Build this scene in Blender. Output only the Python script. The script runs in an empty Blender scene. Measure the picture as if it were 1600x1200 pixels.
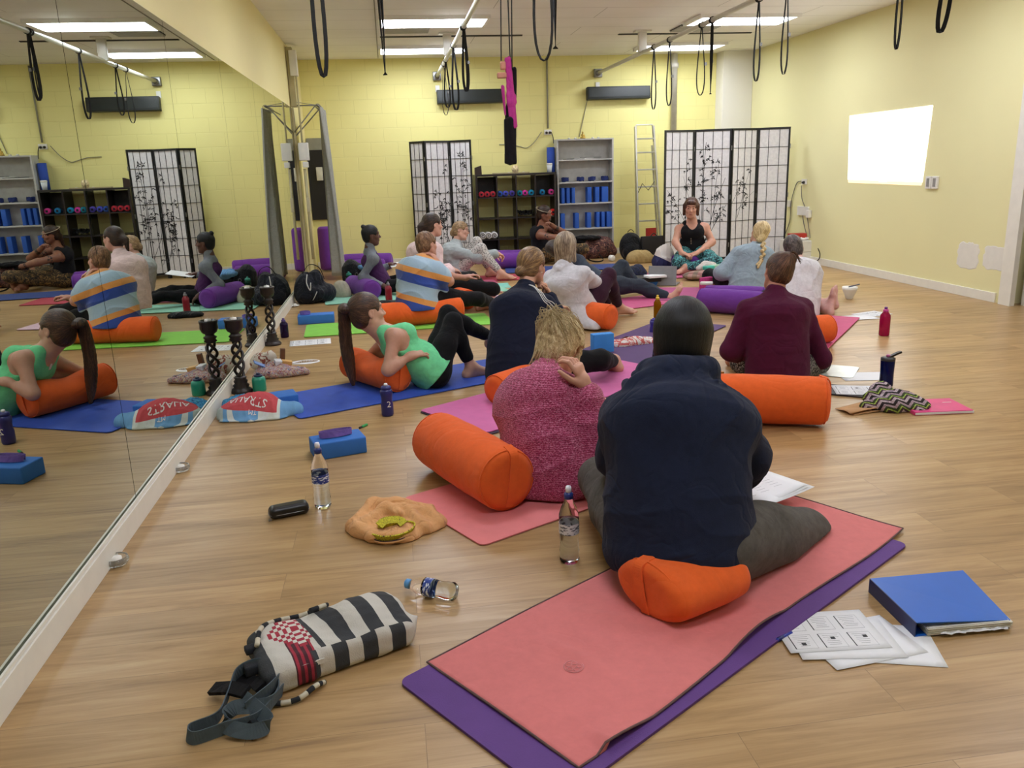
import bpy, bmesh, math, random
import numpy as np
from mathutils import Vector, Matrix, Euler
random.seed(7); rng = np.random.default_rng(7)
sc = bpy.context.scene
COL = sc.collection
PI = math.pi
# ------------------------------------------------------------------ camera
FPX = 1280.0; CAMH = 1.38
RW = np.array([[0.9885505734025982, -0.06935267530218162, 0.13400735149171603],
               [-0.14720532983602314, -0.24820177542941252, 0.9574583382798204],
               [-0.033141434689249516, -0.9662225856924054, -0.25556909086315693]])  # world <- camera (x right, y down, z forward)
cam = bpy.data.cameras.new('camera'); camo = bpy.data.objects.new('camera', cam); COL.objects.link(camo)
cam.sensor_fit = 'HORIZONTAL'; cam.sensor_width = 36.0; cam.lens = 36.0 * FPX / 1600.0
cam.clip_start = 0.05; cam.clip_end = 60
_m = Matrix([[RW[i][0], -RW[i][1], -RW[i][2], (0, 0, CAMH)[i]] for i in range(3)] + [[0, 0, 0, 1]])
camo.matrix_world = _m
sc.camera = camo
sc.view_settings.view_transform = 'Standard'; sc.view_settings.look = 'None'
sc.view_settings.gamma = 1.0; sc.view_settings.use_curve_mapping = False
sc.view_settings.exposure = 1.2
LAMP = 9.0      # strength of the fluorescent diffusers
# ------------------------------------------------------------------ world
w = bpy.data.worlds.new('world'); sc.world = w; w.use_nodes = True
w.node_tree.nodes['Background'].inputs[0].default_value = (0.8, 0.85, 1.0, 1)
w.node_tree.nodes['Background'].inputs[1].default_value = 0.15
# room: the mirror wall is x = XL, the projection wall x = XR, the back wall y = D
XL, XR, D, ZC, ZB, YN = -1.133, 5.582, 12.753, 2.957, 2.2, -2.2
def ray(u, v):
    d = RW @ np.array([u - 800.0, v - 600.0, FPX]); return d
def fl(u, v, z=0.0):                       # point of the level z seen at u, v
    d = ray(u, v); t = (z - CAMH) / d[2]; return Vector((d[0]*t, d[1]*t, z))
def J(u, v, y):                            # point at depth y seen at u, v
    d = ray(u, v); t = y / d[1]; return Vector((d[0]*t, y, CAMH + d[2]*t))
def JX(u, v, x):
    d = ray(u, v); t = x / d[0]; return Vector((x, d[1]*t, CAMH + d[2]*t))
V = Vector
# ------------------------------------------------------------------ materials
MATS = {}
def srgb(c):
    if isinstance(c, str):
        c = c.lstrip('#'); c = [int(c[i:i+2], 16)/255 for i in (0, 2, 4)]
    return tuple((x/12.92 if x <= 0.04045 else ((x+0.055)/1.055)**2.4) for x in c) + (1.0,)
class NT:
    def __init__(s, name):
        s.m = bpy.data.materials.new(name); s.m.use_nodes = True; s.t = s.m.node_tree
        s.b = s.t.nodes['Principled BSDF']; s.out = s.t.nodes['Material Output']
    def n(s, typ, **kw):
        nd = s.t.nodes.new(typ)
        for k, v in kw.items():
            if k.startswith('i_'):
                key = k[2:]; key = int(key) if key.isdigit() else key.replace('_', ' ')
                nd.inputs[key].default_value = v
            else: setattr(nd, k, v)
        return nd
    def l(s, a, b): s.t.links.new(a, b)
    def coord(s, scale=(1, 1, 1), rot=(0, 0, 0), which='Object', attr=None):
        if attr: tc = s.n('ShaderNodeAttribute', attribute_name=attr); o = tc.outputs['Vector']
        else: tc = s.n('ShaderNodeTexCoord'); o = tc.outputs[which]
        mp = s.n('ShaderNodeMapping'); mp.inputs['Scale'].default_value = scale; mp.inputs['Rotation'].default_value = rot
        s.l(o, mp.inputs[0]); return mp.outputs[0]
    def noise(s, vec, scale=5, detail=3, rough=.5, dist=0):
        nd = s.n('ShaderNodeTexNoise'); s.l(vec, nd.inputs['Vector'])
        nd.inputs['Scale'].default_value = scale; nd.inputs['Detail'].default_value = detail
        nd.inputs['Roughness'].default_value = rough; nd.inputs['Distortion'].default_value = dist
        return nd.outputs['Fac']
    def ramp(s, fac, stops, interp='LINEAR'):
        r = s.n('ShaderNodeValToRGB'); r.color_ramp.interpolation = interp
        e = r.color_ramp.elements
        while len(e) < len(stops): e.new(0.5)
        for k, (p, c) in enumerate(stops): e[k].position = p; e[k].color = srgb(c) if not (isinstance(c, tuple) and len(c) == 4) else c
        s.l(fac, r.inputs[0]); return r.outputs[0]
    def mix(s, fac, a, b, mode='MIX'):
        nd = s.n('ShaderNodeMix', data_type='RGBA', blend_type=mode)
        for sock, val in ((nd.inputs[0], fac), (nd.inputs[6], a), (nd.inputs[7], b)):
            if hasattr(val, 'is_output') or hasattr(val, 'links'): s.l(val, sock)
            elif isinstance(val, (int, float)): sock.default_value = val
            else: sock.default_value = srgb(val) if (isinstance(val, str) or len(val) == 3) else val
        return nd.outputs[2]
    def math(s, op, a, b=None, c=None):
        nd = s.n('ShaderNodeMath', operation=op)
        for k, val in enumerate((a, b, c)):
            if val is None: continue
            if hasattr(val, 'links'): s.l(val, nd.inputs[k])
            else: nd.inputs[k].default_value = val
        return nd.outputs[0]
    def sep(s, vec):
        nd = s.n('ShaderNodeSeparateXYZ'); s.l(vec, nd.inputs[0]); return nd.outputs
    def bump(s, h, strength=.3, dist=.01):
        nd = s.n('ShaderNodeBump'); nd.inputs['Strength'].default_value = strength; nd.inputs['Distance'].default_value = dist
        s.l(h, nd.inputs['Height']); s.l(nd.outputs[0], s.b.inputs['Normal'])
    def base(s, col): 
        if hasattr(col, 'links'): s.l(col, s.b.inputs['Base Color'])
        else: s.b.inputs['Base Color'].default_value = srgb(col)
    def set(s, **kw):
        for k, v in kw.items(): s.b.inputs[k.replace('_', ' ')].default_value = v
def plain(name, col, rough=.5, metal=0, var=.08, nscale=12, bump=0, bscale=60, spec=None, **kw):
    """a plain coloured surface with slight colour wear and fine relief"""
    if name in MATS: return MATS[name]
    t = NT(name); c = t.coord()
    lo = tuple(max(0, x*(1-var)) for x in srgb(col)[:3]) + (1,); hi = tuple(min(1, x*(1+var)) for x in srgb(col)[:3]) + (1,)
    t.base(t.ramp(t.noise(c, nscale, 3), [(.3, lo), (.7, hi)]))
    t.set(Roughness=rough, Metallic=metal)
    if spec is not None: t.b.inputs['Specular IOR Level'].default_value = spec
    if bump: t.bump(t.noise(c, bscale, 4, .6), bump, .004)
    for k, v in kw.items(): t.b.inputs[k.replace('_', ' ')].default_value = v
    MATS[name] = t.m; return t.m
def fabric(name, col, var=.12, weave=420, bump=.25, rough=.92, sheen=.04, fold=14):
    if name in MATS: return MATS[name]
    t = NT(name); c = t.coord()
    lo = tuple(max(0, x*(1-var)) for x in srgb(col)[:3]) + (1,); hi = tuple(min(1, x*(1+var)) for x in srgb(col)[:3]) + (1,)
    t.base(t.ramp(t.noise(c, 25, 5, .7), [(.3, lo), (.7, hi)]))
    rg = t.math('ABSOLUTE', t.math('SUBTRACT', t.noise(c, fold*.42, 2, .5, .9), .5)); rg = t.math('MINIMUM', rg, .07)
    h = t.math('ADD', t.math('MULTIPLY', t.noise(c, weave, 2), .8), t.math('ADD', t.math('MULTIPLY', t.noise(c, fold, 4, .6, .6), 2.2), t.math('MULTIPLY', rg, 26.0)))
    t.bump(h, bump, .006); t.set(Roughness=rough)
    t.b.inputs['Sheen Weight'].default_value = min(sheen, .1); t.b.inputs['Specular IOR Level'].default_value = .2
    MATS[name] = t.m; return t.m
def emis(name, col, s):
    if name in MATS: return MATS[name]
    t = NT(name); e = t.n('ShaderNodeEmission'); e.inputs[0].default_value = srgb(col); e.inputs[1].default_value = s
    t.l(e.outputs[0], t.out.inputs[0]); MATS[name] = t.m; return t.m
def glassy(name, col=(1, 1, 1), rough=.03, tr=.95, ior=1.3, alpha=1.0):
    if name in MATS: return MATS[name]
    t = NT(name); t.base(tuple(col)); t.set(Roughness=rough, IOR=ior, Alpha=alpha); t.b.inputs['Transmission Weight'].default_value = tr
    MATS[name] = t.m; return t.m
# ------------------------------------------------------------------ object helpers
def link(name, me, mat=None, parent=None, loc=None, rot=None):
    o = bpy.data.objects.new(name, me); COL.objects.link(o)
    if mat is not None and me is not None:
        for m in (mat if isinstance(mat, (list, tuple)) else [mat]): me.materials.append(m)
    if parent is not None: o.parent = parent
    if loc is not None: o.location = loc
    if rot is not None: o.rotation_euler = rot
    return o
def tag(o, label, cat, group=None, kind=None):
    o['label'] = label; o['category'] = cat
    if group: o['group'] = group
    if kind: o['kind'] = kind
    return o
def empty(name, loc, label, cat, group=None, rz=0, rot=None):
    o = bpy.data.objects.new(name, None); COL.objects.link(o); o.location = loc
    o.rotation_euler = rot if rot else (0, 0, rz); o.empty_display_size = .05
    return tag(o, label, cat, group)
def children(o): return [c for c in bpy.data.objects if c.parent == o]
def copy_tree(o, parent=None):
    c = o.copy(); COL.objects.link(c); c.parent = parent
    for ch in children(o): copy_tree(ch, c)
    return c
class MB:
    """collects shapes into one mesh"""
    def __init__(s): s.v = []; s.f = []; s.mi = []; s.uv = []; s.cur = 0; s.sm = []; s.smooth = False
    def add(s, vs, fs, mi=None, smooth=None, M=None):
        b = len(s.v)
        for p in vs: s.v.append(tuple(M @ V(p)) if M else tuple(p))
        for f in fs: s.f.append([b+i for i in f]); s.mi.append(s.cur if mi is None else mi); s.sm.append(s.smooth if smooth is None else smooth)
        return s
    def box(s, c, d, M=None, mi=None, bev=0):
        x, y, z = c; a, b, h = d[0]/2, d[1]/2, d[2]/2
        if bev <= 0:
            vs = [(x+i*a, y+j*b, z+k*h) for i in (-1, 1) for j in (-1, 1) for k in (-1, 1)]
            fs = [(0, 1, 3, 2), (4, 6, 7, 5), (0, 4, 5, 1), (2, 3, 7, 6), (0, 2, 6, 4), (1, 5, 7, 3)]
            return s.add(vs, fs, mi, False, M)
        bm = bmesh.new(); bmesh.ops.create_cube(bm, size=1)
        for q in bm.verts: q.co = V((q.co.x*d[0], q.co.y*d[1], q.co.z*d[2]))
        bmesh.ops.bevel(bm, geom=bm.edges[:], offset=bev, segments=2, profile=.6, affect='EDGES')
        bm.verts.index_update()
        vs = [(q.co.x+x, q.co.y+y, q.co.z+z) for q in bm.verts]; fs = [[q.index for q in f.verts] for f in bm.faces]
        bm.free(); return s.add(vs, fs, mi, bev > .004, M)
    def prism(s, pts, z0, z1, M=None, mi=None, smooth=False):
        n = len(pts); vs = [(p[0], p[1], z0) for p in pts] + [(p[0], p[1], z1) for p in pts]
        fs = [list(range(n))[::-1], list(range(n, 2*n))] + [(i, (i+1) % n, n+(i+1) % n, n+i) for i in range(n)]
        return s.add(vs, fs, mi, smooth, M)
    def lathe(s, prof, n=24, M=None, mi=None, cap=True, c=(0, 0, 0)):
        vs = []; fs = []
        for r, z in prof:
            for k in range(n): a = 2*PI*k/n; vs.append((c[0]+r*math.cos(a), c[1]+r*math.sin(a), c[2]+z))
        for i in range(len(prof)-1):
            for k in range(n): k2 = (k+1) % n; fs.append((i*n+k, i*n+k2, (i+1)*n+k2, (i+1)*n+k))
        if cap: fs.append(list(range(n))[::-1]); fs.append([(len(prof)-1)*n+k for k in range(n)])
        return s.add(vs, fs, mi, True, M)
    def tube(s, pts, r, n=8, M=None, mi=None, closed=False, cap=True, rs=None):
        pts = [V(p) for p in pts]; N = len(pts); vs = []; fs = []
        up = None
        for i, p in enumerate(pts):
            a = pts[(i-1) % N] if (closed or i > 0) else p; b = pts[(i+1) % N] if (closed or i < N-1) else p
            t = (b-a)
            if t.length < 1e-9: t = V((0, 0, 1))
            t.normalize()
            if up is None: up = V((0, 0, 1)) if abs(t.z) < .9 else V((1, 0, 0))
            x = t.cross(up)
            if x.length < 1e-6: x = t.orthogonal()
            x.normalize(); y = x.cross(t).normalized(); up = y
            rr = rs[i] if rs else r
            for k in range(n): q = 2*PI*k/n; vs.append(p + x*(rr*math.cos(q)) + y*(rr*math.sin(q)))
        for i in range(N if closed else N-1):
            j = (i+1) % N
            for k in range(n): k2 = (k+1) % n; fs.append((i*n+k, j*n+k, j*n+k2, i*n+k2))
        if cap and not closed: fs.append(list(range(n))); fs.append([(N-1)*n+k for k in range(n)][::-1])
        return s.add(vs, fs, mi, True, M)
    def ribbon(s, pts, w, th, side=(1, 0, 0), closed=False, M=None, mi=None, sides=None):
        """flat strap of width w, thickness th along pts; side = width direction"""
        pts = [V(p) for p in pts]; N = len(pts); vs = []; fs = []
        for i, p in enumerate(pts):
            a = pts[(i-1) % N] if (closed or i > 0) else p; b = pts[(i+1) % N] if (closed or i < N-1) else p
            t = (b-a).normalized(); sd = V(sides[i]) if sides else V(side)
            sd = (sd - t*sd.dot(t)).normalized(); nn = t.cross(sd)
            for (i1, j1) in ((-1, -1), (1, -1), (1, 1), (-1, 1)): vs.append(p + sd*(i1*w/2) + nn*(j1*th/2))
        for i in range(N if closed else N-1):
            j = (i+1) % N
            for k in range(4): k2 = (k+1) % 4; fs.append((i*4+k, i*4+k2, j*4+k2, j*4+k))
        if not closed: fs.append((0, 3, 2, 1)); fs.append(((N-1)*4, (N-1)*4+1, (N-1)*4+2, (N-1)*4+3))
        return s.add(vs, fs, mi, False, M)
    def sheet(s, fn, nu, nv, th, mi=None, smooth=True, M=None, uvattr=False):
        """closed sheet: fn(u,v)->point, thickness th downward along the normal"""
        top = [[V(fn(i/nu, j/nv)) for j in range(nv+1)] for i in range(nu+1)]
        vs = []; fs = []
        def nrm(i, j):
            a = top[min(i+1, nu)][j]-top[max(i-1, 0)][j]; b = top[i][min(j+1, nv)]-top[i][max(j-1, 0)]
            n = a.cross(b); return n.normalized() if n.length > 1e-12 else V((0, 0, 1))
        for L in (0, 1):
            for i in range(nu+1):
                for j in range(nv+1): vs.append(top[i][j] - nrm(i, j)*th*L)
        W = nv+1; o = (nu+1)*W
        for i in range(nu):
            for j in range(nv):
                a = i*W+j; fs.append((a, a+W, a+W+1, a+1)); fs.append((o+a, o+a+1, o+a+W+1, o+a+W))
        for i in range(nu):
            a = i*W; fs.append((a, o+a, o+a+W, a+W)); a = i*W+nv; fs.append((a, a+W, o+a+W, o+a))
        for j in range(nv):
            a = j; fs.append((a, a+1, o+a+1, o+a)); a = nu*W+j; fs.append((a, o+a, o+a+1, a+1))
        return s.add(vs, fs, mi, smooth, M)
    def text(s, txt, size, M, th=.0008, mi=None, align='CENTER'):
        cu = bpy.data.curves.new('t', 'FONT'); cu.body = txt; cu.size = size; cu.extrude = th; cu.align_x = align; cu.align_y = 'CENTER'; cu.resolution_u = 2
        ob = bpy.data.objects.new('t', cu); COL.objects.link(ob)
        dg = bpy.context.evaluated_depsgraph_get(); me = bpy.data.meshes.new_from_object(ob.evaluated_get(dg))
        s.add([tuple(q.co) for q in me.vertices], [list(f.vertices) for f in me.polygons], mi, False, M)
        bpy.data.objects.remove(ob); bpy.data.curves.remove(cu); bpy.data.meshes.remove(me); return s
    def obj(s, name, mat, parent=None, loc=None, rot=None):
        me = bpy.data.meshes.new(name)
        me.from_pydata(s.v, [], s.f)
        me.polygons.foreach_set('material_index', s.mi); me.polygons.foreach_set('use_smooth', s.sm)
        me.update()
        bm = bmesh.new(); bm.from_mesh(me); bmesh.ops.recalc_face_normals(bm, faces=bm.faces); bm.to_mesh(me); bm.free()
        return link(name, me, mat, parent, loc, rot)
def rotz(a): return Matrix.Rotation(a, 4, 'Z')
def TR(loc=(0, 0, 0), rx=0, ry=0, rz=0): return Matrix.Translation(V(loc)) @ Euler((rx, ry, rz)).to_matrix().to_4x4()
def frame(o, x, y, z=None):
    """matrix with origin o and axes x, y, z"""
    x = V(x).normalized(); y = V(y); y = (y - x*y.dot(x)).normalized(); z = x.cross(y)
    return Matrix(((x.x, y.x, z.x, o[0]), (x.y, y.y, z.y, o[1]), (x.z, y.z, z.z, o[2]), (0, 0, 0, 1)))
# ------------------------------------------------------------------ implicit surfaces
def npv(p): return np.array([p[0], p[1], p[2]], dtype=np.float64)
class S:
    """a soft solid: primitives blended smoothly, meshed with surface nets"""
    def __init__(s): s.p = []; s.post = []
    def prim(s, fn, lo, hi, k=.02, mode='u'): s.p.append((fn, np.minimum(lo, hi), np.maximum(lo, hi), k, mode)); return s
    def rc(s, a, b, ra, rb=None, k=.02, mode='u'):
        a = npv(a); b = npv(b); rb = ra if rb is None else rb; ba = b-a; L2 = max(ba@ba, 1e-12); R = max(ra, rb)
        def fn(X, Y, Z):
            px, py, pz = X-a[0], Y-a[1], Z-a[2]
            t = np.clip((px*ba[0]+py*ba[1]+pz*ba[2])/L2, 0, 1)
            return np.sqrt((px-t*ba[0])**2+(py-t*ba[1])**2+(pz-t*ba[2])**2) - (ra+(rb-ra)*t)
        return s.prim(fn, np.minimum(a, b)-R, np.maximum(a, b)+R, k, mode)
    def chain(s, pts, rs, k=.02, mode='u'):
        for i in range(len(pts)-1): s.rc(pts[i], pts[i+1], rs[i], rs[i+1], k, mode)
        return s
    def el(s, c, r, R=None, k=.02, mode='u'):
        """ellipsoid, R = 3 axis vectors (rows) or None"""
        c = npv(c); r = np.array(r, float); Rm = np.eye(3) if R is None else np.array([npv(q) for q in R])
        h = np.sqrt(((Rm.T*r)**2).sum(1))
        def fn(X, Y, Z):
            px, py, pz = X-c[0], Y-c[1], Z-c[2]
            q = [Rm[i][0]*px+Rm[i][1]*py+Rm[i][2]*pz for i in range(3)]
            k0 = np.sqrt((q[0]/r[0])**2+(q[1]/r[1])**2+(q[2]/r[2])**2)
            k1 = np.sqrt((q[0]/r[0]**2)**2+(q[1]/r[1]**2)**2+(q[2]/r[2]**2)**2)
            return k0*(k0-1)/np.maximum(k1, 1e-6)
        return s.prim(fn, c-h, c+h, k, mode)
    def ec(s, a, b, side, wa, wb, da, db, k=.03, mode='u', mid=None):
        """tapered body segment with elliptic section: half widths wa->wb along side, half depths da->db"""
        a = npv(a); b = npv(b); ba = b-a; L = np.linalg.norm(ba); z = ba/L
        x = npv(side); x = x-z*(x@z); x /= np.linalg.norm(x); y = np.cross(z, x); R = max(wa, wb, da, db)
        def fn(X, Y, Z):
            px, py, pz = X-a[0], Y-a[1], Z-a[2]
            u = px*x[0]+py*x[1]+pz*x[2]; v = px*y[0]+py*y[1]+pz*y[2]; h = px*z[0]+py*z[1]+pz*z[2]
            t = np.clip(h/L, 0, 1); w_ = wa+(wb-wa)*t; d_ = da+(db-da)*t
            if mid: w_ = w_ + mid*np.sin(t*PI)
            e = (h-t*L); m = np.minimum(w_, d_)*.75
            q = np.sqrt((u/w_)**2+(v/d_)**2+(e/m)**2)
            g = np.sqrt((u/w_**2)**2+(v/d_**2)**2+(e/m**2)**2)
            return q*(q-1)/np.maximum(g, 1e-6)
        return s.prim(fn, np.minimum(a, b)-R, np.maximum(a, b)+R, k, mode)
    def bx(s, c, hs, R=None, rd=.01, k=.01, mode='u'):
        c = npv(c); hs = np.array(hs, float)-rd; Rm = np.eye(3) if R is None else np.array([npv(q) for q in R])
        h = np.abs(Rm.T*(hs+rd)).sum(1)
        def fn(X, Y, Z):
            px, py, pz = X-c[0], Y-c[1], Z-c[2]
            q = [np.abs(Rm[i][0]*px+Rm[i][1]*py+Rm[i][2]*pz)-hs[i] for i in range(3)]
            o = np.sqrt(sum(np.maximum(a_, 0)**2 for a_ in q)); return o+np.minimum(np.maximum(np.maximum(q[0], q[1]), q[2]), 0)-rd
        return s.prim(fn, c-h, c+h, k, mode)
    def cut(s, p, n):
        """remove everything on the side n points to"""
        p = npv(p); n = npv(n); n = n/np.linalg.norm(n)
        s.post.append(lambda X, Y, Z, Dg: np.maximum(Dg, (X-p[0])*n[0]+(Y-p[1])*n[1]+(Z-p[2])*n[2])); return s
    def disp(s, fn): s.post.append(lambda X, Y, Z, Dg: Dg+fn(X, Y, Z)); return s
    def mesh(s, h=.006):
        lo = np.min([q[1] for q in s.p if q[4] == 'u'], axis=0)-4*h-.01; hi = np.max([q[2] for q in s.p if q[4] == 'u'], axis=0)+4*h+.01
        n = np.ceil((hi-lo)/h).astype(int)+1
        ax = [(lo[i]+h*np.arange(n[i])).astype(np.float32) for i in range(3)]
        G = np.full(tuple(n), .06, np.float32)
        for fn, a, b, k, mode in s.p:
            m = k+3*h+.012
            i0 = np.maximum(0, np.floor((a-m-lo)/h).astype(int)); i1 = np.minimum(n, np.ceil((b+m-lo)/h).astype(int)+1)
            if (i1 <= i0).any(): continue
            sl = tuple(slice(i0[q], i1[q]) for q in range(3))
            X = ax[0][sl[0]][:, None, None]; Y = ax[1][sl[1]][None, :, None]; Z = ax[2][sl[2]][None, None, :]
            d = fn(X, Y, Z).astype(np.float32); g = G[sl]
            if mode == 'u':
                hh = np.maximum(k-np.abs(g-d), 0)/k; G[sl] = np.minimum(g, d)-hh*hh*k*.25
            else:
                d = -d; hh = np.maximum(k-np.abs(g-d), 0)/k; G[sl] = np.maximum(g, d)+hh*hh*k*.25
        X = ax[0][:, None, None]; Y = ax[1][None, :, None]; Z = ax[2][None, None, :]
        for f in s.post: G = f(X, Y, Z, G).astype(np.float32)
        ins = G < 0
        c = np.zeros(tuple(n-1), np.int8)
        for i in (0, 1):
            for j in (0, 1):
                for k in (0, 1): c += ins[i:n[0]-1+i, j:n[1]-1+j, k:n[2]-1+k]
        act = (c > 0) & (c < 8)
        ci = np.argwhere(act); idx = np.full(act.shape, -1, np.int64); idx[act] = np.arange(len(ci))
        acc = np.zeros((len(ci), 3)); cnt = np.zeros(len(ci))
        cr = [(i, j, k) for i in (0, 1) for j in (0, 1) for k in (0, 1)]
        vals = {q: G[ci[:, 0]+q[0], ci[:, 1]+q[1], ci[:, 2]+q[2]].astype(np.float64) for q in cr}
        for q in cr:
            for a_ in range(3):
                if q[a_] == 0:
                    r = list(q); r[a_] = 1; va = vals[q]; vb = vals[tuple(r)]
                    m = (va < 0) != (vb < 0); t = np.where(m, va/np.where(m, va-vb, 1), 0)
                    pt = np.array(q, float)[None, :]*np.ones((len(ci), 1)); pt[:, a_] = t
                    acc += pt*m[:, None]; cnt += m
        vs = lo + h*(ci + acc/cnt[:, None])
        fs = []
        for a_ in range(3):
            b_, c_ = (a_+1) % 3, (a_+2) % 3
            s0 = [slice(1, n[q]-1) for q in range(3)]; s0[a_] = slice(0, n[a_]-1)
            s1 = list(s0); s1[a_] = slice(1, n[a_])
            A = ins[tuple(s0)]; B = ins[tuple(s1)]
            e = np.argwhere(A != B)
            if not len(e): continue
            off = np.array([1, 1, 1]); off[a_] = 0
            e = e+off; flip = B[tuple((e-off).T)]
            def at(db, dc):
                q = e.copy(); q[:, b_] -= db; q[:, c_] -= dc; return idx[q[:, 0], q[:, 1], q[:, 2]]
            quad = np.stack([at(1, 1), at(0, 1), at(0, 0), at(1, 0)], 1)
            quad[flip] = quad[flip][:, ::-1]; fs.append(quad)
        fs = np.concatenate(fs); fs = fs[(fs >= 0).all(1)]
        return vs, fs
    def obj(s, name, mat, base=(0, 0, 0), parent=None, h=.006, attrs=None, smooth=1):
        vs, fs = s.mesh(h)
        for _ in range(smooth):        # one light Laplacian pass to calm the grid
            e = np.concatenate([fs[:, [0, 1]], fs[:, [1, 2]], fs[:, [2, 3]], fs[:, [3, 0]]])
            sm = np.zeros_like(vs); ct = np.zeros(len(vs))
            for q in range(3): sm[:, q] = np.bincount(e[:, 0], vs[e[:, 1], q], len(vs)) + np.bincount(e[:, 1], vs[e[:, 0], q], len(vs))
            ct = np.bincount(e[:, 0], minlength=len(vs)) + np.bincount(e[:, 1], minlength=len(vs))
            vs = vs*.5 + .5*sm/np.maximum(ct, 1)[:, None]
        return npmesh(name, vs, fs, mat, base, parent, attrs)
def npmesh(name, vs, fs, mat, base=(0, 0, 0), parent=None, attrs=None):
    b = npv(base); me = bpy.data.meshes.new(name); n = len(vs); m = len(fs)
    me.vertices.add(n); me.vertices.foreach_set('co', (vs-b).astype(np.float32).ravel())
    me.loops.add(m*4); me.loops.foreach_set('vertex_index', fs.astype(np.int32).ravel())
    me.polygons.add(m); me.polygons.foreach_set('loop_start', np.arange(0, m*4, 4, dtype=np.int32))
    me.polygons.foreach_set('use_smooth', np.ones(m, bool))
    me.update(calc_edges=True); me.validate()
    for k, f in (attrs or {}).items():
        a = f(vs); at = me.attributes.new(k, 'FLOAT_VECTOR' if a.shape[1] == 3 else 'FLOAT_COLOR', 'POINT')
        at.data.foreach_set('vector' if a.shape[1] == 3 else 'color', a.astype(np.float32).ravel())
    return link(name, me, mat, parent, loc=V(base) if parent is None else None)
def wav(X, Y, Z, f, ph=0):
    """cheap smooth folds field in about -1..1"""
    return (np.sin(X*f*1.3+Y*f*.7+2*np.sin(Z*f*.6+ph)+ph)*.5+np.sin(Y*f*1.1-Z*f*.9+1.7*np.sin(X*f*.8+ph*2))*.35+np.sin(Z*f*1.7+X*f*.5+ph*3)*.15)
# ================================================================== the room
def struct(name, mb, mat, loc=None):
    o = mb.obj(name, mat, loc=loc); o['kind'] = 'structure'; return o
# floor: vinyl planks running along x
t = NT('floor_planks'); c = t.coord(which='Object')
br = t.n('ShaderNodeTexBrick', offset=.37, offset_frequency=2, squash=1.0)
br.inputs['Scale'].default_value = 1.0; br.inputs['Brick Width'].default_value = 1.22; br.inputs['Row Height'].default_value = .184
br.inputs['Mortar Size'].default_value = .0010; br.inputs['Mortar Smooth'].default_value = .2; br.inputs['Bias'].default_value = 0
br.inputs['Color1'].default_value = (0, 0, 0, 1); br.inputs['Color2'].default_value = (1, 1, 1, 1); br.inputs['Mortar'].default_value = (.5, .5, .5, 1)
t.l(c, br.inputs['Vector'])
rnd = br.outputs['Color']
# grain: stretched noise shifted per plank
cmb = t.n('ShaderNodeVectorMath', operation='SCALE'); cmb.inputs['Scale'].default_value = 13.7
t.l(rnd, cmb.inputs[0])
add = t.n('ShaderNodeVectorMath', operation='ADD'); t.l(c, add.inputs[0]); t.l(cmb.outputs[0], add.inputs[1])
mp = t.n('ShaderNodeMapping'); mp.inputs['Scale'].default_value = (1.1, 13, 1); t.l(add.outputs[0], mp.inputs[0])
g1 = t.noise(mp.outputs[0], 1.0, 7, .66, 1.6)
mp2 = t.n('ShaderNodeMapping'); mp2.inputs['Scale'].default_value = (5, 150, 1); t.l(add.outputs[0], mp2.inputs[0])
g2 = t.noise(mp2.outputs[0], 1.0, 3, .6)
mp3 = t.n('ShaderNodeMapping'); mp3.inputs['Scale'].default_value = (.9, 3.2, 1); t.l(add.outputs[0], mp3.inputs[0])
g3 = t.noise(mp3.outputs[0], 1.6, 2, .5)
f = t.math('ADD', t.math('MULTIPLY', g1, .6), t.math('ADD', t.math('MULTIPLY', g2, .16), t.math('MULTIPLY', g3, .3)))
col = t.ramp(f, [(.34, '#846542'), (.45, '#a58356'), (.55, '#b69363'), (.70, '#c7a676')])
tone = t.ramp(rnd, [(0, '#ececec'), (1, '#ffffff')])
col = t.mix(1.0, col, tone, 'MULTIPLY')
col = t.mix(t.math('MULTIPLY', br.outputs['Fac'], .55), col, '#6a5038')
t.base(col); t.set(Roughness=.36); t.b.inputs['Specular IOR Level'].default_value = .45
rr = t.ramp(g1, [(.3, (.40,)*3+(1,)), (.7, (.30,)*3+(1,))]); t.l(rr, t.b.inputs['Roughness'])
bh = t.math('SUBTRACT', t.math('MULTIPLY', g2, .25), br.outputs['Fac']); t.bump(bh, .12, .002)
M_FLOOR = t.m
# painted concrete blocks (used with x,z of the object)
def blocks(name, col, swap):
    t = NT(name); tc = t.coord(rot=(0, 0, 0))
    x, y, z = t.sep(tc); cb = t.n('ShaderNodeCombineXYZ'); t.l(y if swap else x, cb.inputs[0]); t.l(z, cb.inputs[1])
    br = t.n('ShaderNodeTexBrick', offset=.5); br.inputs['Scale'].default_value = 1
    br.inputs['Brick Width'].default_value = .4; br.inputs['Row Height'].default_value = .2
    br.inputs['Mortar Size'].default_value = .006; br.inputs['Mortar Smooth'].default_value = .8
    t.l(cb.outputs[0], br.inputs['Vector'])
    n1 = t.noise(tc, 1.4, 3)
    c0 = t.ramp(n1, [(.3, tuple(k*.965 for k in srgb(col)[:3])+(1,)), (.7, srgb(col))])
    c0 = t.mix(t.math('MULTIPLY', br.outputs['Fac'], .10), c0, '#8f8a58')
    t.base(c0); t.set(Roughness=.6); t.b.inputs['Specular IOR Level'].default_value = .35
    h = t.math('SUBTRACT', t.math('MULTIPLY', t.noise(tc, 90, 4, .6), .12), t.math('MULTIPLY', br.outputs['Fac'], 1.0))
    t.bump(h, .38, .005); return t.m
YEL = '#efe79c'
M_BLOCK = blocks('painted_blocks', YEL, False)
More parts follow.
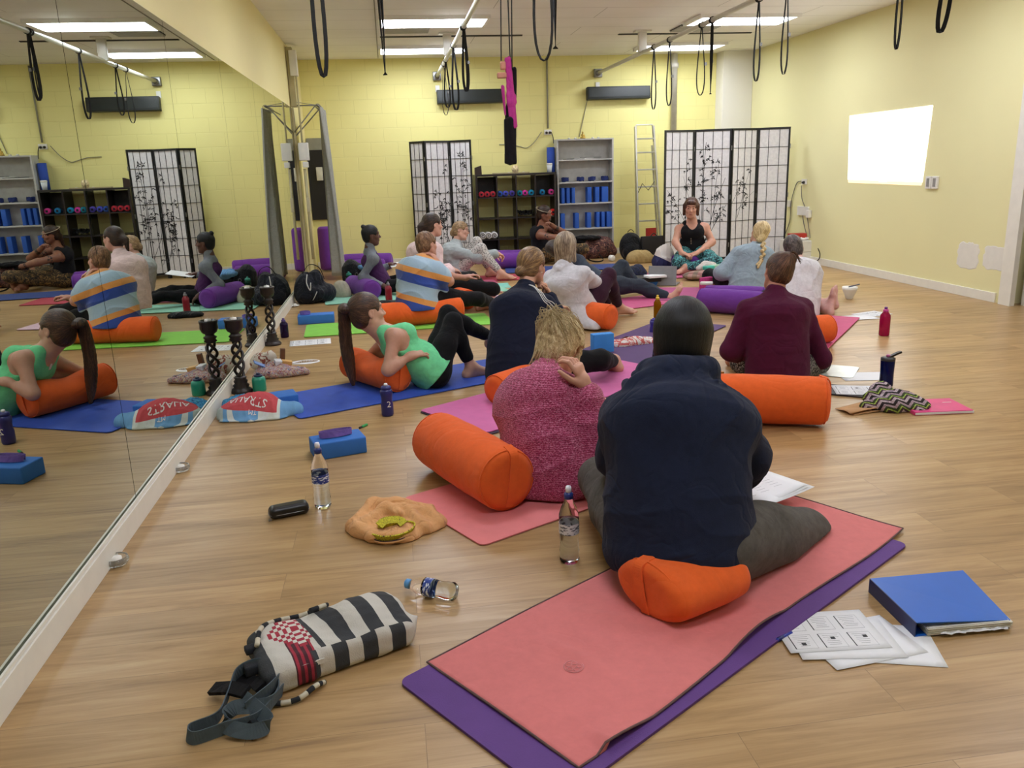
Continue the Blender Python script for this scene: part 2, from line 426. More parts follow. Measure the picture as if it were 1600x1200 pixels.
def painted(name, col, var=.035):
    t = NT(name); c = t.coord(); n1 = t.noise(c, 1.1, 3)
    t.base(t.ramp(n1, [(.3, tuple(k*(1-var) for k in srgb(col)[:3])+(1,)), (.7, srgb(col))]))
    t.set(Roughness=.62); t.b.inputs['Specular IOR Level'].default_value = .35
    t.bump(t.noise(c, 130, 3), .08, .002); return t.m
M_PLASTER = painted('painted_plaster', '#ebe5b0')
M_BULK = painted('bulkhead_paint', '#f0e4a6')
M_TRIM = plain('white_gloss_trim', '#e9e6da', .35, var=.03)
WHITE = plain('white_paint', '#e8e6df', .5, var=.03)
BLACK = plain('black_paint', '#141414', .45)
mb = MB(); mb.box(((XL-.5+XR)/2+.25, (YN+D)/2, -.05), (XR-XL+.5+.6, D-YN+.4, .1)); struct('floor', mb, M_FLOOR)
mb = MB(); mb.box(((XL+XR)/2, D+.1, ZC/2), (XR-XL+.4, .2, ZC+.2)); struct('wall_back', mb, M_BLOCK)
DY0, DY1 = 5.55, 6.80       # the doorway in the right wall
mb = MB(); mb.box((XR+.1, (DY1+D+.2)/2, ZC/2), (.2, D+.2-DY1, ZC+.2)); mb.box((XR+.1, (YN+DY0)/2, ZC/2), (.2, DY0-YN, ZC+.2))
mb.box((XR+.1, (DY0+DY1)/2, (2.15+ZC+.1)/2), (.2, DY1-DY0, ZC+.1-2.15)); struct('wall_right', mb, M_PLASTER)
mb = MB(); mb.box((XL-.1, (YN+D+.2)/2, ZC/2), (.2, D+.2-YN, ZC+.2)); struct('wall_left', mb, M_BULK)
mb = MB(); mb.box(((XL+XR)/2, YN-.1, ZC/2), (XR-XL+.8, .2, ZC+.2)); struct('wall_front', mb, M_PLASTER)
# ceiling: white panels with dark gaps
t = NT('ceiling_panels'); c = t.coord()
br = t.n('ShaderNodeTexBrick', offset=.5); br.inputs['Scale'].default_value = 1; br.inputs['Brick Width'].default_value = 2.4; br.inputs['Row Height'].default_value = .6
br.inputs['Mortar Size'].default_value = .004; br.inputs['Mortar Smooth'].default_value = .1; t.l(c, br.inputs['Vector'])
c0 = t.ramp(t.noise(c, 1.3, 3), [(.3, '#eceae4'), (.7, '#f4f2ee')])
t.base(t.mix(t.math('MULTIPLY', br.outputs['Fac'], .55), c0, '#6a655c')); t.set(Roughness=.8)
t.bump(t.noise(c, 160, 3), .1, .002); M_CEIL = t.m
mb = MB(); mb.box(((XL+XR)/2, (YN+D)/2, ZC+.1), (XR-XL+.6, D-YN+.4, .2)); struct('ceiling', mb, M_CEIL)
# baseboards
mb = MB(); mb.box((XR-.008, (DY1+.1+D)/2, .045), (.016, D-DY1-.1, .09), bev=.003); struct('baseboard_right', mb, M_TRIM)
mb = MB(); mb.box(((XL+XR)/2, D-.008, .045), (XR-XL-.04, .016, .09), bev=.003); struct('baseboard_back', mb, M_TRIM)
# doorway on the right
mb = MB()
mb.box((XR-.01, DY1-.045, 1.1), (.05, .15, 2.2), bev=.003); mb.box((XR-.01, DY0+.045, 1.1), (.05, .15, 2.2), bev=.003); mb.box((XR-.01, (DY0+DY1)/2, 2.15), (.05, DY1-DY0+.04, .13), bev=.003)
struct('trim_1', mb, M_TRIM)
mb = MB(); mb.box((XR+.115, DY1-.16, 1.06), (.045, .11, 2.12), bev=.002); mb.box((XR+.13, DY1-.108, 1.06), (.03, .012, 2.1), mi=1); o = struct('trim_2', mb, [M_TRIM, BLACK])
M_DARK = plain('dark_paint', '#2b2c30', .6)
mb = MB(); mb.box((XR+.75, 6.1, 1.1), (.06, 2.6, 2.4)); mb.box((XR+.45, 4.9, 1.1), (.6, .05, 2.4)); mb.box((XR+.45, 7.3, 1.1), (.6, .05, 2.4)); struct('wall_passage', mb, M_DARK)
# patches of filler on the right wall
for nm, a, b, sd in (('trim_3', (1499, 378), (1526, 422), 1), ('trim_4', (1540, 384), (1570, 424), 2)):
    p = JX(a[0], a[1], XR); q = JX(b[0], b[1], XR); rr_ = random.Random(sd); pts = []
    cy, cz, hy, hz = (p.y+q.y)/2, (p.z+q.z)/2, abs(p.y-q.y)/2, abs(p.z-q.z)/2
    for k in range(40):
        an = 2*PI*k/40; s_ = (abs(math.cos(an))**5+abs(math.sin(an))**5)**(-1/5)*(1+rr_.uniform(-.07, .07))
        pts.append((cy+hy*s_*math.cos(an), cz+hz*s_*math.sin(an)))
    mb = MB(); mb.add([(XR-.003, y, z) for y, z in pts]+[(XR-.0002, y*1.0+(y-cy)*.06, z+(z-cz)*.06) for y, z in pts], [list(range(40))]+[(k, (k+1) % 40, 40+(k+1) % 40, 40+k) for k in range(40)])
    struct(nm, mb, plain('filler_plaster', '#e3e0d6', .8, var=.03))
# ------------------------------------------------------------------ mirror wall
ME = 11.08
t = NT('mirror_glass'); t.base((.80, .82, .78)); t.set(Metallic=1.0, Roughness=.0); M_MIR = t.m
seams = [YN+.02, .3, 1.83, 3.38, 4.93, 6.47, 8.0, 9.54, ME]
for k in range(len(seams)-1):
    y0, y1 = seams[k], seams[k+1]
    mb = MB(); mb.box((XL+.006, (y0+y1)/2, (.098+ZB)/2), (.006, y1-y0-.005, ZB-.098))
    tag(mb.obj('mirror', M_MIR), 'tall frameless mirror sheet, %s along the left wall' % ['behind the camera', 'nearest the camera', 'second from the camera', 'third from the camera', 'fourth from the camera, by the near candlestick', 'fifth from the camera, by the far candlestick', 'sixth from the camera, before the dark bags', 'last one before the grey curtain'][k], 'mirror', 'mirror sheets of the left wall')
mb = MB(); mb.box((XL+.002, (YN+ME)/2, ZB/2+.04), (.003, ME-YN, ZB-.09)); struct('trim_5', mb, plain('mirror_backing', '#3a3c34', .8))
mb = MB(); mb.box((XL+.014, (YN+ME)/2, .046), (.028, ME-YN, .092), bev=.002); mb.box((XL+.018, (YN+ME)/2, .100), (.008, ME-YN, .012)); struct('baseboard_left', mb, M_TRIM)
# ------------------------------------------------------------------ fluorescent lamps
M_TUBE = emis('fluorescent_diffuser', '#eef3ff', LAMP)
M_LFR = plain('lamp_frame', '#f2f2ef', .4, var=.02)
def troffer(x0, x1, y0, y1, label, dif=True):
    r = empty('ceiling_light', ((x0+x1)/2, (y0+y1)/2, ZC-.03), label, 'ceiling light', 'recessed fluorescent ceiling lights')
    m = MB(); X, Y, hx, hy = 0, 0, (x1-x0)/2, (y1-y0)/2
    for c_, d_ in (((0, hy, .01), (2*hx+.04, .03, .04)), ((0, -hy, .01), (2*hx+.04, .03, .04)), ((hx, 0, .01), (.03, 2*hy, .04)), ((-hx, 0, .01), (.03, 2*hy, .04))): m.box(c_, d_)
    m.obj('lamp_frame', M_LFR, r)
    m = MB(); m.box((0, 0, .012), (2*hx-.03, 2*hy-.03, .012)); m.obj('diffuser', M_TUBE, r)
    return r
for (cx, cy, lb) in ((.62, 9.63, 'fluorescent light over the left screen, nearer of two'), (.60, 11.78, 'fluorescent light close to the back wall on the left, behind the first pipe'),
                 (4.17, 9.70, 'fluorescent light on the right, nearer of two above the tall screen'), (4.20, 11.84, 'fluorescent light close to the back wall on the right'),
                 (.62, 6.9, 'fluorescent light over the left of the room, third from the back wall'), (4.17, 6.9, 'fluorescent light over the right of the room, third from the back wall'), (.62, 4.1, 'fluorescent light over the left of the room, fourth from the back wall'), (4.17, 4.1, 'fluorescent light over the right of the room, fourth from the back wall'), (.62, 1.3, 'fluorescent light over the left of the room, nearest the camera'), (4.17, 1.3, 'fluorescent light over the right of the room, nearest the camera')):
    troffer(cx-.575, cx+.575, cy-.27, cy+.27, lb or 'fluorescent light above and outside the picture')
# dark slots, vents
for (x0, x1, y, nm) in ((.04, 1.78, 10.75, 'slot'), (3.01, 4.77, 10.77, 'slot')):
    m = MB(); m.box(((x0+x1)/2, y, ZC-.004), (x1-x0, .06, .01)); m.box(((x0+x1)/2, y, ZC-.011), (x1-x0, .012, .006), mi=1)
    tag(m.obj('air_slot', [BLACK, plain('slot_metal', '#6d6a62', .4, .6)]), 'dark linear air slot in the ceiling %s' % ('left of the first pipe' if x0 < 1 else 'above the right screen'), 'air vent')
for (x, y, lb) in ((.35, 10.18, 'left'), (3.85, 10.32, 'right')):
    r = empty('ceiling_vent', (x, y, ZC-.02), 'slatted square grey air vent in the ceiling on the %s' % lb, 'air vent')
    m = MB(); m.box((0, 0, .012), (.5, .42, .012)); m.obj('vent_plate', plain('vent_dark', '#4a4a48', .7), r)
    m = MB()
    for k in range(7): m.box((0, -.18+k*.06, 0), (.5, .022, .014), M=TR((0, 0, 0)))
    m.obj('vent_slats', plain('vent_slat', '#b9b7b0', .5), r)
# second panel line: darker grey strip where the ceiling steps at x~0
m = MB(); m.box((.0, 6.0, ZC-.003), (.012, 13.2, .006)); struct('trim_6', m, plain('seam', '#8a867c', .7))
# ------------------------------------------------------------------ back-wall fittings
m = MB(); m.box((5.345, D-.14, ZC/2), (.47, .28, ZC), bev=.004); struct('trim_7', m, painted('column_white', '#e9e6dc'))
m = MB(); m.lathe([(.045, 0), (.045, 2.75), (.062, 2.75), (.062, 2.82), (.045, 2.82), (.045, ZC)], 20, M=TR((4.42, D-.07, 0)))
tag(m.obj('drain_pipe', plain('pvc_white', '#e4e2da', .4)), 'white vertical drain pipe on the back wall behind the ladder', 'pipe')
for (x0, x1, z0, z1, lb) in ((.81, 1.78, 2.31, 2.50, 'black wall heater on the back wall behind the pink sling'), (3.055, 4.03, 2.32, 2.50, 'black wall heater on the back wall above the grey bookshelf')):
    r = empty('radiant_heater', ((x0+x1)/2, D-.09, z0), lb, 'heater', 'black strip heaters on the back wall')
    M_HT = plain('heater_black', '#1d2322', .5)
    m = MB(); m.box((0, 0, (z1-z0)/2), (x1-x0, .10, z1-z0), bev=.006, M=TR(rx=-.12)); m.obj('casing', M_HT, r)
    m = MB(); m.box((0, -.053, (z1-z0)/2+.005), (x1-x0-.05, .004, z1-z0-.05), M=TR(rx=-.12)); m.obj('front_plate', plain('heater_front', '#262c2b', .35), r)
    m = MB(); m.box((-.3, .065, .09), (.04, .04, .06)); m.box((.3, .065, .09), (.04, .04, .06)); m.obj('wall_bracket', BLACK, r)
# conduit, socket and cable
GREYP = plain('grey_conduit', '#8d8a74', .5)
m = MB(); m.tube([(2.47, D-.015, ZC-.02), (2.465, D-.015, 1.93)], .013); 
r = tag(m.obj('cable_conduit', GREYP), 'thin grey vertical conduit running down the back wall to the double socket', 'conduit')
M_PLUG = plain('black_plastic', '#111112', .35)
def socket(p, nx, lb, horiz=True, cat='power socket', plugs=2, sz=(.115, .072)):
    r = empty('power_socket', p, lb, cat, rz=nx)
    m = MB(); m.box((0, -.012, 0), (sz[0], .024, sz[1]), bev=.004); m.obj('socket_plate', WHITE, r)
    for k in range(plugs):
        m = MB(); m.lathe([(.018, 0), (.02, .012), (.014, .03), (.006, .04)], 12, M=TR((-.025+.05*k if plugs > 1 else .02, -.02, -.008), rx=PI/2)); m.obj('plug', M_PLUG, r)
    return r
socket((2.465, D-.0, 1.875), 0, 'white double socket with two black plugs on the back wall')
def cable(name, pts, r, mat, lb, cat='cable', sub=14):
    out = []; P_ = [V(p) for p in pts]; P_ = [P_[0]]+P_+[P_[-1]]
    for i in range(1, len(P_)-2):
        for k in range(sub):
            t_ = k/sub; a, b, c_, d_ = P_[i-1], P_[i], P_[i+1], P_[i+2]
            out.append(.5*((2*b)+(-a+c_)*t_+(2*a-5*b+4*c_-d_)*t_*t_+(-a+3*b-3*c_+d_)*t_**3))
    out.append(P_[-2]); m = MB(); m.tube(out, r, 6); return tag(m.obj(name, mat), lb, cat)
cable('power_cable', [J(846, 206, D-.03), J(835, 222, D-.02), J(823, 231, D-.012), J(812, 229, D-.012), J(798, 226, D-.012), J(780, 226, D-.012)], .006, GREYP, 'dark cable looping from the wall socket to the left behind the black sling')
cable('power_cable', [J(861, 206, D-.03), J(864, 214, D-.02), J(865, 224, D-.02)], .006, M_PLUG, 'short cable from the wall socket down behind the rolled blue mat')
cable('power_cable', [J(918, 155, D-.012), J(913, 178, D-.012), J(905, 214, D-.012)], .006, GREYP, 'cable hanging from the right black heater down to the bookshelf')
# brackets and pipes
M_PIPE = plain('white_pipe', '#d9d6cc', .3, var=.03)
M_STEEL = plain('steel', '#8e8f90', .3, .9)
for (x, lb) in ((.83, 'first white hanging pipe under the ceiling, over the left of the room'), (3.24, 'second white hanging pipe under the ceiling, over the right of the room')):
    r = empty('hanging_pipe', (x, 6.5, 2.70), lb, 'pipe')
    m = MB(); m.tube([(0, -8.0, 0), (0, D-6.5-.02, 0)], .024, 12); m.obj('pipe', M_PIPE, r)
    m = MB(); m.box((0, D-6.5-.035, 0), (.12, .07, .12), bev=.006); m.lathe([(.04, 0), (.04, .06)], 14, M=TR((0, D-6.5-.07, 0), rx=PI/2)); m.obj('wall_bracket', M_STEEL, r)
    for y in (4.0, 0, -4.5):
        m = MB(); m.box((0, y, .13), (.10, .06, .26), bev=.006); m.box((0, y, .245), (.2, .12, .02)); m.obj('ceiling_bracket', M_PIPE, r)
    m = MB(); m.box((0, D-6.5-.012, -.17), (.06, .02, .09)); m.obj('small_box', M_LFR, r)
# ================================================================== straps
M_STRAP = fabric('strap_webbing', '#20201f', weave=600)
def strap(px, py, zt, zb, label, w=.19, tw=0, lean=0, doub=False):
    """loop of webbing tied round the pipe"""
    r = empty('hanging_strap', (px, py, zt), label, 'strap', 'black yoga wall straps hanging from the ceiling pipes')
    n = 26; L = zt-zb; pts = []; sides = []
    for k in range(n+1):
        t_ = k/n; a = 2*PI*t_
        # teardrop: narrow at the top, wide near the bottom
        s_ = (1-math.cos(a))/2; ww = w*.5*math.sin(a)*(.25+.75*s_)
        z = -L*s_**.8; tws = tw*s_
        pts.append((ww*math.cos(tws)+lean*s_, ww*math.sin(tws), z)); sides.append((math.sin(.6+tw+tws), math.cos(.6+tw+tws), 0))
    m = MB(); m.ribbon(pts, .024, .004, sides=sides); m.obj('webbing_loop', M_STRAP, r)
    m = MB(); m.ribbon([(.03*math.cos(q), 0, .03*math.sin(q)) for q in [2*PI*i/14 for i in range(14)]], .034, .005, side=(0, 1, 0), closed=True)
    m.obj('knot', M_STRAP, r)
    m = MB(); m.box((w*.42*math.cos(tw*.6)+lean*.6, w*.42*math.sin(tw*.6), -L*.55), (.026, .012, .03), bev=.003); m.obj('buckle', M_STEEL, r)
    return r
def strapJ(ub, vb, x, lab, **kw):
    # the bottom is seen at ub, vb on the plane of a pipe at x
    p = JX(ub, vb, x); return strap(x, p.y, 2.70, p.z, lab, **kw)
strapJ(602, 116, .035, 'strap hanging alone at the top, left of the two left lamps, seen edge-on', w=.12, tw=1.3) if False else None
for (u, v, x, lab, kw) in ((700, 168, .83, 'strap at the wall end of the first pipe, by the left heater', dict(w=0.100, tw=0.150)), (697, 180, .83, 'longest strap near the wall end of the first pipe', dict(w=0.110, tw=-.4)),
        (713, 172, .83, 'strap just before the longest one on the first pipe', dict(w=0.100, tw=0.300)), (729, 143, .83, 'strap crossing the upper left lamp on the first pipe', dict(w=0.080, tw=0.450)),
        (728, 140, .83, 'twisted strap crossing the upper left lamp on the first pipe', dict(w=0.050, tw=0.050)),
        (850, 95, .83, 'wide loop strap just right of the pink sling', dict(w=0.130, tw=0)), (868, 76, .83, 'nearest strap on the first pipe, seen edge-on', dict(w=0.025, tw=1.4)),
        (1021, 171, 3.24, 'strap farthest along the second pipe, left of the drain pipe', dict(w=0.080, tw=0.150)), (1045, 165, 3.24, 'strap in front of the white drain pipe', dict(w=0.090, tw=0.100)),
        (1094, 149, 3.24, 'wide strap loop in front of the white column', dict(w=0.120, tw=0.050)), (1110, 147, 3.24, 'thin strap right of the wide loop before the white column', dict(w=0.030, tw=1.4)),
        (1181, 127, 3.24, 'strap right of the white column, left of a pair', dict(w=0.080, tw=0.200)), (1224, 116, 3.24, 'strap right of the white column, right of a pair', dict(w=0.080, tw=0.150)),
        (1400, 77, 3.24, 'strap hanging over the projected picture', dict(w=0.055, tw=0.250)), (1481, 51, 3.24, 'rightmost strap at the top of the picture', dict(w=0.070, tw=-.6, lean=-.05))):
    strapJ(u, v, x, lab, **kw)
# two straps on hooks of their own near the left of the room
for (u, v, y, lab, kw) in ((506, 121, 4.6, 'strap on its own ceiling hook, leftmost of the real straps', dict(w=0.075, tw=0.100, lean=.0)), (602, 117, 4.6, 'strap on its own ceiling hook, left of the left lamps', dict(w=0.030, tw=1.3))):
    p = J(u, v, y); r = strap(p.x, y, 2.93, p.z, lab, **kw)
    m = MB(); m.tube([(.018*math.cos(q), 0, .012+.018*math.sin(q)) for q in [2*PI*i/12 for i in range(12)]], .004, 6, closed=True); m.obj('ceiling_hook', M_STEEL, r)
# the pink and black aerial sling
p = JX(797, 258, .83); ys = p.y
r = empty('aerial_sling', (.83, ys, 2.70), 'pink and black fabric yoga sling hanging folded from the first pipe', 'sling')
M_PINKF = fabric('sling_pink', '#c03f92', weave=300); M_BLKF = fabric('sling_black', '#1b191d', weave=300)
def JS(u, v): q = JX(u, v, .83); return (0, q.y-ys, q.z-2.70)
def JP(u, v, dy=0): q = J(u, v, ys+dy); return (q.x-.83, dy, q.z-2.70)
s = S()
a = [JP(797, 188), JP(797, 220), JP(798, 254)]
s.ec(a[0], a[2], (1, 0, 0), .038, .042, .03, .022, k=.02).disp(lambda X, Y, Z: .004*np.sin(X*150+Z*6)*np.cos(Z*9))
s.cut(JP(797, 259), (0, 0, -1)); s.obj('black_band', M_BLKF, parent=r, h=.006)
s = S(); s.ec(JP(794, 92), JP(800, 160), (1, .2, 0), .022, .026, .02, .018, k=.02); s.ec(JP(799, 150), JP(803, 198), (1, 0, 0), .026, .026, .02, .02, k=.02)
s.ec(JP(786, 135, -.01), JP(790, 180, -.01), (1, 0, 0), .012, .006, .02, .01, k=.02)
s.disp(lambda X, Y, Z: .003*np.sin(X*190+Z*8)); s.obj('pink_band', M_PINKF, parent=r, h=.005)
s = S(); s.ec(JP(802, 108, .03), JP(797, 195, .025), (1, 0, 0), .022, .038, .018, .018, k=.02).disp(lambda X, Y, Z: .004*np.sin(X*150+Z*6)); s.obj('black_fold', M_BLKF, parent=r, h=.006)
m = MB(); q = V(JP(784, 118, -.02)); m.box(q, (.06, .04, .035), M=None, bev=.008); m.box(q+V((.01, 0, .06)), (.035, .04, .05), bev=.01); m.obj('foam_handle', plain('tan_foam', '#c98d78', .8), r)
m = MB(); m.ribbon([(0, 0, .03), (-.02, 0, -.1), JP(783, 95)], .03, .004, side=(0, 1, 0)); m.ribbon([(0, 0, .03), (.02, 0, -.1), JP(797, 92)], .03, .004, side=(0, 1, 0)); m.ribbon([(.01, 0, .03), (.05, 0, -.1), JP(800, 110)], .03, .004, side=(0, 1, 0)); m.obj('webbing', M_STRAP, r)
# ================================================================== curtain corner
CX, CY0, CY1, CZ = -.80, 11.15, 12.6, 2.22
M_CURT = fabric('curtain_grey', '#9a9a92', weave=500, var=.08)
r = empty('curtain', (CX, CY0, 0), 'grey floor-length curtain on a steel rail in the left back corner', 'curtain')
def cf(u, v):
    y = CY0-.02+u*.75*(1-.25*v) ; z = .06+(CZ-.08)*(1-v)
    amp = .02+.055*v; x = .02+.055*v + amp*math.sin(u*2*PI*6.5+.6*math.sin(v*2)) + .015*math.sin(u*9+v*3)
    return (x, y-CY0+.04*math.sin(v*3+u*4), z)
m = MB(); m.sheet(cf, 110, 30, .004); m.obj('drape', M_CURT, r)
m = MB()
for k in range(7): m.tube([(.0+.03*math.cos(q), .03+k*.1, CZ-.01+.03*math.sin(q)) for q in [2*PI*i/12 for i in range(12)]], .003, 5, closed=True)
m.obj('rings', M_STEEL, r)
r = empty('curtain_rail', (XL, CY0, CZ), 'steel curtain rail with braces fixed to the left wall post', 'rail')
m = MB(); m.tube([(.02, 0, 0), (.33, 0, 0)], .008, 8); m.tube([(.33, -.02, 0), (.33, 1.55, 0)], .010, 8); m.tube([(.02, .0, .05), (.33, .0, .0)], .004, 6); m.obj('rail', M_STEEL, r)
m = MB(); m.tube([(.02, 0, -.32), (.30, 0, -.01)], .008, 6); m.tube([(.02, .12, -.36), (.33, .5, -.0)], .008, 6); m.obj('brace', M_STEEL, r)
# post, electrical box and boards in the corner
r = empty('corner_post', (XL+.055, ME+.10, 0), 'cream vertical post at the end of the mirrors with conduit and boxes', 'post')
m = MB(); m.box((-.01, 0, (ZC+ZB)/2-.02), (.07, .10, ZC-ZB-.05), bev=.004); m.box((-.035, .0, ZB/2), (.03, .05, ZB-.01), bev=.004); m.obj('post', plain('post_cream', '#b5ab85', .6), r)
m = MB(); m.box((.03, -.02, 2.72), (.09, .11, .30), bev=.006); m.obj('upper_box', WHITE, r)
m = MB(); m.tube([(.05, -.05, .3), (.05, -.05, 1.45)], .018, 10); m.tube([(.05, -.05, 1.7), (.05, -.05, 2.57)], .012, 10); m.obj('conduit', plain('cream_conduit', '#bdb48e', .5), r)
m = MB(); m.box((.06, -.07, 1.66), (.13, .07, .22), bev=.012); m.box((.07, -.07, 1.50), (.07, .06, .07), bev=.006); m.obj('switch_box', WHITE, r)
m = MB(); m.box((.055, -.07, 1.0), (.04, .04, .18), bev=.006); m.obj('lower_box', plain('cream_plastic', '#c7bf9f', .5), r)
m = MB(); m.box((-.985, D-.03, 1.22), (.28, .03, 1.0), bev=.004); tag(m.obj('notice_board', plain('panel_black', '#17161a', .4)), 'tall black panel on the back wall behind the grey curtain', 'board')  # black panel, drawn oversize to add the dark of the corner behind the curtain
m = MB(); m.box((-.985, D-.02, 1.80), (.27, .02, .17)); tag(m.obj('grey_board', plain('board_grey', '#8a8878', .7)), 'grey board on the back wall above the black panel', 'board')
m = MB(); m.box((-.965, D-.07, 1.38), (.09, .05, .19), bev=.006); tag(m.obj('control_box', plain('control_cream', '#c9c6b4', .5)), 'small cream control box mounted on the black panel', 'box')
# ================================================================== shoji screens
def paper_mat():
    t = NT('screen_paper'); c = t.coord(); t.base(t.ramp(t.noise(c, 30, 4), [(.3, '#d3d1d2'), (.7, '#e2e0e0')])); t.set(Roughness=.85)
    t.b.inputs['Transmission Weight'].default_value = 0; return t.m
M_PAPER = paper_mat(); M_INK = plain('ink_black', '#17171a', .7)
def leaf(m, x, z, a, L, y):
    w_ = L*.14; c_, s_ = math.cos(a), math.sin(a)
    P4 = [(0, 0), (L*.35, w_), (L, 0), (L*.35, -w_)]
    m.add([(x+c_*p-s_*q, y, z+s_*p+c_*q) for p, q in P4]+[(x+c_*p-s_*q, y+.0007, z+s_*p+c_*q) for p, q in P4], [(0, 1, 2, 3), (7, 6, 5, 4), (0, 4, 5, 1), (1, 5, 6, 2), (2, 6, 7, 3), (3, 7, 4, 0)], smooth=False)
def bamboo(m, stems, W, y, sd=1, clip=None):
    rr_ = random.Random(sd)
    for (x0, z0, x1, z1, r0, dens) in stems:
        N = 10; pts = []
        for k in range(N+1):
            t_ = k/N; pts.append((x0+(x1-x0)*t_+.012*math.sin(t_*5+x0*9), z0+(z1-z0)*t_))
        for k in range(N):
            a, b = pts[k], pts[k+1]; dx, dz = b[0]-a[0], b[1]-a[1]; L = math.hypot(dx, dz); nx, nz = -dz/L, dx/L
            ra = r0*(1-.6*k/N); rb = r0*(1-.6*(k+1)/N)
            if clip and not (clip[0] < (a[0]+b[0])/2 < clip[1]): continue
            q = [(a[0]+nx*ra, a[1]+nz*ra), (b[0]+nx*rb, b[1]+nz*rb), (b[0]-nx*rb, b[1]-nz*rb), (a[0]-nx*ra, a[1]-nz*ra)]
            m.add([(X, y, Z) for X, Z in q]+[(X, y+.0007, Z) for X, Z in q], [(0, 1, 2, 3), (7, 6, 5, 4), (0, 4, 5, 1), (1, 5, 6, 2), (2, 6, 7, 3), (3, 7, 4, 0)], smooth=False)
        for k in range(int(dens*.85)):
            t_ = rr_.uniform(.35, 1.0); bx = x0+(x1-x0)*t_+rr_.gauss(0, .055); bz = z0+(z1-z0)*t_+rr_.gauss(0, .04)
            if clip and not (clip[0]+.02 < bx < clip[1]-.02): continue
            for q in range(rr_.randint(4, 6)):
                leaf(m, bx+rr_.uniform(-.012, .012), bz+rr_.uniform(-.008, .008), rr_.uniform(-2.9, .3) if rr_.random() < .8 else rr_.uniform(0, PI), rr_.uniform(.028, .052), y)
def panel(parent, a, b, H, lat, rows, stems, sd, back=True, idx=0):
    """one hinged panel between floor points a and b; lat = vertical laths, rows = cells"""
    a = V(a); b = V(b); W = (b-a).length; M = frame(a, (b-a), (0, 0, 1)) ; M = frame(a, (b-a), V((0, 0, 1)).cross(b-a))
    o = empty_child('screen_panel', parent)
    m = MB(); fw = .024
    m.box((fw/2+.003, 0, H/2), (fw, .02, H-.0)); m.box((W-fw/2-.003, 0, H/2), (fw, .02, H)); m.box((W/2, 0, H-.014), (W-.05, .02, .028)); m.box((W/2, 0, .07), (W-.05, .02, .03))
    o = m.obj('screen_panel', BLACK, parent); o.matrix_local = M
    m = MB(); m.box((W/2, .0, H/2+.03), (W-.05, .003, H-.10)); m.obj('paper', M_PAPER, o)
    m = MB(); m.smooth = False
    for k in range(1, lat+1): m.box((W*k/(lat+1), -.005, H/2+.03), (.006, .005, H-.1))
    for k in range(1, rows): m.box((W/2, -.005, .085+(H-.1)*k/rows), (W-.05, .005, .006))
    m.obj('lattice', BLACK, o)
    if stems:
        m = MB(); bamboo(m, stems, W, -.0025, sd, (.03, W-.03)); m.obj('bamboo_print', M_INK, o)
    m = MB(); 
    for z in (.25, H*.5, H-.25): m.box((W, 0, z), (.012, .026, .06))
    m.obj('hinges', M_STEEL, o)
    return o
def empty_child(n, p): return None
HS = 1.785
# right screen: four panels
r = empty('folding_screen', (3.67, 10.9, 0), 'tall four-panel paper screen with bamboo print behind the teacher', 'room divider')
xs = [(3.665, 10.86), (4.135, 11.02), (4.60, 10.86), (5.03, 11.0), (5.43, 10.86)]
def st(pan, lst):
    off = pan*.44; return [(x-off, z, X-off, Z, r0, d) for (x, z, X, Z, r0, d) in lst]
BB = [(.56, .35, .60, 1.62, .006, 34), (.56, .35, .33, 1.18, .004, 16), (.52, .35, .05, 1.02, .004, 14), (.60, .3, .86, 1.15, .005, 16), (.6, .3, 1.02, 1.0, .004, 14), (.72, .5, .76, 1.38, .004, 14), (1.0, .6, 1.22, 1.25, .003, 14), (.98, .7, 1.3, .95, .003, 12), (.56, .4, .36, 1.62, .003, 12), (.3, .55, .02, .78, .003, 10)]
for k in range(4):
    panel(r, (xs[k][0]-3.67, xs[k][1]-10.9, 0), (xs[k+1][0]-3.67, xs[k+1][1]-10.9, 0), HS, 3 if k < 3 else 2, 7, st(k, BB) if k < 3 else None, 5+k)
# left screen: three panels
r = empty('folding_screen', (.36, 12.3, 0), 'narrow three-panel paper screen with bamboo print beside the black cube shelf', 'room divider')
xs = [(.36, 12.42), (.56, 12.22), (.93, 12.4), (1.235, 12.22)]
BL = [(.75, .3, .78, 1.62, .006, 34), (.6, .3, .55, 1.55, .004, 12), (.55, .3, .35, 1.1, .004, 26), (.42, .3, .5, .9, .004, 20), (.72, .3, .5, .85, .003, 14), (.8, .3, .78, .95, .003, 18), (.62, .2, .42, .62, .003, 14)]
for k in range(3):
    off = (0, .2, .56)[k]; L_ = [(x-off, z, X-off, Z, r0, d) for (x, z, X, Z, r0, d) in BL]
    panel(r, (xs[k][0]-.36, xs[k][1]-12.3, 0), (xs[k+1][0]-.36, xs[k+1][1]-12.3, 0), HS, 2 if k == 0 else 3, 7, L_ if k else None, 15+k)
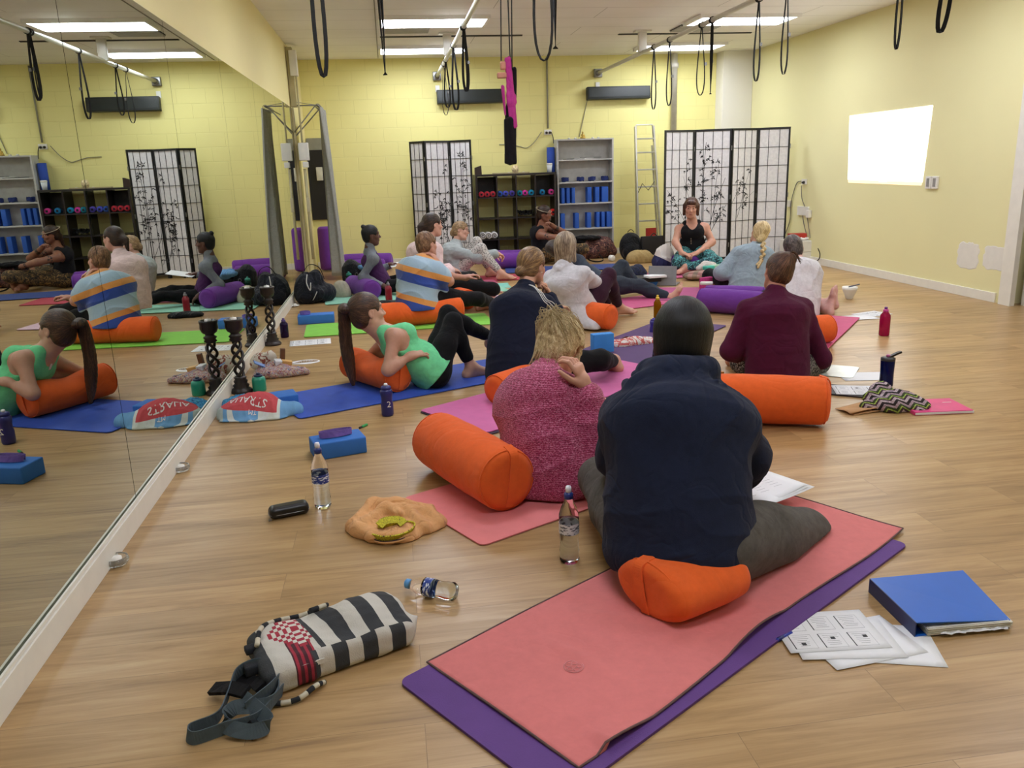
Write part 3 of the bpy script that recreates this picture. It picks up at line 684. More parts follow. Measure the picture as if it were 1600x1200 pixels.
# ================================================================== black cube shelf and grey bookshelf
M_CUBE = plain('blackbrown_veneer', '#231d1c', .4); M_CUBEP = plain('cube_insert', '#17181b', .5)
X0, X1, Y0c, Y1c = 1.29, 2.50, 12.36, 12.72; H0 = 1.29
r = empty('cube_shelf', ((X0+X1)/2, (Y0c+Y1c)/2, 0), 'black-brown open cube shelf standing against the back wall', 'shelf')
W = X1-X0; dy = (Y1c-Y0c)
m = MB(); th = .03
m.box((-W/2+th/2, 0, H0/2), (th, dy, H0)); m.box((W/2-th/2, 0, H0/2), (th, dy, H0)); m.box((0, 0, H0-th/2), (W-2*th, dy, th)); m.box((0, 0, th/2), (W-2*th, dy, th)); m.obj('frame', M_CUBE, r)
CW = (W-2*th)/4; CHh = (H0-2*th)/4
for k in range(1, 4): m = MB(); m.box((-W/2+th+CW*k, 0, H0/2), (.018, dy-.01, H0-2*th)); m.obj('divider', M_CUBE, r)
SZ = []
for k in range(1, 4):
    m = MB(); z = th+CHh*k; SZ.append(z)
    for q in range(4): m.box((-W/2+th+CW*(q+.5), 0, z), (CW-.018, dy-.012, .018))
    m.obj('shelf_board', M_CUBE, r)
for (q, row) in ((0, 3), (3, 3), (0, 0)): m = MB(); m.box((-W/2+th+CW*(q+.5), .12, th+CHh*(row+.5)), (CW-.02, .02, CHh-.02)); m.obj('back_panel', M_CUBEP, r)
sx = (X0+X1)/2
# little dumbbells / eye pillows rows: coloured rolled straps on the third row
M_ROLL = {}
def rolled(x, y, z, col, lb, r_=.042, w_=.05, nm='rolled_strap', grp='rolled straps on the cube shelf', bandc='#20222c'):
    e = empty(nm, (x, y, z), lb, 'rolled strap', grp)
    mt = fabric('roll_'+col.strip('#'), col, weave=500)
    m = MB(); m.lathe([(r_*.3, -w_), (r_*.9, -w_), (r_, -w_*.8), (r_*1.02, 0), (r_, w_*.8), (r_*.9, w_), (r_*.3, w_)], 18, M=TR((0, 0, r_), rx=PI/2)); m.obj('roll', mt, e)
    m = MB(); m.lathe([(r_*1.04, -.012), (r_*1.06, -.006), (r_*1.06, .006), (r_*1.04, .012)], 18, M=TR((0, 0, r_), rx=PI/2)); m.box((.0, -w_, r_), (.03, .006, .03), bev=.004); m.obj('buckle_band', fabric('roll_band', bandc), e)
    return e
zr = SZ[2]+.01
RC = [(568, '#b0303c', 'leftmost red roll'), (580, '#b0303c', 'middle red roll'), (591, '#b0303c', 'right red roll'), (600, '#2f4f9c', 'first blue roll'), (609, '#4a50b0', 'blue-violet roll'), (618, '#4a3f96', 'purple roll'), (629, '#1f7d92', 'teal roll before the pink one'), (640, '#c93a94', 'pink roll in the middle'), (652, '#1f86ae', 'turquoise roll right of the pink one')]
us = [752, 761, 770, 781, 790, 800, 812, 820, 830]
for (u, (q, col, lb)) in zip(us, RC):
    p = J(u, 303, 12.42); rolled(p.x, 12.44, zr, col, 'small %s on the black cube shelf' % lb)
for (u, col, lb) in ((847, '#1f6f9e', 'blue-green roll near the right of the shelf'), (861, '#c93a86', 'rightmost pink roll')):
    p = J(u, 300, 12.42); rolled(p.x, 12.44, zr, col, 'small %s on the black cube shelf' % lb)
p = J(864, 334, 12.42); rolled(p.x, 12.46, SZ[1]+.01, '#d8332c', 'orange-red roll in the cube shelf beside the man', r_=.05)
# black tangle of straps
s = MB(); p = J(823, 338, 12.5); rr_ = random.Random(3)
e = empty('strap_tangle', (p.x-.02, 12.52, SZ[1]+.01), 'tangled pile of black straps in the cube shelf left of the man', 'strap')
pts = [(.12*math.sin(k*.9+rr_.random())*(.6+.4*rr_.random()), .1*math.cos(k*1.7), .03+.035*math.sin(k*2.3)+.03) for k in range(60)]
P_ = []
for i in range(len(pts)-1):
    for k in range(5): t_ = k/5; P_.append(V(pts[i]).lerp(V(pts[i+1]), t_*t_*(3-2*t_)))
s.tube(P_, .006, 6); s.obj('cords', M_STRAP, e)
# three white rolled towels
for k, u in enumerate((754, 763, 772)):
    p = J(u, 367, 12.42); e = empty('rolled_towel', (p.x, 12.45, SZ[0]+.01), 'rolled white and black towel in the lower left cube, %s' % ('left', 'middle', 'right')[k], 'towel', 'rolled towels in the cube shelf')
    m = MB(); m.lathe([(.012, -.09), (.04, -.095), (.052, -.08), (.054, 0), (.052, .08), (.04, .095), (.012, .09)], 18, M=TR((0, 0, .054), rx=PI/2)); m.obj('roll', fabric('towel_white', '#dcd9d6'), e)
    m = MB(); P_ = [((.006+.0022*q)*math.cos(q*.55+k), -.097, .054+(.006+.0022*q)*math.sin(q*.55+k)) for q in range(19)]; m.tube(P_, .0045, 5); m.obj('spiral_edge', BLACK, e)
# items on top of the cube shelf
def tealight(p, lb, grp='tea lights', glass=False, r_=.02):
    e = empty('tea_light', p, lb, 'candle', grp)
    m = MB(); m.lathe([(r_, 0), (r_, r_*.8)], 16); m.obj('cup', plain('aluminium', '#c9c9c9', .3, .8), e)
    m = MB(); m.lathe([(r_*.9, r_*.5), (r_*.9, r_*.95), (0.001, r_*1.0)], 16, cap=False); m.tube([(0, 0, r_*.9), (0, 0, r_*1.5)], .001, 4); m.obj('wax', plain('wax', '#eeece6', .6), e)
    return e
for u, lb in ((795, 'tea light left of the round lantern on the cube shelf'), (818, 'tea light right of the round lantern on the cube shelf')):
    p = J(u, 272, 12.5); tealight((p.x, 12.5, H0), lb, 'tea lights on the cube shelf')
p = J(805, 265, 12.5); e = empty('round_lantern', (p.x, 12.5, H0), 'round gold and white patterned candle lantern on the cube shelf', 'lantern')
m = MB(); m.lathe([(.02, 0), (.045, .025), (.055, .06), (.045, .10), (.025, .12)], 20); m.obj('globe', plain('mosaic', '#d9c39a', .3, .2, var=.5, nscale=60), e)
p = J(747, 267, 12.5); e = empty('incense_box', (p.x, 12.5, H0), 'small dark box with sloped top at the left end of the cube shelf', 'box')
m = MB(); m.add([(-.05, -.04, 0), (.05, -.04, 0), (.05, .04, 0), (-.05, .04, 0), (-.05, -.04, .10), (.045, -.04, .13), (.045, .04, .13), (-.05, .04, .10)], [(0, 1, 2, 3), (4, 5, 6, 7), (0, 1, 5, 4), (1, 2, 6, 5), (2, 3, 7, 6), (3, 0, 4, 7)]); m.obj('box_body', plain('box_dark', '#3a2a22', .5), e)
p = J(858, 262, 12.45); e = empty('paper_cup', (p.x, 12.42, H0), 'white takeaway paper cup standing before the rolled blue mat', 'cup')
m = MB(); m.lathe([(.03, 0), (.042, .11)], 20); m.obj('cup_body', plain('cup_white', '#d8e0e6', .5), e)
m = MB(); m.lathe([(.045, .108), (.045, .12), (.038, .13)], 20); m.obj('cup_lid', WHITE, e)
p = J(861, 245, 12.6); e = empty('rolled_mat', (p.x, 12.62, H0), 'rolled blue exercise mat standing on the cube shelf', 'yoga mat')
m = MB(); m.lathe([(.06, 0), (.06, .36)], 24); m.obj('roll', plain('mat_blue', '#2c50b4', .7, bump=.2, bscale=200), e)
m = MB(); m.tube([((.01+.0016*q)*math.cos(q*.5), (.01+.0016*q)*math.sin(q*.5), .361) for q in range(32)], .003, 4); m.obj('spiral_edge', plain('mat_blue_dark', '#213e91', .7), e)
m = MB(); m.box((sx-.05, 12.52, H0+.008), (.55, .1, .016)); tag(m.obj('wooden_strip', plain('pale_wood', '#b3a27c', .6)), 'pale wooden strip lying on top of the cube shelf', 'board')
# grey bookshelf
BX0, BX1, BY0, BY1, BH = 2.55, 3.42, 12.50, 12.73, 1.76
M_GREY = plain('shelf_grey', '#c0bfbb', .5)
r = empty('bookshelf', ((BX0+BX1)/2, (BY0+BY1)/2, 0), 'tall light grey bookshelf holding blue yoga blocks', 'bookshelf')
W = BX1-BX0; dy = BY1-BY0; m = MB()
m.box((-W/2+.01, 0, BH/2), (.022, dy, BH)); m.box((W/2-.01, 0, BH/2), (.022, dy, BH)); m.box((0, 0, BH-.01), (W-.04, dy, .02)); m.box((0, dy/2-.004, BH/2), (W-.04, .006, BH-.04)); m.obj('frame', M_GREY, r)
BZ = [J(915, v, 12.5).z for v in (400, 354, 315, 281, 246)]
BZ = [.03, .43, .81, 1.125, 1.455]
for z in BZ:
    m = MB(); m.box((0, -.004, z), (W-.045, dy-.012, .02)); m.obj('shelf_board', M_GREY, r)
bx = (BX0+BX1)/2
M_YB = plain('foam_blue', '#2a5cb8', .75, var=.06, bump=.15, bscale=300)
def yblock(x, y, z, lb, w_=.075, rz=0, h_=.23, d_=.15):
    m = MB(); m.box((0, 0, h_/2), (w_, d_, h_), bev=.006); o = m.obj('yoga_block', M_YB, loc=(x, y, z), rot=(0, 0, rz)); return tag(o, lb, 'yoga block', 'blue foam blocks on the grey bookshelf')
for (row, z, L_) in ((1, BZ[2]+.01, ((880, 'far left'), (888, 'second from left'), (896, 'third from left'), (921, 'first of the right three'), (933, 'middle of the right three'), (945, 'last and widest of the right three'))),
                     (0, BZ[1]+.01, ((879, 'far left'), (901, 'alone, left of centre'), (920, 'just right of centre'), (934, 'leftmost of the right four'), (942, 'second of the right four'), (950, 'third of the right four')))):
    for (u, lb) in L_:
        p = J(u, 340, 12.55); wd = .10 if (u in (945,)) else (.065 if u in (879, 901, 920, 921, 933) else .05)
        yblock(p.x, 12.60, z, 'blue foam yoga block on the %s shelf, %s' % ('upper block' if row else 'lower block', lb), wd)
p = J(954.5, 340, 12.55); yblock(p.x, 12.6, BZ[1]+.01, 'blue foam yoga block on the lower block shelf, last of the right four', .045)
# straps on the third shelf, papers on the top one
M_DB = fabric('strap_navy', '#2b3566')
for k, (u, lb) in enumerate(((884, 'left'), (908, 'centre left'), (926, 'centre right'), (946, 'right'))):
    p = J(u, 278, 12.55); e = empty('coiled_strap', (p.x, 12.6, BZ[3]+.01), 'coiled navy cotton strap on the bookshelf, %s of four' % lb, 'strap', 'coiled navy straps on the bookshelf')
    rr_ = random.Random(k+40); m = MB(); P_ = []
    for q in range(150): a = q*.33; P_.append((.06*math.cos(a)*(.4+.6*abs(math.sin(q*.11+k))), .05*math.sin(a)*.9, .02+.03*abs(math.sin(q*.045+k))+.012*math.sin(q*.7)))
    m.ribbon(P_, .022, .003, side=(0, 0, 1)); m.obj('webbing', M_DB, e)
for k, (x, z, c_) in enumerate(((-.16, 0, '#1c1c1f'), (-.02, .008, '#e6e4dd'), (.1, .016, '#2a2a2c'))):
    m = MB(); m.box((bx+x, 12.58, BZ[4]+.015+z), (.30, .13, .008), M=None); tag(m.obj('booklet', plain('booklet_%d' % k, c_, .6)), ['black booklet lying left on the top bookshelf board', 'white booklet lying on the black one on the top board', 'dark grey booklet lying on top of the white one'][k], 'booklet', 'booklets on the top bookshelf board')
for u, lb in ((889, 'leftmost'), (899, 'second'), (926, 'third'), (935, 'rightmost')):
    p = J(u, 216, 12.6); tealight((p.x, 12.6, BH), 'tea light on the grey bookshelf top, %s of four' % lb, 'tea lights on the bookshelf')
p = J(911, 212, 12.6); s = S(); X_ = p.x; e = empty('buddha_statue', (X_, 12.62, BH), 'small golden seated figure statue on the grey bookshelf', 'statue')
s.el((0, 0, .015), (.045, .03, .018), k=.01).el((0, 0, .045), (.022, .018, .03), k=.01).el((0, 0, .088), (.013, .013, .016), k=.006).rc((0, 0, .10), (0, 0, .112), .006, .003, k=.004).rc((.022, 0, .06), (.03, -.01, .03), .008, k=.006).rc((-.022, 0, .06), (-.03, -.01, .03), .008, k=.006)
s.obj('figure', plain('gold', '#b89a4a', .35, .7), parent=e, h=.004)
# ladder leaning at the back wall
r = empty('step_ladder', (3.88, 12.1, 0), 'aluminium step ladder leaning folded against the back wall', 'ladder')
M_AL = plain('ladder_aluminium', '#b9b7ac', .35, .7); HT = 1.93
def LP(x, z): return (x*(1-.22*z/HT), .35*z/HT, z)
for sgn in (-1, 1):
    m = MB(); m.ribbon([LP(sgn*.18, .0), LP(sgn*.18, HT-.02)], .06, .022, side=(0, 1, 0)); m.obj('side_rail', M_AL, r)
for z in (.28, .53, .78, 1.03, 1.28, 1.53, 1.73):
    m = MB(); p = LP(0, z); m.box(p, (.33*(1-.22*z/HT), .07, .02), bev=.003); m.obj('tread', M_AL, r)
m = MB(); m.tube([LP(-.17, HT-.25), LP(-.16, HT), LP(.16, HT), LP(.17, HT-.25)], .012, 8); m.obj('top_rail', M_AL, r)
for sgn in (-1, 1):
    m = MB(); m.ribbon([(sgn*.17, .12, .02), (sgn*.13, .37, HT-.3)], .04, .02, side=(0, 1, 0)); m.obj('rear_leg', M_AL, r)
m = MB(); m.tube([(-.13, .2, .95), (-.1, .1, 1.08), (0, .12, .98), (.12, .2, 1.1)], .006, 6); m.obj('folding_brace', M_PLUG, r)
m = MB(); m.box((-.0, -.03, .32), (.16, .01, .22)); m.obj('red_label', plain('red_plastic', '#b8322a', .5), r)
# projected picture, switches, sockets and cables on the right wall
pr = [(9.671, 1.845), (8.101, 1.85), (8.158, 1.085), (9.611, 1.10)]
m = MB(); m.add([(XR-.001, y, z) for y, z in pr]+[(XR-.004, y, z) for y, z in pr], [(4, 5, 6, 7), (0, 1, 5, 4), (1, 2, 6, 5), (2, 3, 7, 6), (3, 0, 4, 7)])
r = m.obj('projected_image', emis('projection_white', '#ffffff', 2.2)); tag(r, 'bright white skewed projector picture on the yellow right wall', 'projection')  # thin glowing sheet stands in for the light thrown by the projector
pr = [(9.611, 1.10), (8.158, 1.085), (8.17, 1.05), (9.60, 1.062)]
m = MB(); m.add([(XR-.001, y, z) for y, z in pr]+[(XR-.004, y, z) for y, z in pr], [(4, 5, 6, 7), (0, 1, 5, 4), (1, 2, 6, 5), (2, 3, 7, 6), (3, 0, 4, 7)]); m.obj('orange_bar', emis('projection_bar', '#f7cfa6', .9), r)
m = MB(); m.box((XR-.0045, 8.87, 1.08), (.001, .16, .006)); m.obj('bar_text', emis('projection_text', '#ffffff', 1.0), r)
for k, (u, v) in enumerate(((1453, 285), (1463, 285))):
    p = JX(u, v, XR); e = empty('wall_switch', (XR, p.y, p.z), 'white framed wall controller below the projection, %s of two' % ('left', 'right')[k], 'switch', 'wall controllers by the projection')
    m = MB(); m.box((-.012, 0, 0), (.024, .085, .125), bev=.004); m.obj('plate', WHITE, e)
    m = MB(); m.box((-.026, 0, 0), (.006, .04, .085), bev=.002); m.obj('rocker', plain('rocker_grey', '#8f8d88', .5), e)
p1 = JX(1258, 284, XR); socket((XR, p1.y, p1.z), PI/2*1.0+PI, 'white socket high on the right wall with a black plug', plugs=1)
p2 = JX(1235, 318, XR); e = empty('cable_box', (XR, p2.y, p2.z), 'small white box on the wall right beside the tall screen', 'box')
m = MB(); m.box((-.015, 0, 0), (.03, .08, .09), bev=.003); m.obj('box_body', WHITE, e)
p3 = JX(1262, 330, XR); e = empty('wall_socket', (XR, p3.y, p3.z), 'wide white wall socket with an adapter above the white drawers', 'power socket')
m = MB(); m.box((-.012, .1, 0), (.024, .30, .12), bev=.003); m.obj('plate', WHITE, e); m = MB(); m.box((-.03, -.09, -.03), (.05, .07, .1), bev=.006); m.obj('adapter', WHITE, e)
WC = plain('cable_grey', '#6f6d66', .5)
def rw(u, v, o=.015): p = JX(u, v, XR-o); return p
cable('power_cable', [rw(1256, 283), rw(1246, 285), rw(1240, 300), rw(1236, 318), rw(1234, 345), rw(1226, 368), rw(1222, 380)], .006, WC, 'cable from the high socket down past the small white box')
cable('power_cable', [rw(1252, 290), rw(1253, 310), rw(1258, 325), rw(1262, 345), rw(1266, 372)], .005, WC, 'cable from the high socket past the wide socket to the drawers')
cable('power_cable', [rw(1254, 336), rw(1256, 350), rw(1260, 366)], .005, WC, 'short cable hanging from the wide white socket')
cable('power_cable', [rw(1278, 388, .06), rw(1281, 396, .03), rw(1280, 404, .03), rw(1275, 409, .06)], .006, M_PLUG, 'black cable hanging down right of the white drawers')
# white drawer unit with tissue box
q0 = fl(1236, 413); yd = 10.42
xa = J(1240, 405, yd).x-.03; xb = J(1276, 405, yd).x-.045
r = empty('drawer_unit', ((xa+xb)/2, yd+.18, 0), 'small white two-drawer unit standing in the right back corner', 'drawers')
W = xb-xa; Hd = J(1258, 376, yd).z
m = MB(); m.box((0, 0, Hd/2), (W, .36, Hd-.0), bev=.003); m.obj('body', WHITE, r)
for k, z in enumerate((Hd*.26, Hd*.73)): m = MB(); m.box((0, -.186, z), (W-.012, .014, Hd*.44), bev=.003); m.obj('drawer', WHITE, r)
e = empty('tissue_box', ((xa+xb)/2-.03, yd+.1, Hd), 'red tissue box with white tissues on the white drawers', 'tissue box')
m = MB(); m.box((0, .03, .05), (.22, .12, .08), bev=.004); m.obj('box_body', plain('tissue_red', '#c0392e', .5), e)
s = S()
for k in range(6): s.el((-.1+.04*k, -.05, .015+.008*(k % 2)), (.028, .02, .018), k=.01)
s.disp(lambda X, Y, Z: .004*wav(X, Y, Z, 160)); s.obj('tissues', plain('tissue_white', '#eeeceb', .8), parent=e, h=.005)
from mathutils.bvhtree import BVHTree
# ================================================================== people
def ik(a, c, l1, l2, pole):
    a = V(a); c = V(c); d = c-a; L = d.length
    if L > (l1+l2)*.995: c = a+d*((l1+l2)*.995/L); d = c-a; L = d.length
    if L < abs(l1-l2)*1.02+.01: L = abs(l1-l2)*1.02+.01
    x = (l1*l1-l2*l2+L*L)/(2*L); h = math.sqrt(max(l1*l1-x*x, 0)); u = d.normalized()
    p = V(pole); p = p-u*p.dot(u); p = p.normalized() if p.length > 1e-6 else u.orthogonal().normalized()
    return a+u*x+p*h, c
def skin_mat(name, col):
    if name in MATS: return MATS[name]
    t = NT(name); c = t.coord(); a = t.n('ShaderNodeAttribute', attribute_name='tint')
    nz = t.ramp(t.noise(c, 35, 4), [(.3, '#f2f2f2'), (.7, '#ffffff')])
    t.base(t.mix(1.0, a.outputs['Color'], nz, 'MULTIPLY')); t.set(Roughness=.5)
    t.b.inputs['Subsurface Weight'].default_value = .08; t.b.inputs['Subsurface Radius'].default_value = (.02, .008, .004); t.b.inputs['Subsurface Scale'].default_value = .3
    t.bump(t.noise(c, 160, 3), .06, .002); MATS[name] = t.m; return t.m
def hair_mat(name, lo, mid, hi, rough=.42, sc=16):
    if name in MATS: return MATS[name]
    t = NT(name); v = t.coord(attr='flow'); n1 = t.noise(v, sc, 4, .65, .2); n2 = t.noise(v, sc*.28, 2)
    n3 = t.noise(v, sc*3.2, 2)
    f = t.math('ADD', t.math('ADD', t.math('MULTIPLY', n1, .5), t.math('MULTIPLY', n3, .25)), t.math('MULTIPLY', n2, .25))
    t.base(t.ramp(f, [(.38, lo), (.5, mid), (.60, hi)])); t.set(Roughness=rough)
    t.b.inputs['Specular IOR Level'].default_value = .4
    t.bump(t.math('ADD', n1, t.math('MULTIPLY', n3, .6)), .55, .004); MATS[name] = t.m; return t.m
def flow_fn(center, axis, tw=0.0, along=3.0):
    c = npv(center); a = npv(axis); a = a/np.linalg.norm(a); u = np.cross(a, [0.31, .2, .93]); u /= np.linalg.norm(u); w_ = np.cross(a, u)
    def f(vs):
        q = vs-c; x = q@u; y = q@w_; z = q@a; th = np.arctan2(y, x)+tw*z; return np.stack([np.cos(th), np.sin(th), z*along], 1)
    return {'flow': f}
class Person:
    def __init__(s, name_label, base, pelvis, neck, head, face, up=None, look=None, side=None, bow=.03, g=1.0, gw=1.0, sh=.165, k=1.0, skin='#c99377', bust=.0, headk=1.0, lean=None, hair_col=None, lips='#a8605a', h=.006, grp=None, limb=1.0, shd=.085):
        s.label = name_label; s.base = V(base); s.P = V(pelvis); s.N = V(neck); s.H = V(head); s.g = g; s.gw = gw; s.k = k; s.h = h; s.grp = grp; s.limb = limb
        s.face = V(face).normalized()                        # torso facing
        s.up = (s.N-s.P).normalized()
        s.side = V(side).normalized() if side is not None else s.face.cross(V((0, 0, 1))).normalized()   # her right
        s.side = (s.side - s.up*s.side.dot(s.up)).normalized()
        s.fwd = s.up.cross(s.side).normalized()
        if s.fwd.dot(s.face) < 0: s.fwd = -s.fwd
        s.skin = skin; s.lips = lips; s.hair_col = hair_col; s.bust = bust; s.hk = headk*k
        L = (s.N-s.P).length
        s.W = s.P.lerp(s.N, .36)-s.fwd*bow*.7; s.C = s.P.lerp(s.N, .72)-s.fwd*bow
        s.lk = V(look).normalized() if look is not None else s.face
        hu = V(up) if up is not None else (s.H-s.N); hu = hu-s.lk*hu.dot(s.lk); s.hu = hu.normalized(); s.hr = s.lk.cross(s.hu).normalized()
        s.sh = {1: s.N+s.side*sh*k-s.up*shd*k+s.fwd*.012, -1: s.N-s.side*sh*k-s.up*shd*k+s.fwd*.012}
        s.hip = {1: s.P+s.side*.085*gw*k-s.up*.0, -1: s.P-s.side*.085*gw*k}
        s.arm = {}; s.leg = {}; s.hands = {}; s.handk = 1.0
        s.l1, s.l2, s.t1, s.t2 = .285*k, .245*k, .42*k, .41*k
    def Arm(s, q, wrist, pole, hd=None, pn=None, curl=.5, spread=.1, elbow=None):
        if elbow is not None: e = V(elbow); w_ = V(wrist)
        else: e, w_ = ik(s.sh[q], wrist, s.l1, s.l2, pole)
        hd = V(hd).normalized() if hd is not None else (w_-e).normalized()
        pn = V(pn).normalized() if pn is not None else V((0, 0, -1))
        s.arm[q] = (s.sh[q], e, w_); s.hands[q] = (hd, pn, curl, spread); return s
    def Leg(s, q, ankle, pole, toe=None, sole=None, knee=None):
        if knee is not None: kn = V(knee); an = V(ankle)
        else: kn, an = ik(s.hip[q], ankle, s.t1, s.t2, pole)
        toe = V(toe).normalized() if toe is not None else s.face
        s.leg[q] = (s.hip[q], kn, an, toe, V(sole).normalized() if sole is not None else V((0, 0, -1))); return s
    def hl(s, x, y, z): return s.H+(s.hr*x+s.lk*y+s.hu*z)*s.hk
    # ---- primitive groups
    def torso(s, S_, inf=0, shoulders=True, kk=.06, hips=True):
        g, gw, k = s.g, s.gw, s.k; sd = s.side
        if hips: S_.ec(s.P-s.up*.02*k, s.P.lerp(s.W, .6), sd, .165*gw*k+inf, .145*gw*k+inf, .115*g*k+inf, .10*g*k+inf, k=kk)
        S_.ec(s.P.lerp(s.W, .5), s.W, sd, .145*gw*k+inf, .128*gw*k+inf, .10*g*k+inf, .09*g*k+inf, k=kk)
        S_.ec(s.W, s.C, sd, .128*gw*k+inf, .15*gw*k+inf, .09*g*k+inf, .10*g*k+inf, k=kk)
        top = s.N-s.up*.06*k
        S_.ec(s.C, top, sd, .15*gw*k+inf, .085*k+inf, .10*g*k+inf, .058*k+inf, k=kk)
        if shoulders:
            for q in (1, -1): S_.rc(s.sh[q], s.N-s.up*.035*k+sd*.03*q*k, .052*k*s.limb+inf, .042*k+inf, k=.05)
            S_.rc(s.N-s.up*.05*k, s.N+(s.hl(0, -.02, -.07)-s.N)*.35, .062*k+inf*.7, .050*k+inf*.5, k=.05)
        if s.bust:
            for q in (1, -1): S_.el(s.C+s.fwd*(.085*g*k)+sd*.068*q*k-s.up*.01, (.06*k+s.bust+inf,)*3, k=.05)
        return S_
    def armp(s, S_, q, inf=0, frac=2.0, kk=.03, loose=0):
        a, e, w_ = s.arm[q]; L = s.limb; k = s.k
        f1 = min(frac, 1); S_.rc(a, a.lerp(e, f1), .050*k*L+inf, (.050+(.040-.050)*f1)*k*L+inf+loose*f1, k=kk)
        if frac > 1:
            f2 = min(frac-1, 1); S_.rc(e, e.lerp(w_, f2), .040*k*L+inf+loose, (.040+(.027-.040)*f2)*k*L+inf+loose, k=kk)
            S_.rc(e.lerp(w_, .1), e.lerp(w_, min(.45, f2)), .040*k*L+inf+loose, .037*k*L+inf+loose, k=kk)
        return S_
    def legp(s, S_, q, inf=0, frac=2.0, kk=.035, loose=0):
        a, kn, an, toe, sole = s.leg[q]; L = s.limb*s.gw**.5; k = s.k
        S_.rc(a, a.lerp(kn, .5), .092*k*L+inf, .078*k*L+inf, k=kk); S_.rc(a.lerp(kn, .5), kn, .078*k*L+inf, .057*k*L+inf, k=kk)
        if frac > 1:
            f2 = min(frac-1, 1); bk = (a-kn).normalized()*.018*k
            m_ = kn.lerp(an, .35)+bk; S_.rc(kn, m_, .054*k*L+inf+loose*.5, .056*k*L+inf+loose*.6, k=kk)
            if f2 > .35: S_.rc(m_, m_.lerp(an, (f2-.35)/.65), .056*k*L+inf+loose*.6, (.056+(.036-.056)*(f2-.35)/.65)*k*L+inf+loose, k=kk)
        return S_
    def foot(s, S_, q):
        a, kn, an, toe, sole = s.leg[q]; k = s.k; up = -(sole-toe*sole.dot(toe)).normalized(); r_ = toe.cross(up).normalized()
        if r_.dot(s.side)*q < 0: r_ = -r_          # r_ = outer side
        heel = an-up*.045*k-toe*.035*k; ball = an+toe*.125*k-up*.052*k
        S_.rc(an, heel, .034*k, .032*k, k=.03); S_.rc(an+up*.0, ball, .036*k, .022*k, k=.03); S_.rc(heel, ball, .030*k, .024*k, k=.03)
        S_.rc(ball-r_*.025*k, ball+r_*.028*k-toe*.02*k, .021*k, .017*k, k=.02)
        for i in range(5):
            o = -.034+.0165*i; L = (.052, .045, .040, .034, .026)[i]; rr_ = (.0135, .0095, .009, .0085, .008)[i]
            b0 = ball+r_*o*k+toe*(.005-.004*i)*k-up*.006*k; S_.rc(b0, b0+toe*L*k-up*.004*k, rr_*k*1.05, rr_*k, k=.007)
    def hand(s, S_, q):
        hd, pn, curl, spread = s.hands[q]; w_ = s.arm[q][2]; k = s.k*s.handk
        pn = (pn-hd*pn.dot(hd)).normalized(); r_ = hd.cross(pn)      # across the palm
        # thumb lies on the inner side: right hand (q=1) with palm down (pn=-z), hd=fwd -> thumb to the left (-side)
        r_ = r_*(-1 if q == 1 else 1)*-1
        tn = -r_ if False else r_
        S_.rc(w_, w_+hd*.03*k, .026*k, .028*k, k=.02)
        S_.ec(w_+hd*.02*k, w_+hd*.082*k, r_, .028*k, .040*k, .016*k, .0135*k, k=.015)
        for i in range(4):
            o = (.5*(3-2*i)/3)*.062; L = (.068, .076, .071, .056)[i]; rd = (.0088, .009, .0086, .0078)[i]*1.06
            p = w_+hd*(.085-.003*abs(i-1))*k+r_*o*k; d = (hd+r_*(o*spread*12)).normalized(); c_ = curl*(1+.08*i)
            segs = (.45, .32, .23); rr_ = rd*k; q0 = p-d*.012*k
            for j in range(3):
                a_ = c_*(.75 if j == 0 else .95)
                ca, sa = math.cos(a_), math.sin(a_); d2 = d*ca+pn*sa; pnn = pn*ca-d*sa
                e = p+d2*L*segs[j]*k; S_.rc(q0 if j == 0 else p, e, rr_, rr_*.93, k=.004); p = e; d = d2; pn_ = pnn; rr_ *= .93; pn, sv = pnn, pn
                q0 = p
            # restore palm normal for the next finger
            pn = V(s.hands[q][1]); pn = (pn-hd*pn.dot(hd)).normalized()
        t0 = w_+hd*.022*k+r_*.022*k; td = (hd*.62+r_*.66+pn*.35).normalized(); t1 = t0+td*.042*k
        S_.rc(t0, t1, .0145*k, .0115*k, k=.012); t2d = (td*.7+hd*.5+pn*.25*(.5+curl)).normalized(); t2 = t1+t2d*.034*k; S_.rc(t1, t2, .011*k, .0095*k, k=.005)
        S_.rc(t2, t2+(t2d+hd*.2).normalized()*.022*k, .0095*k, .0078*k, k=.005)
    def head(s, S_):
        k = s.hk; R = (s.hr, s.lk, s.hu); A = s.hl
        S_.el(A(0, -.012, .032), (.075*k, .094*k, .086*k), R, k=.02)
        S_.el(A(0, .026, -.035), (.058*k, .062*k, .076*k), R, k=.03)
        S_.rc(A(-.022, .052, -.088), A(.022, .052, -.088), .020*k, k=.03); S_.el(A(0, .066, -.096), (.018*k, .014*k, .014*k), R, k=.015)
        for q in (1, -1):
            S_.rc(A(.052*q, -.01, -.045), A(.025*q, .045, -.092), .018*k, .016*k, k=.03)      # jaw line
            S_.el(A(.036*q, .058, -.022), (.024*k, .022*k, .020*k), R, k=.02)                    # cheek
        S_.el(A(0, .070, .034), (.052*k, .020*k, .016*k), R, k=.018)                             # brow
        for q in (1, -1): S_.el(A(.031*q, .094, .008), (.018*k, .013*k, .012*k), R, k=.010, mode='s')
        for q in (1, -1): S_.el(A(.031*q, .070, .008), (.0155*k, .0145*k, .011*k), R, k=.004)   # lids
        S_.rc(A(0, .080, .014), A(0, .103, -.022), .0085*k, .0115*k, k=.010)
        for q in (1, -1): S_.el(A(.011*q, .092, -.026), (.0085*k, .011*k, .008*k), R, k=.006)
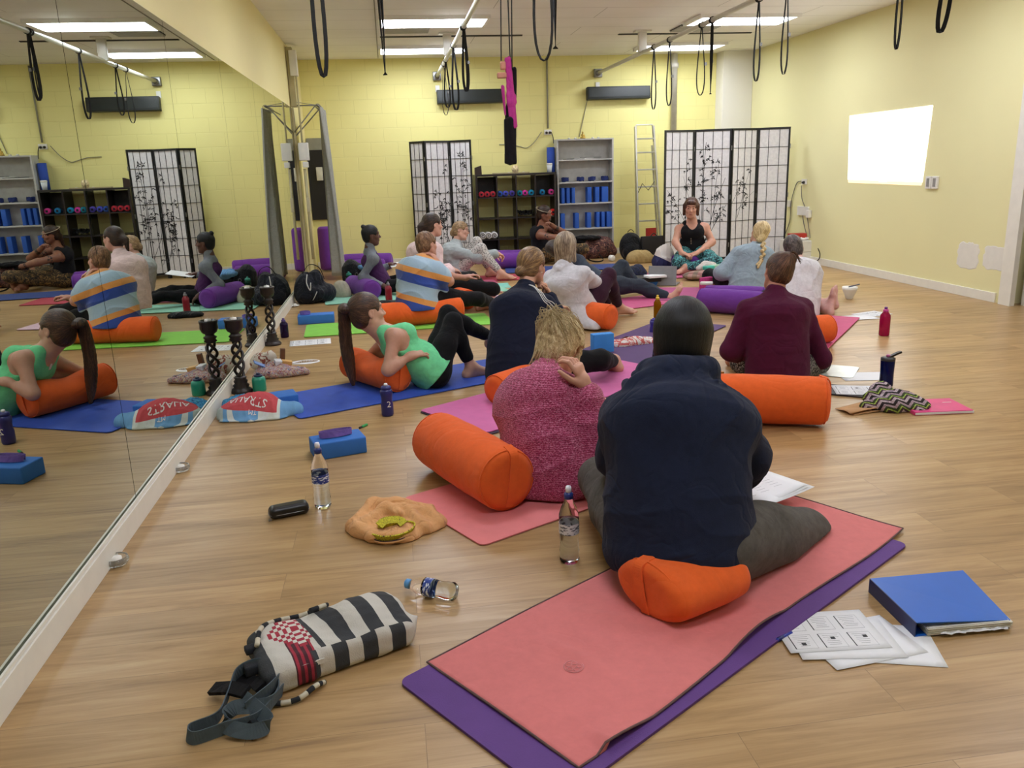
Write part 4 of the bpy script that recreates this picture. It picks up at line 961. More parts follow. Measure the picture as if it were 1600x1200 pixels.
        S_.el(A(0, .083, -.052), (.025*k, .011*k, .0065*k), R, k=.006); S_.el(A(0, .082, -.063), (.021*k, .011*k, .0065*k), R, k=.006)
        for q in (1, -1):
            Re = ((s.hr*math.cos(.35)+s.lk*q*-.34).normalized(), s.lk, s.hu)
            S_.el(A(.077*q, -.008, -.004), (.008*k, .018*k, .031*k), R, k=.008); S_.el(A(.083*q, -.004, 0), (.004*k, .009*k, .016*k), R, k=.004, mode='s')
        S_.rc(A(0, -.024, -.05), s.N-s.up*.02*s.k, .049*k, .054*s.k*s.limb, k=.025)
    def tint(s):
        sk = np.array(srgb(s.skin)[:3]); lp = np.array(srgb(s.lips)[:3]); hc = np.array(srgb(s.hair_col or '#3a2a20')[:3])
        H = npv(s.H); R = [npv(s.hr), npv(s.lk), npv(s.hu)]
        def f(vs):
            q = (vs-H)/s.hk; x, y, z = q@R[0], q@R[1], q@R[2]; c = np.tile(sk, (len(vs), 1))
            def mixin(w_, col): c[:] = c*(1-w_[:, None])+col*w_[:, None]
            near = (y > .05) & (np.abs(z) < .12)
            mixin(np.clip(1.3-np.sqrt((x/.024)**2+((z+.0575)/.010)**2), 0, 1)*near*.75, lp)
            for e in (1, -1): mixin(np.clip(1.4-np.sqrt(((x-.032*e)/.021)**2+((z-.032+abs(0)*0)/.006)**2), 0, 1)*near*.7, hc)
            for e in (1, -1): mixin(np.clip(1.2-np.sqrt(((x-.036*e)/.022)**2+((z+.028)/.018)**2), 0, 1)*near*.18, lp)
            return np.concatenate([c, np.ones((len(vs), 1))], 1)
        return {'tint': f}
    def build(s, eyes=True, feet=(1, -1), skin_torso=True, arms=(1, -1), hips=True, cover=-.006):
        S_ = S(); s.torso(S_, cover if cover else 0, hips=hips); s.head(S_)
        for q in s.arm: s.armp(S_, q, 0); s.hand(S_, q)
        for q in s.leg: s.legp(S_, q, 0); s.foot(S_, q)
        nm = 'skin_'+s.skin.strip('#')
        o = S_.obj('person', skin_mat(nm, s.skin), base=s.base, h=s.h, attrs=s.tint()); s.o = o
        tag(o, s.label, 'person', s.grp)
        if eyes:
            for q in (1, -1):
                m = MB(); c = s.hl(.031*q, .0765, .006)-s.base; k = s.hk*.9
                M_ = frame(c, s.hr, s.lk); m.lathe([(.0001, -.0105*k), (.006*k, -.0085*k), (.0095*k, -.004*k), (.0105*k, 0), (.0095*k, .004*k), (.006*k, .0085*k), (.0001, .0105*k)], 12, M=M_@Matrix.Diagonal((1, .85, .62, 1)))
                m.lathe([(.0066*k, -.0008*k), (.0060*k, .0014*k), (.0001, .0026*k)], 12, M=M_@Matrix.Translation((0, .0080*k, 0))@Euler((-PI/2, 0, 0)).to_matrix().to_4x4(), mi=1)
                m.obj('eye', [plain('eye_white', '#e4dcd6', .3), plain('iris_dark', '#2a1c14', .2)], o)
        return o
    def wear(s, name, mat, parts, inf=.010, sleeves=2.0, legs=2.0, hem=None, neckcut=None, loose=0, folds=.0035, ffreq=34, extra=None, kk=.04, cuts=(), h=None, attrs=None, shoulders=True, collar=None, legloose=0):
        S_ = S()
        if 'torso' in parts: s.torso(S_, inf, kk=.06, shoulders=shoulders)
        if 'pelvis' in parts: S_.ec(s.P-s.up*.02*s.k, s.P.lerp(s.W, .75), s.side, .165*s.gw*s.k+inf, .14*s.gw*s.k+inf, .115*s.g*s.k+inf, .098*s.g*s.k+inf, k=.06)
        if 'arms' in parts:
            for q in s.arm: s.armp(S_, q, inf*.9, sleeves, loose=loose)
        if 'legs' in parts:
            for q in s.leg: s.legp(S_, q, inf*.8, legs, loose=legloose)
        if extra: extra(S_)
        if folds: S_.disp(lambda X, Y, Z: folds*(wav(X, Y, Z*1.3, ffreq, len(name))*.6+1.3*(np.sqrt(np.abs(wav(Y, X, Z*1.5, ffreq*.8, 2.2+len(s.label)))+.002)-.55)))
        if 'arms' in parts and sleeves < 2:
            for q in s.arm:
                a, e, w_ = s.arm[q]; f = sleeves
        if neckcut is not None:
            c, r_ = neckcut; S_.el(c, (r_,)*3 if not isinstance(r_, tuple) else r_, (s.side, s.fwd, s.up), k=.004, mode='s')
        if hem is not None: S_.cut(hem[0], hem[1])
        for c_, n_ in cuts: S_.cut(c_, n_)
        # hollow the neck so the head shows its own throat
        return S_.obj(name, mat, base=s.base, parent=s.o, h=h or s.h, attrs=attrs)
    def hair(s, name, mat, fn, flow, h=None, attrs=None, smooth=1):
        S_ = S(); fn(S_); return S_.obj(name, mat, base=s.base, parent=s.o, h=h or min(s.h, .0055), attrs=flow, smooth=smooth)
    def cap(s, S_, th=.010, face=True, low=-.045):
        k = s.hk; R = (s.hr, s.lk, s.hu)
        S_.el(s.hl(0, -.014, .034), ((.076+th)*k, (.095+th)*k, (.086+th*1.1)*k), R, k=.02)
        S_.el(s.hl(0, -.045, -.03), ((.062+th)*k, (.050+th)*k, .058*k), R, k=.03)
        if face:
            S_.el(s.hl(0, .108, -.024), (.070*k, .080*k, .088*k), R, k=.012, mode='s')
            for q in (1, -1): S_.el(s.hl(.086*q, .022, -.012), (.030*k, .030*k, .036*k), R, k=.010, mode='s')
        return S_
    def strands(s, name, mat, lst, r=.0022, flow=None):
        m = MB()
        for pts in lst: m.tube(pts, r, 5, rs=[r*(1-.6*i/(len(pts)-1)) for i in range(len(pts))])
        o = m.obj(name, mat, s.o); at = o.data.attributes.new('flow', 'FLOAT_VECTOR', 'POINT')
        a = np.zeros((len(o.data.vertices), 3)); a[:, 0] = np.repeat(rng.random(len(a)//5+1), 5)[:len(a)]*3; at.data.foreach_set('vector', a.astype(np.float32).ravel()); return o
    def rel(s, p): return V(p)-s.base
def stick(pts, o, base, d, off=.003):
    """press a path of world points onto the surface of o, coming from direction d"""
    t_ = BVHTree.FromPolygons([v.co+V(base) for v in o.data.vertices], [list(p.vertices) for p in o.data.polygons]); d = V(d).normalized(); out = []
    for p in pts:
        p = V(p); h_ = t_.ray_cast(p+d*.4, -d)
        out.append(((h_[0]+h_[1]*off) if h_[0] is not None else p)-V(base))
    return out
def smoothpath(pts, sub=6):
    P_ = [V(p) for p in pts]; P_ = [P_[0]*2-P_[1]]+P_+[P_[-1]*2-P_[-2]]; out = []
    for i in range(1, len(P_)-2):
        for k in range(sub):
            t_ = k/sub; a, b, c_, d_ = P_[i-1], P_[i], P_[i+1], P_[i+2]
            out.append(.5*((2*b)+(-a+c_)*t_+(2*a-5*b+4*c_-d_)*t_*t_+(-a+3*b-3*c_+d_)*t_**3))
    out.append(P_[-2]); return out
# ---- 1: woman in the navy hoodie (nearest)
f1 = V((.34, .94, 0))
NAVY = fabric('hoodie_navy', '#1c2338', weave=500, var=.15, bump=.3)
P1 = Person('person in a navy hoodie and grey leggings with long black hair, nearest the camera', (.98, 2.45, 0),
            pelvis=J(1060, 846, 2.40), neck=J(1058, 592, 2.66), head=J(1067, 527, 2.76), face=f1, look=(.42, .86, -.22), bow=.05, g=1.38, gw=1.30, sh=.185, bust=.03, h=.0055, limb=1.12, skin='#b98a6c', k=1.0, headk=1.06, shd=.14)
P1.t1 = .43
P1.Leg(1, J(1212, 815, 3.02), (0, 0, 1), toe=(1, .0, .05), sole=(0, -.5, -.8), knee=J(1254, 838, 2.68))
P1.Leg(-1, V((1.2, 3.02, .09)), (0, 0, 1), toe=(.9, -.1, 0), knee=V((.76, 2.98, .17)))
P1.Arm(1, J(1150, 752, 2.92), None, elbow=J(1166, 712, 2.62), hd=(-.2, .9, -.2), pn=(-.6, .3, -.6), curl=.8)
P1.Arm(-1, V((.95, 2.95, .5)), None, elbow=J(966, 712, 2.74), hd=(.5, .8, -.2), pn=(0, .3, -.9), curl=.8)
P1.build(eyes=True)
HEA = fabric('leggings_grey_marl', '#57534e', weave=700, var=.25)
def lg(S_):
    kn = P1.leg[1][1]; a = P1.P+P1.side*.10-P1.up*.0
    S_.rc(a, a.lerp(kn, .55), .150, .118, k=.05); S_.rc(a.lerp(kn, .55), kn, .118, .104, k=.05)
    S_.el(P1.P-P1.up*.02, (.235, .165, .12), (P1.side, P1.fwd, P1.up), k=.05)
P1.wear('leggings', HEA, ('pelvis', 'legs'), inf=.014, legs=1.9, folds=.0015, extra=lg, cuts=((V((0, 0, .03)), (0, 0, -1)),))
def ex(S_):
    S_.ec(P1.P-P1.up*.03, P1.C-P1.up*.03, P1.side, .222, .225, .185, .175, k=.08)
    S_.ec(P1.C-P1.up*.03, P1.N-P1.up*.05, P1.side, .225, .085, .17, .08, k=.10)
    # hood lying on the back
    hb = P1.N-P1.fwd*.055-P1.up*.01
    for a, b, r0, r1 in ((-.095, .03, .045, .055), (.095, .03, .045, .055)): pass
    pts = [P1.N+P1.side*(.10*math.cos(t_))*1.0+P1.fwd*(.085*math.sin(t_)-.02)+P1.up*(.02+.02*math.sin(t_)) for t_ in [PI*2*i/14 for i in range(15)]]
    for i in range(14):
        t_ = PI*2*(i+.5)/14; fr = math.sin(t_); S_.rc(pts[i], pts[i+1], .042-.008*fr, k=.016)
    S_.el(P1.N-P1.fwd*.115-P1.up*.065-P1.side*.02, (.150, .062, .085), (P1.side, P1.fwd, P1.up), k=.02)
    n_, f_, u_, d_ = P1.N, P1.fwd, P1.up, P1.side
    S_.chain([n_-d_*.17-f_*.05-u_*.03, n_-d_*.14-f_*.13-u_*.09, n_-d_*.04-f_*.18-u_*.145, n_+d_*.05-f_*.18-u_*.14, n_+d_*.15-f_*.11-u_*.055], [.02, .026, .024, .022, .014], k=.010)
    S_.chain([n_-d_*.14-f_*.06+u_*.0, n_-d_*.09-f_*.155-u_*.055, n_+d_*.02-f_*.175-u_*.085, n_+d_*.13-f_*.13-u_*.04], [.018, .020, .017, .010], k=.008)
    S_.chain([n_-d_*.11-f_*.07+u_*.03, n_-d_*.03-f_*.15-u_*.01, n_+d_*.08-f_*.135-u_*.015], [.016, .016, .010], k=.008)
    S_.rc(P1.N-P1.fwd*.12-P1.up*.03+P1.side*-.085, P1.N-P1.fwd*.12-P1.up*.075+P1.side*.09, .012, .016, k=.012)
P1.wear('hoodie', NAVY, ('torso', 'arms'), inf=.026, sleeves=1.93, loose=.014, extra=ex, folds=.007, ffreq=17, hem=(P1.P-P1.up*.105, -P1.up))
HB = hair_mat('hair_black', '#030304', '#08080a', '#131316', .5)
def hf(S_):
    P1.cap(S_, .018)
    A = P1.hl
    S_.ec(A(0, -.045, .03), A(0, -.04, -.14), P1.hr, .088, .078, .068, .055, k=.04)
    for q in (1, -1): S_.rc(A(.070*q, .0, .02), A(.072*q, -.005, -.13), .026, .018, k=.03)
    S_.el(A(0, -.01, .06), (.082, .09, .07), (P1.hr, P1.lk, P1.hu), k=.02)
P1.hair('hair', HB, hf, flow_fn(P1.hl(.01, 0, 0), P1.hu, along=1.2))
rr_ = random.Random(5); L_ = []
for i in range(16):
    a = rr_.uniform(-.6, 3.7); x = .09*math.cos(a); y = -.02-.08*math.sin(a)*.9
    L_.append([P1.rel(P1.hl(x, y, .0)), P1.rel(P1.hl(x*1.06, y*1.05, -.06)), P1.rel(P1.hl(x*1.0+rr_.uniform(-.01, .01), y*1.0, -.13))])
P1.strands('loose_strands', HB, L_, .0013)
# ---- 2: woman in the magenta knit
t = NT('magenta_knit'); c = t.coord(scale=(1, 1, 1))
wv = t.n('ShaderNodeTexWave', wave_type='BANDS', bands_direction='Z'); wv.inputs['Scale'].default_value = 38; wv.inputs['Distortion'].default_value = 9; wv.inputs['Detail'].default_value = 3; wv.inputs['Detail Scale'].default_value = 4.5
t.l(c, wv.inputs['Vector']); n1 = t.noise(t.coord(scale=(1, 1, 2.2)), 95, 3, .7)
f = t.math('ADD', t.math('MULTIPLY', wv.outputs['Fac'], .35), t.math('MULTIPLY', n1, .75))
t.base(t.ramp(f, [(.36, '#7c0f3a'), (.52, '#b02058'), (.62, '#c93a74'), (.76, '#e48fb2')])); t.set(Roughness=.95)
t.bump(f, .8, .008); t.b.inputs['Sheen Weight'].default_value = .3; KNIT = t.m
P2 = Person('person in a chunky magenta knit sweater with messy blonde bun, head resting on one hand', (.66, 3.33, 0),
            pelvis=J(862, 720, 3.33), neck=J(846, 588, 3.52), head=J(876, 543, 3.64), face=(.5, .86, 0), look=(.62, .60, -.5), up=(.3, .3, .9), bow=.06, g=1.22, gw=1.1, headk=1.08, shd=.11, sh=.165, bust=.02, h=.0055, limb=1.05, skin='#cf9a80')
P2.Leg(1, V((1.0, 3.75, .08)), None, toe=(-.6, .6, 0), knee=V((1.02, 3.42, .13)))
P2.Leg(-1, V((.85, 3.85, .07)), None, toe=(.7, .3, 0), knee=V((.60, 3.78, .13)))
P2.handk = 1.2; P2.sh = {1: J(890, 648, 3.44), -1: J(802, 640, 3.46)}
P2.Arm(1, J(914, 606, 3.31), None, elbow=J(937, 702, 3.25), hd=(-.28, .10, .95), pn=(-.80, .55, -.1), curl=.62, spread=.0)
P2.Arm(-1, V((.95, 3.75, .25)), None, elbow=V((.62, 3.62, .32)), hd=(.5, .5, -.2), pn=(0, 0, -1), curl=.6)
P2.build()
P2.wear('trousers', fabric('trousers_dark', '#1b1c26'), ('pelvis', 'legs'), inf=.010, legs=1.9)
def ex(S_):
    S_.ec(P2.P-P2.up*.03, P2.C-P2.up*.03, P2.side, .205, .165, .165, .13, k=.08); S_.ec(P2.C-P2.up*.02, P2.N-P2.up*.08, P2.side, .150, .06, .11, .05, k=.07)
    pts = [P2.N+P2.up*.0+P2.side*.066*math.cos(q)+P2.fwd*.060*math.sin(q) for q in [2*PI*i/12 for i in range(13)]]
    for i in range(12): S_.rc(pts[i], pts[i+1], .020, k=.02)
    S_.ec(V((P2.P.x, P2.P.y, .05)), P2.P, P2.side, .235, .20, .19, .165, k=.06)
P2.wear('sweater', KNIT, ('torso', 'arms'), inf=.022, sleeves=1.85, loose=.018, extra=ex, folds=.007, ffreq=19, cuts=((V((0, 0, .018)), (0, 0, -1)),))
BL = hair_mat('hair_blonde', '#8a744c', '#bba577', '#dfcfa6', .5, 14)
def hf(S_):
    P2.cap(S_, .020); A = P2.hl
    S_.el(A(-.01, -.075, .075), (.045, .04, .042), (P2.hr, P2.lk, P2.hu), k=.015)
    S_.rc(A(-.05, -.06, -.02), A(-.065, -.075, -.075), .024, .010, k=.02); S_.rc(A(.03, -.07, -.03), A(.0, -.09, -.09), .024, .010, k=.02); S_.rc(A(.07, .02, .02), A(.075, .055, -.05), .018, .007, k=.02)
    S_.rc(A(-.07, .0, .02), A(-.085, .02, -.07), .02, .008, k=.02)
    S_.disp(lambda X, Y, Z: .004*wav(X, Y, Z, 95, 1))
P2.hair('hair', BL, hf, flow_fn(P2.hl(0, -.03, .02), (P2.hl(-.01, -.075, .09)-P2.hl(0, .02, -.02)), along=6))
rr_ = random.Random(11); L_ = []
for i in range(150):
    a = rr_.uniform(0, 2*PI); el_ = rr_.uniform(-.4, .9)
    p0 = (.102*math.cos(a)*math.cos(el_), -.014+.120*math.sin(a)*math.cos(el_), .034+.112*math.sin(el_))
    if p0[1] > .05 and p0[2] < .08: continue
    B = (-.01+rr_.uniform(-.04, .04), -.105, .105+rr_.uniform(-.03, .03))
    m_ = tuple((p0[j]+B[j])/2*1.25+rr_.uniform(-.012, .012) for j in range(3)); L_.append(smoothpath([P2.rel(P2.hl(*p0)), P2.rel(P2.hl(*m_)), P2.rel(P2.hl(*B))], 4))
for i in range(26):
    a = rr_.uniform(2.6, 6.0); x, y = .08*math.cos(a), -.02+.09*math.sin(a); z = -.03
    L_.append(smoothpath([P2.rel(P2.hl(x, y, z)), P2.rel(P2.hl(x*1.12, y*1.1, z-.05)), P2.rel(P2.hl(x*1.1+rr_.uniform(-.03, .03), y*1.1+rr_.uniform(-.02, .02), z-rr_.uniform(.07, .14)))], 4))
P2.strands('loose_strands', BL, L_, .0019)
# ---- 3: woman in navy long sleeves, bun, chin on hand
NV2 = fabric('navy_jersey', '#171c2f', weave=650, bump=.2)
P3 = Person('person in navy long-sleeved top with low bun, cheek on fist, sitting behind the magenta sweater', (.86, 5.0, 0),
            pelvis=J(806, 576, 5.05), neck=J(818, 455, 5.30), head=J(831, 416, 5.40), face=(.62, .78, 0), look=(.75, .64, -.12), up=(0, 0, 1), bow=.05, g=1.05, gw=1.02, shd=.11, sh=.155, h=.006, skin='#cc9a80', k=1.02)
P3.Leg(1, V((1.45, 5.3, .08)), None, toe=(-.5, .6, 0), knee=V((1.28, 5.02, .16)))
P3.Leg(-1, V((1.3, 5.5, .07)), None, toe=(.7, -.2, 0), knee=V((1.0, 5.55, .16)))
P3.Arm(1, J(856, 462, 5.40), None, elbow=J(876, 512, 5.26), hd=(-.35, .05, 1), pn=(-.7, -.2, .1), curl=1.4, spread=.0)
P3.Arm(-1, V((1.05, 5.45, .42)), None, elbow=V((.80, 5.50, .50)), hd=(.6, .3, .2), pn=(0, 0, -1), curl=.6)
P3.build()
P3.wear('leggings', fabric('leggings_black', '#141416'), ('pelvis', 'legs'), inf=.01, legs=1.85)
def ex(S_):
    S_.ec(P3.P-P3.up*.08, P3.C, P3.side, .175, .165, .135, .125, k=.08)
SW3 = P3.wear('sweater', NV2, ('torso', 'arms'), inf=.018, sleeves=1.9, loose=.01, extra=ex, folds=.004, ffreq=24, hem=(P3.P-P3.up*.10, -P3.up))
m = MB()
a, e, w_ = P3.arm[1]; nrm = (V((0, 0, 1))*.5-V((0, 1, 0))*.6+V((1, 0, 0))*.1)
for o_ in (-.018, .0, .018):
    pts = smoothpath([P3.N+P3.side*.05+V((o_*.5, 0, .02)), P3.N+P3.side*.10+V((o_*.6, 0, 0)), a+V((o_*.6, 0, o_*.5)), a.lerp(e, .3)+V((o_*.9, 0, o_*.7)), a.lerp(e, .6)+V((o_, 0, o_*.8)), a.lerp(e, .9)+V((o_, 0, o_*.8))], 5)
    m.tube(stick(pts, SW3, P3.base, (-.15, -.8, .65), .0015), .0034, 5)
m.obj('sleeve_stripes', fabric('stripe_white', '#d7d5d3'), P3.o)
DB = hair_mat('hair_darkblonde', '#3f2c1d', '#7a5c3e', '#b3905f', .42, 15)
def hf(S_):
    P3.cap(S_, .009); A = P3.hl
    S_.el(A(0, -.118, -.035), (.036, .032, .034), (P3.hr, P3.lk, P3.hu), k=.012); S_.disp(lambda X, Y, Z: .001*wav(X, Y, Z, 120))
P3.hair('hair', DB, hf, flow_fn(P3.hl(0, 0, .02), (P3.hl(0, -.118, -.035)-P3.hl(0, .0, .02)), along=2))
m = MB(); m.lathe([(.0001, -.004), (.003, -.003), (.004, 0), (.003, .003), (.0001, .004)], 8, M=TR(P3.rel(P3.hl(.086, .0, -.035)))); m.obj('earring', plain('pearl', '#ece4de', .3), P3.o)
# ---- 4: white jacket, bob
P4 = Person('person in a white jacket with highlighted bob, arms round maroon knees', (1.5, 6.8, 0),
            pelvis=J(905, 490, 7.05), neck=J(880, 418, 7.0), head=J(885, 385, 7.05), face=(.66, .75, 0), look=(.70, .70, -.05), bow=.05, g=1.0, gw=1.0, sh=.16, skin='#cf9d84', h=.006)
P4.Leg(1, V((2.06, 7.36, .09)), (.1, -.1, 1), toe=(.95, .0, 0)); P4.Leg(-1, V((2.02, 7.55, .09)), (0, 0, 1), toe=(.95, .2, 0))
P4.Arm(1, J(925, 440, 7.45), None, elbow=J(940, 450, 7.18), hd=(-.7, .5, .1), pn=(-.5, -.6, 0), curl=.5)
P4.Arm(-1, J(945, 442, 7.40), (-.5, .3, -.6), hd=(.9, -.3, 0), pn=(.1, -.9, 0), curl=.5)
P4.build()
P4.wear('leggings', fabric('leggings_maroon', '#3a2030'), ('pelvis', 'legs'), inf=.009, legs=1.86, folds=.001)
WJ = fabric('jacket_white', '#cfcdd2', weave=500)
def ex(S_):
    S_.ec(P4.P-P4.up*.05-P4.fwd*.02, P4.C, P4.side, .185, .16, .135, .12, k=.07)
    S_.ec(V((P4.P.x-.06, P4.P.y-.06, .05)), P4.P, P4.side, .245, .19, .20, .145, k=.05); S_.rc(V((P4.P.x-.13, P4.P.y-.22, .04)), P4.P-P4.fwd*.05, .06, .10, k=.06); S_.rc(V((P4.P.x+.06, P4.P.y-.30, .04)), P4.P-P4.fwd*.05, .06, .10, k=.06)
    for q in (1, -1): S_.rc(P4.N+P4.up*.02+P4.side*.055*q-P4.fwd*.01, P4.N+P4.up*.015-P4.fwd*.055, .022, k=.02)
P4.wear('jacket', WJ, ('torso', 'arms'), inf=.018, sleeves=1.95, loose=.012, extra=ex, folds=.007, ffreq=20, cuts=((V((0, 0, .018)), (0, 0, -1)),))
BB4 = hair_mat('hair_highlight', '#4f4036', '#8d7a66', '#c9b79c', .45, 13)
def hf(S_):
    P4.cap(S_, .013, low=0); A = P4.hl
    for q in (1, -1): S_.rc(A(.066*q, -.01, .0), A(.078*q, .0, -.12), .032, .018, k=.03)
    S_.ec(A(0, -.055, .02), A(0, -.055, -.125), P4.hr, .082, .088, .050, .036, k=.03)
    S_.disp(lambda X, Y, Z: .0015*wav(X, Y, Z*.2, 120))
P4.hair('hair', BB4, hf, flow_fn(P4.hl(0, 0, 0), P4.hu, along=1.0))
m = MB(); m.ribbon(smoothpath([P4.rel(P4.C+P4.side*.135-P4.up*.05+P4.fwd*.03), P4.rel(P4.P.lerp(P4.C, .3)+P4.side*.165), P4.rel(P4.P+P4.side*.19+P4.up*.03)], 5), .012, .006, side=(0, 0, 1)); m.obj('pocket_zip', plain('zip_grey', '#77757a', .5), P4.o)
# ---- 5: green tank, reclining
P5 = Person('person in mint green tank top with long ponytail, leaning back on an orange bolster', (.2, 5.25, 0),
            pelvis=J(678, 582, 5.28), neck=J(594, 516, 5.30), head=J(574, 489, 5.31), face=(.95, .3, .2), look=(.90, .40, .08), up=(-.25, .05, .95), bow=-.0, g=.92, gw=.98, sh=.148, skin='#cb9c84', bust=.004, limb=.88, h=.0055, side=(.35, -.93, 0), hair_col='#3a2417', headk=1.1)
P5.Leg(1, fl(737, 574, .07), None, toe=(.95, .3, 0), knee=J(708, 502, 5.42)); P5.Leg(-1, J(775, 530, 5.75), None, toe=(.9, .1, -.4), knee=J(700, 490, 5.55))
P5.Arm(1, J(640, 557, 5.12), None, elbow=J(606, 578, 5.08), hd=(.95, .25, .2), pn=(.1, .3, -.9), curl=.5)
P5.Arm(-1, J(628, 548, 5.42), None, elbow=J(575, 560, 5.6), hd=(.9, -.35, .1), pn=(0, 0, -1), curl=.5)
P5.build(cover=0)
P5.wear('leggings', fabric('leggings_black', '#141416'), ('pelvis', 'legs'), inf=.009, legs=1.75, folds=.001)
def tk(S_):
    P5.torso(S_, .008, shoulders=False)
    for q in (1, -1): S_.rc(P5.N+P5.side*.075*q-P5.up*.02, P5.C+P5.side*.08*q+P5.up*.02, .046, .07, k=.04)
    S_.ec(P5.P-P5.up*.03, P5.W, P5.side, .185, .152, .145, .122, k=.05)
    for q in (1, -1): S_.el(P5.sh[q]+P5.side*.012*q-P5.up*.01, (.052, .075, .105), (P5.side, P5.fwd, P5.up), k=.012, mode='s')
    S_.el(P5.N+P5.fwd*.05+P5.up*.02, (.058, .08, .075), (P5.side, P5.fwd, P5.up), k=.01, mode='s')
    S_.el(P5.N-P5.fwd*.04+P5.up*.03, (.055, .05, .06), (P5.side, P5.fwd, P5.up), k=.01, mode='s')
P5.wear('tank_top', fabric('tank_green', '#74d79a', weave=700, bump=.15), (), extra=tk, folds=.003, ffreq=42, hem=(P5.P-P5.up*.02, -P5.up))
m = MB(); m.ribbon(smoothpath([P5.rel(P5.N-P5.fwd*.055-P5.up*.0), P5.rel(P5.N-P5.fwd*.09-P5.up*.07), P5.rel(P5.C-P5.fwd*.105)], 4), .02, .004, side=P5.side); m.obj('bra_strap', P5.o.children[0].data.materials[0], P5.o)
HBn = hair_mat('hair_brown', '#21150f', '#3f291c', '#6b4a33', .38, 16)
A = P5.hl; B5 = A(0, -.105, .045)
def hf(S_): P5.cap(S_, .007)
P5.hair('hair', HBn, hf, flow_fn(A(0, .02, .02), B5-A(0, .02, .02), along=2))
tail = [A(0, -.10, .045), A(0, -.130, .045), J(538, 484, 5.32), J(540, 530, 5.34), J(547, 575, 5.32), J(552, 600, 5.30)]
def tf(S_):
    P_ = smoothpath(tail, 5); n = len(P_)
    for i in range(n-1): u_ = i/(n-1); r0 = .017+.024*min(1, u_/.35) if u_ < .7 else .041-.031*(u_-.7)/.3; S_.ec(P_[i], P_[i+1]+(P_[i+1]-P_[i])*.3, (1, .3, 0), r0, r0, r0*.75, r0*.75, k=.008)
P5.hair('ponytail', HBn, tf, flow_fn(J(545, 530, 5.34), (0, 0, 1), along=1.5), h=.005)
m = MB(); d_ = (A(0, -.13, .045)-A(0, -.10, .045)).normalized(); M_ = frame(P5.rel(A(0, -.118, .045)), d_.orthogonal(), d_.cross(d_.orthogonal())); m.lathe([(.014, -.007), (.021, -.004), (.021, .004), (.014, .007)], 14, M=M_); m.obj('hair_tie', BLACK, P5.o)
# ---- 6: wrapped in a striped towel
P6 = Person('person with short brown hair wrapped in a striped beach towel, cheek on hand', (.2, 7.55, 0),
            pelvis=J(655, 466, 7.62), neck=J(660, 410, 7.70), head=J(667, 383, 7.78), face=(.75, .65, 0), look=(.78, .6, -.08), bow=.06, g=1.0, gw=1.0, sh=.16, skin='#c9927c', h=.006)
P6.Leg(1, V((.95, 8.0, .1)), None, toe=(-.4, .7, 0), knee=V((.78, 7.72, .18))); P6.Leg(-1, V((.85, 8.1, .08)), None, toe=(.7, .3, 0), knee=V((.5, 8.05, .2)))
P6.Arm(1, J(684, 412, 7.66), None, elbow=J(702, 440, 7.58), hd=(-.42, .1, .95), pn=(-.8, .35, .1), curl=.6, spread=.06)
P6.Arm(-1, V((.7, 8.0, .35)), None, elbow=V((.42, 7.95, .4)), hd=(.6, 0, .2), pn=(0, 0, -1), curl=.6)
P6.build()
P6.wear('leggings', fabric('leggings_black', '#141416'), ('pelvis', 'legs'), inf=.010, legs=1.9)
HC6 = hair_mat('hair_shortbrown', '#3b2618', '#6b4a30', '#9a7450', .5, 12)
def hf(S_):
    P6.cap(S_, .010); S_.disp(lambda X, Y, Z: .0025*wav(X, Y, Z, 130))
P6.hair('hair', HC6, hf, flow_fn(P6.hl(0, -.02, .06), P6.hu-P6.lk*.3, along=3))
t = NT('striped_towel'); at = t.coord(attr='band'); x, y, z = t.sep(at)
nz = t.noise(t.coord(), 6, 2); f = t.math('ADD', x, t.math('MULTIPLY', t.math('SUBTRACT', nz, .5), .02))
TB, TO, TL, TW_ = '#2c4aa0', '#e0994e', '#9fb9cc', '#c3ccd2'
col = t.ramp(f, [(0, TB), (.16, TO), (.235, TL), (.40, TO), (.40, TB), (.40, TB), (.505, TO), (.59, TL), (.77, TO), (.83, TW_), (.90, TB), (.95, TL)][:12], 'CONSTANT')
r_ = [n for n in t.t.nodes if n.type == 'VALTORGB'][-1]
els = [(0, TB), (.17, TO), (.24, TL), (.40, TB), (.52, TO), (.60, TL), (.76, TO), (.83, TL), (.90, TB), (.95, TL)]
while len(r_.color_ramp.elements) > len(els): r_.color_ramp.elements.remove(r_.color_ramp.elements[-1])
for e_, (p_, c_) in zip(r_.color_ramp.elements, els): e_.position = p_; e_.color = srgb(c_)
t.base(col); t.set(Roughness=.95); t.b.inputs['Sheen Weight'].default_value = .3
t.bump(t.math('ADD', t.noise(t.coord(), 500, 2), t.math('MULTIPLY', t.noise(t.coord(), 14, 3, .6, .8), 3)), .35, .006); TOWEL6 = t.m
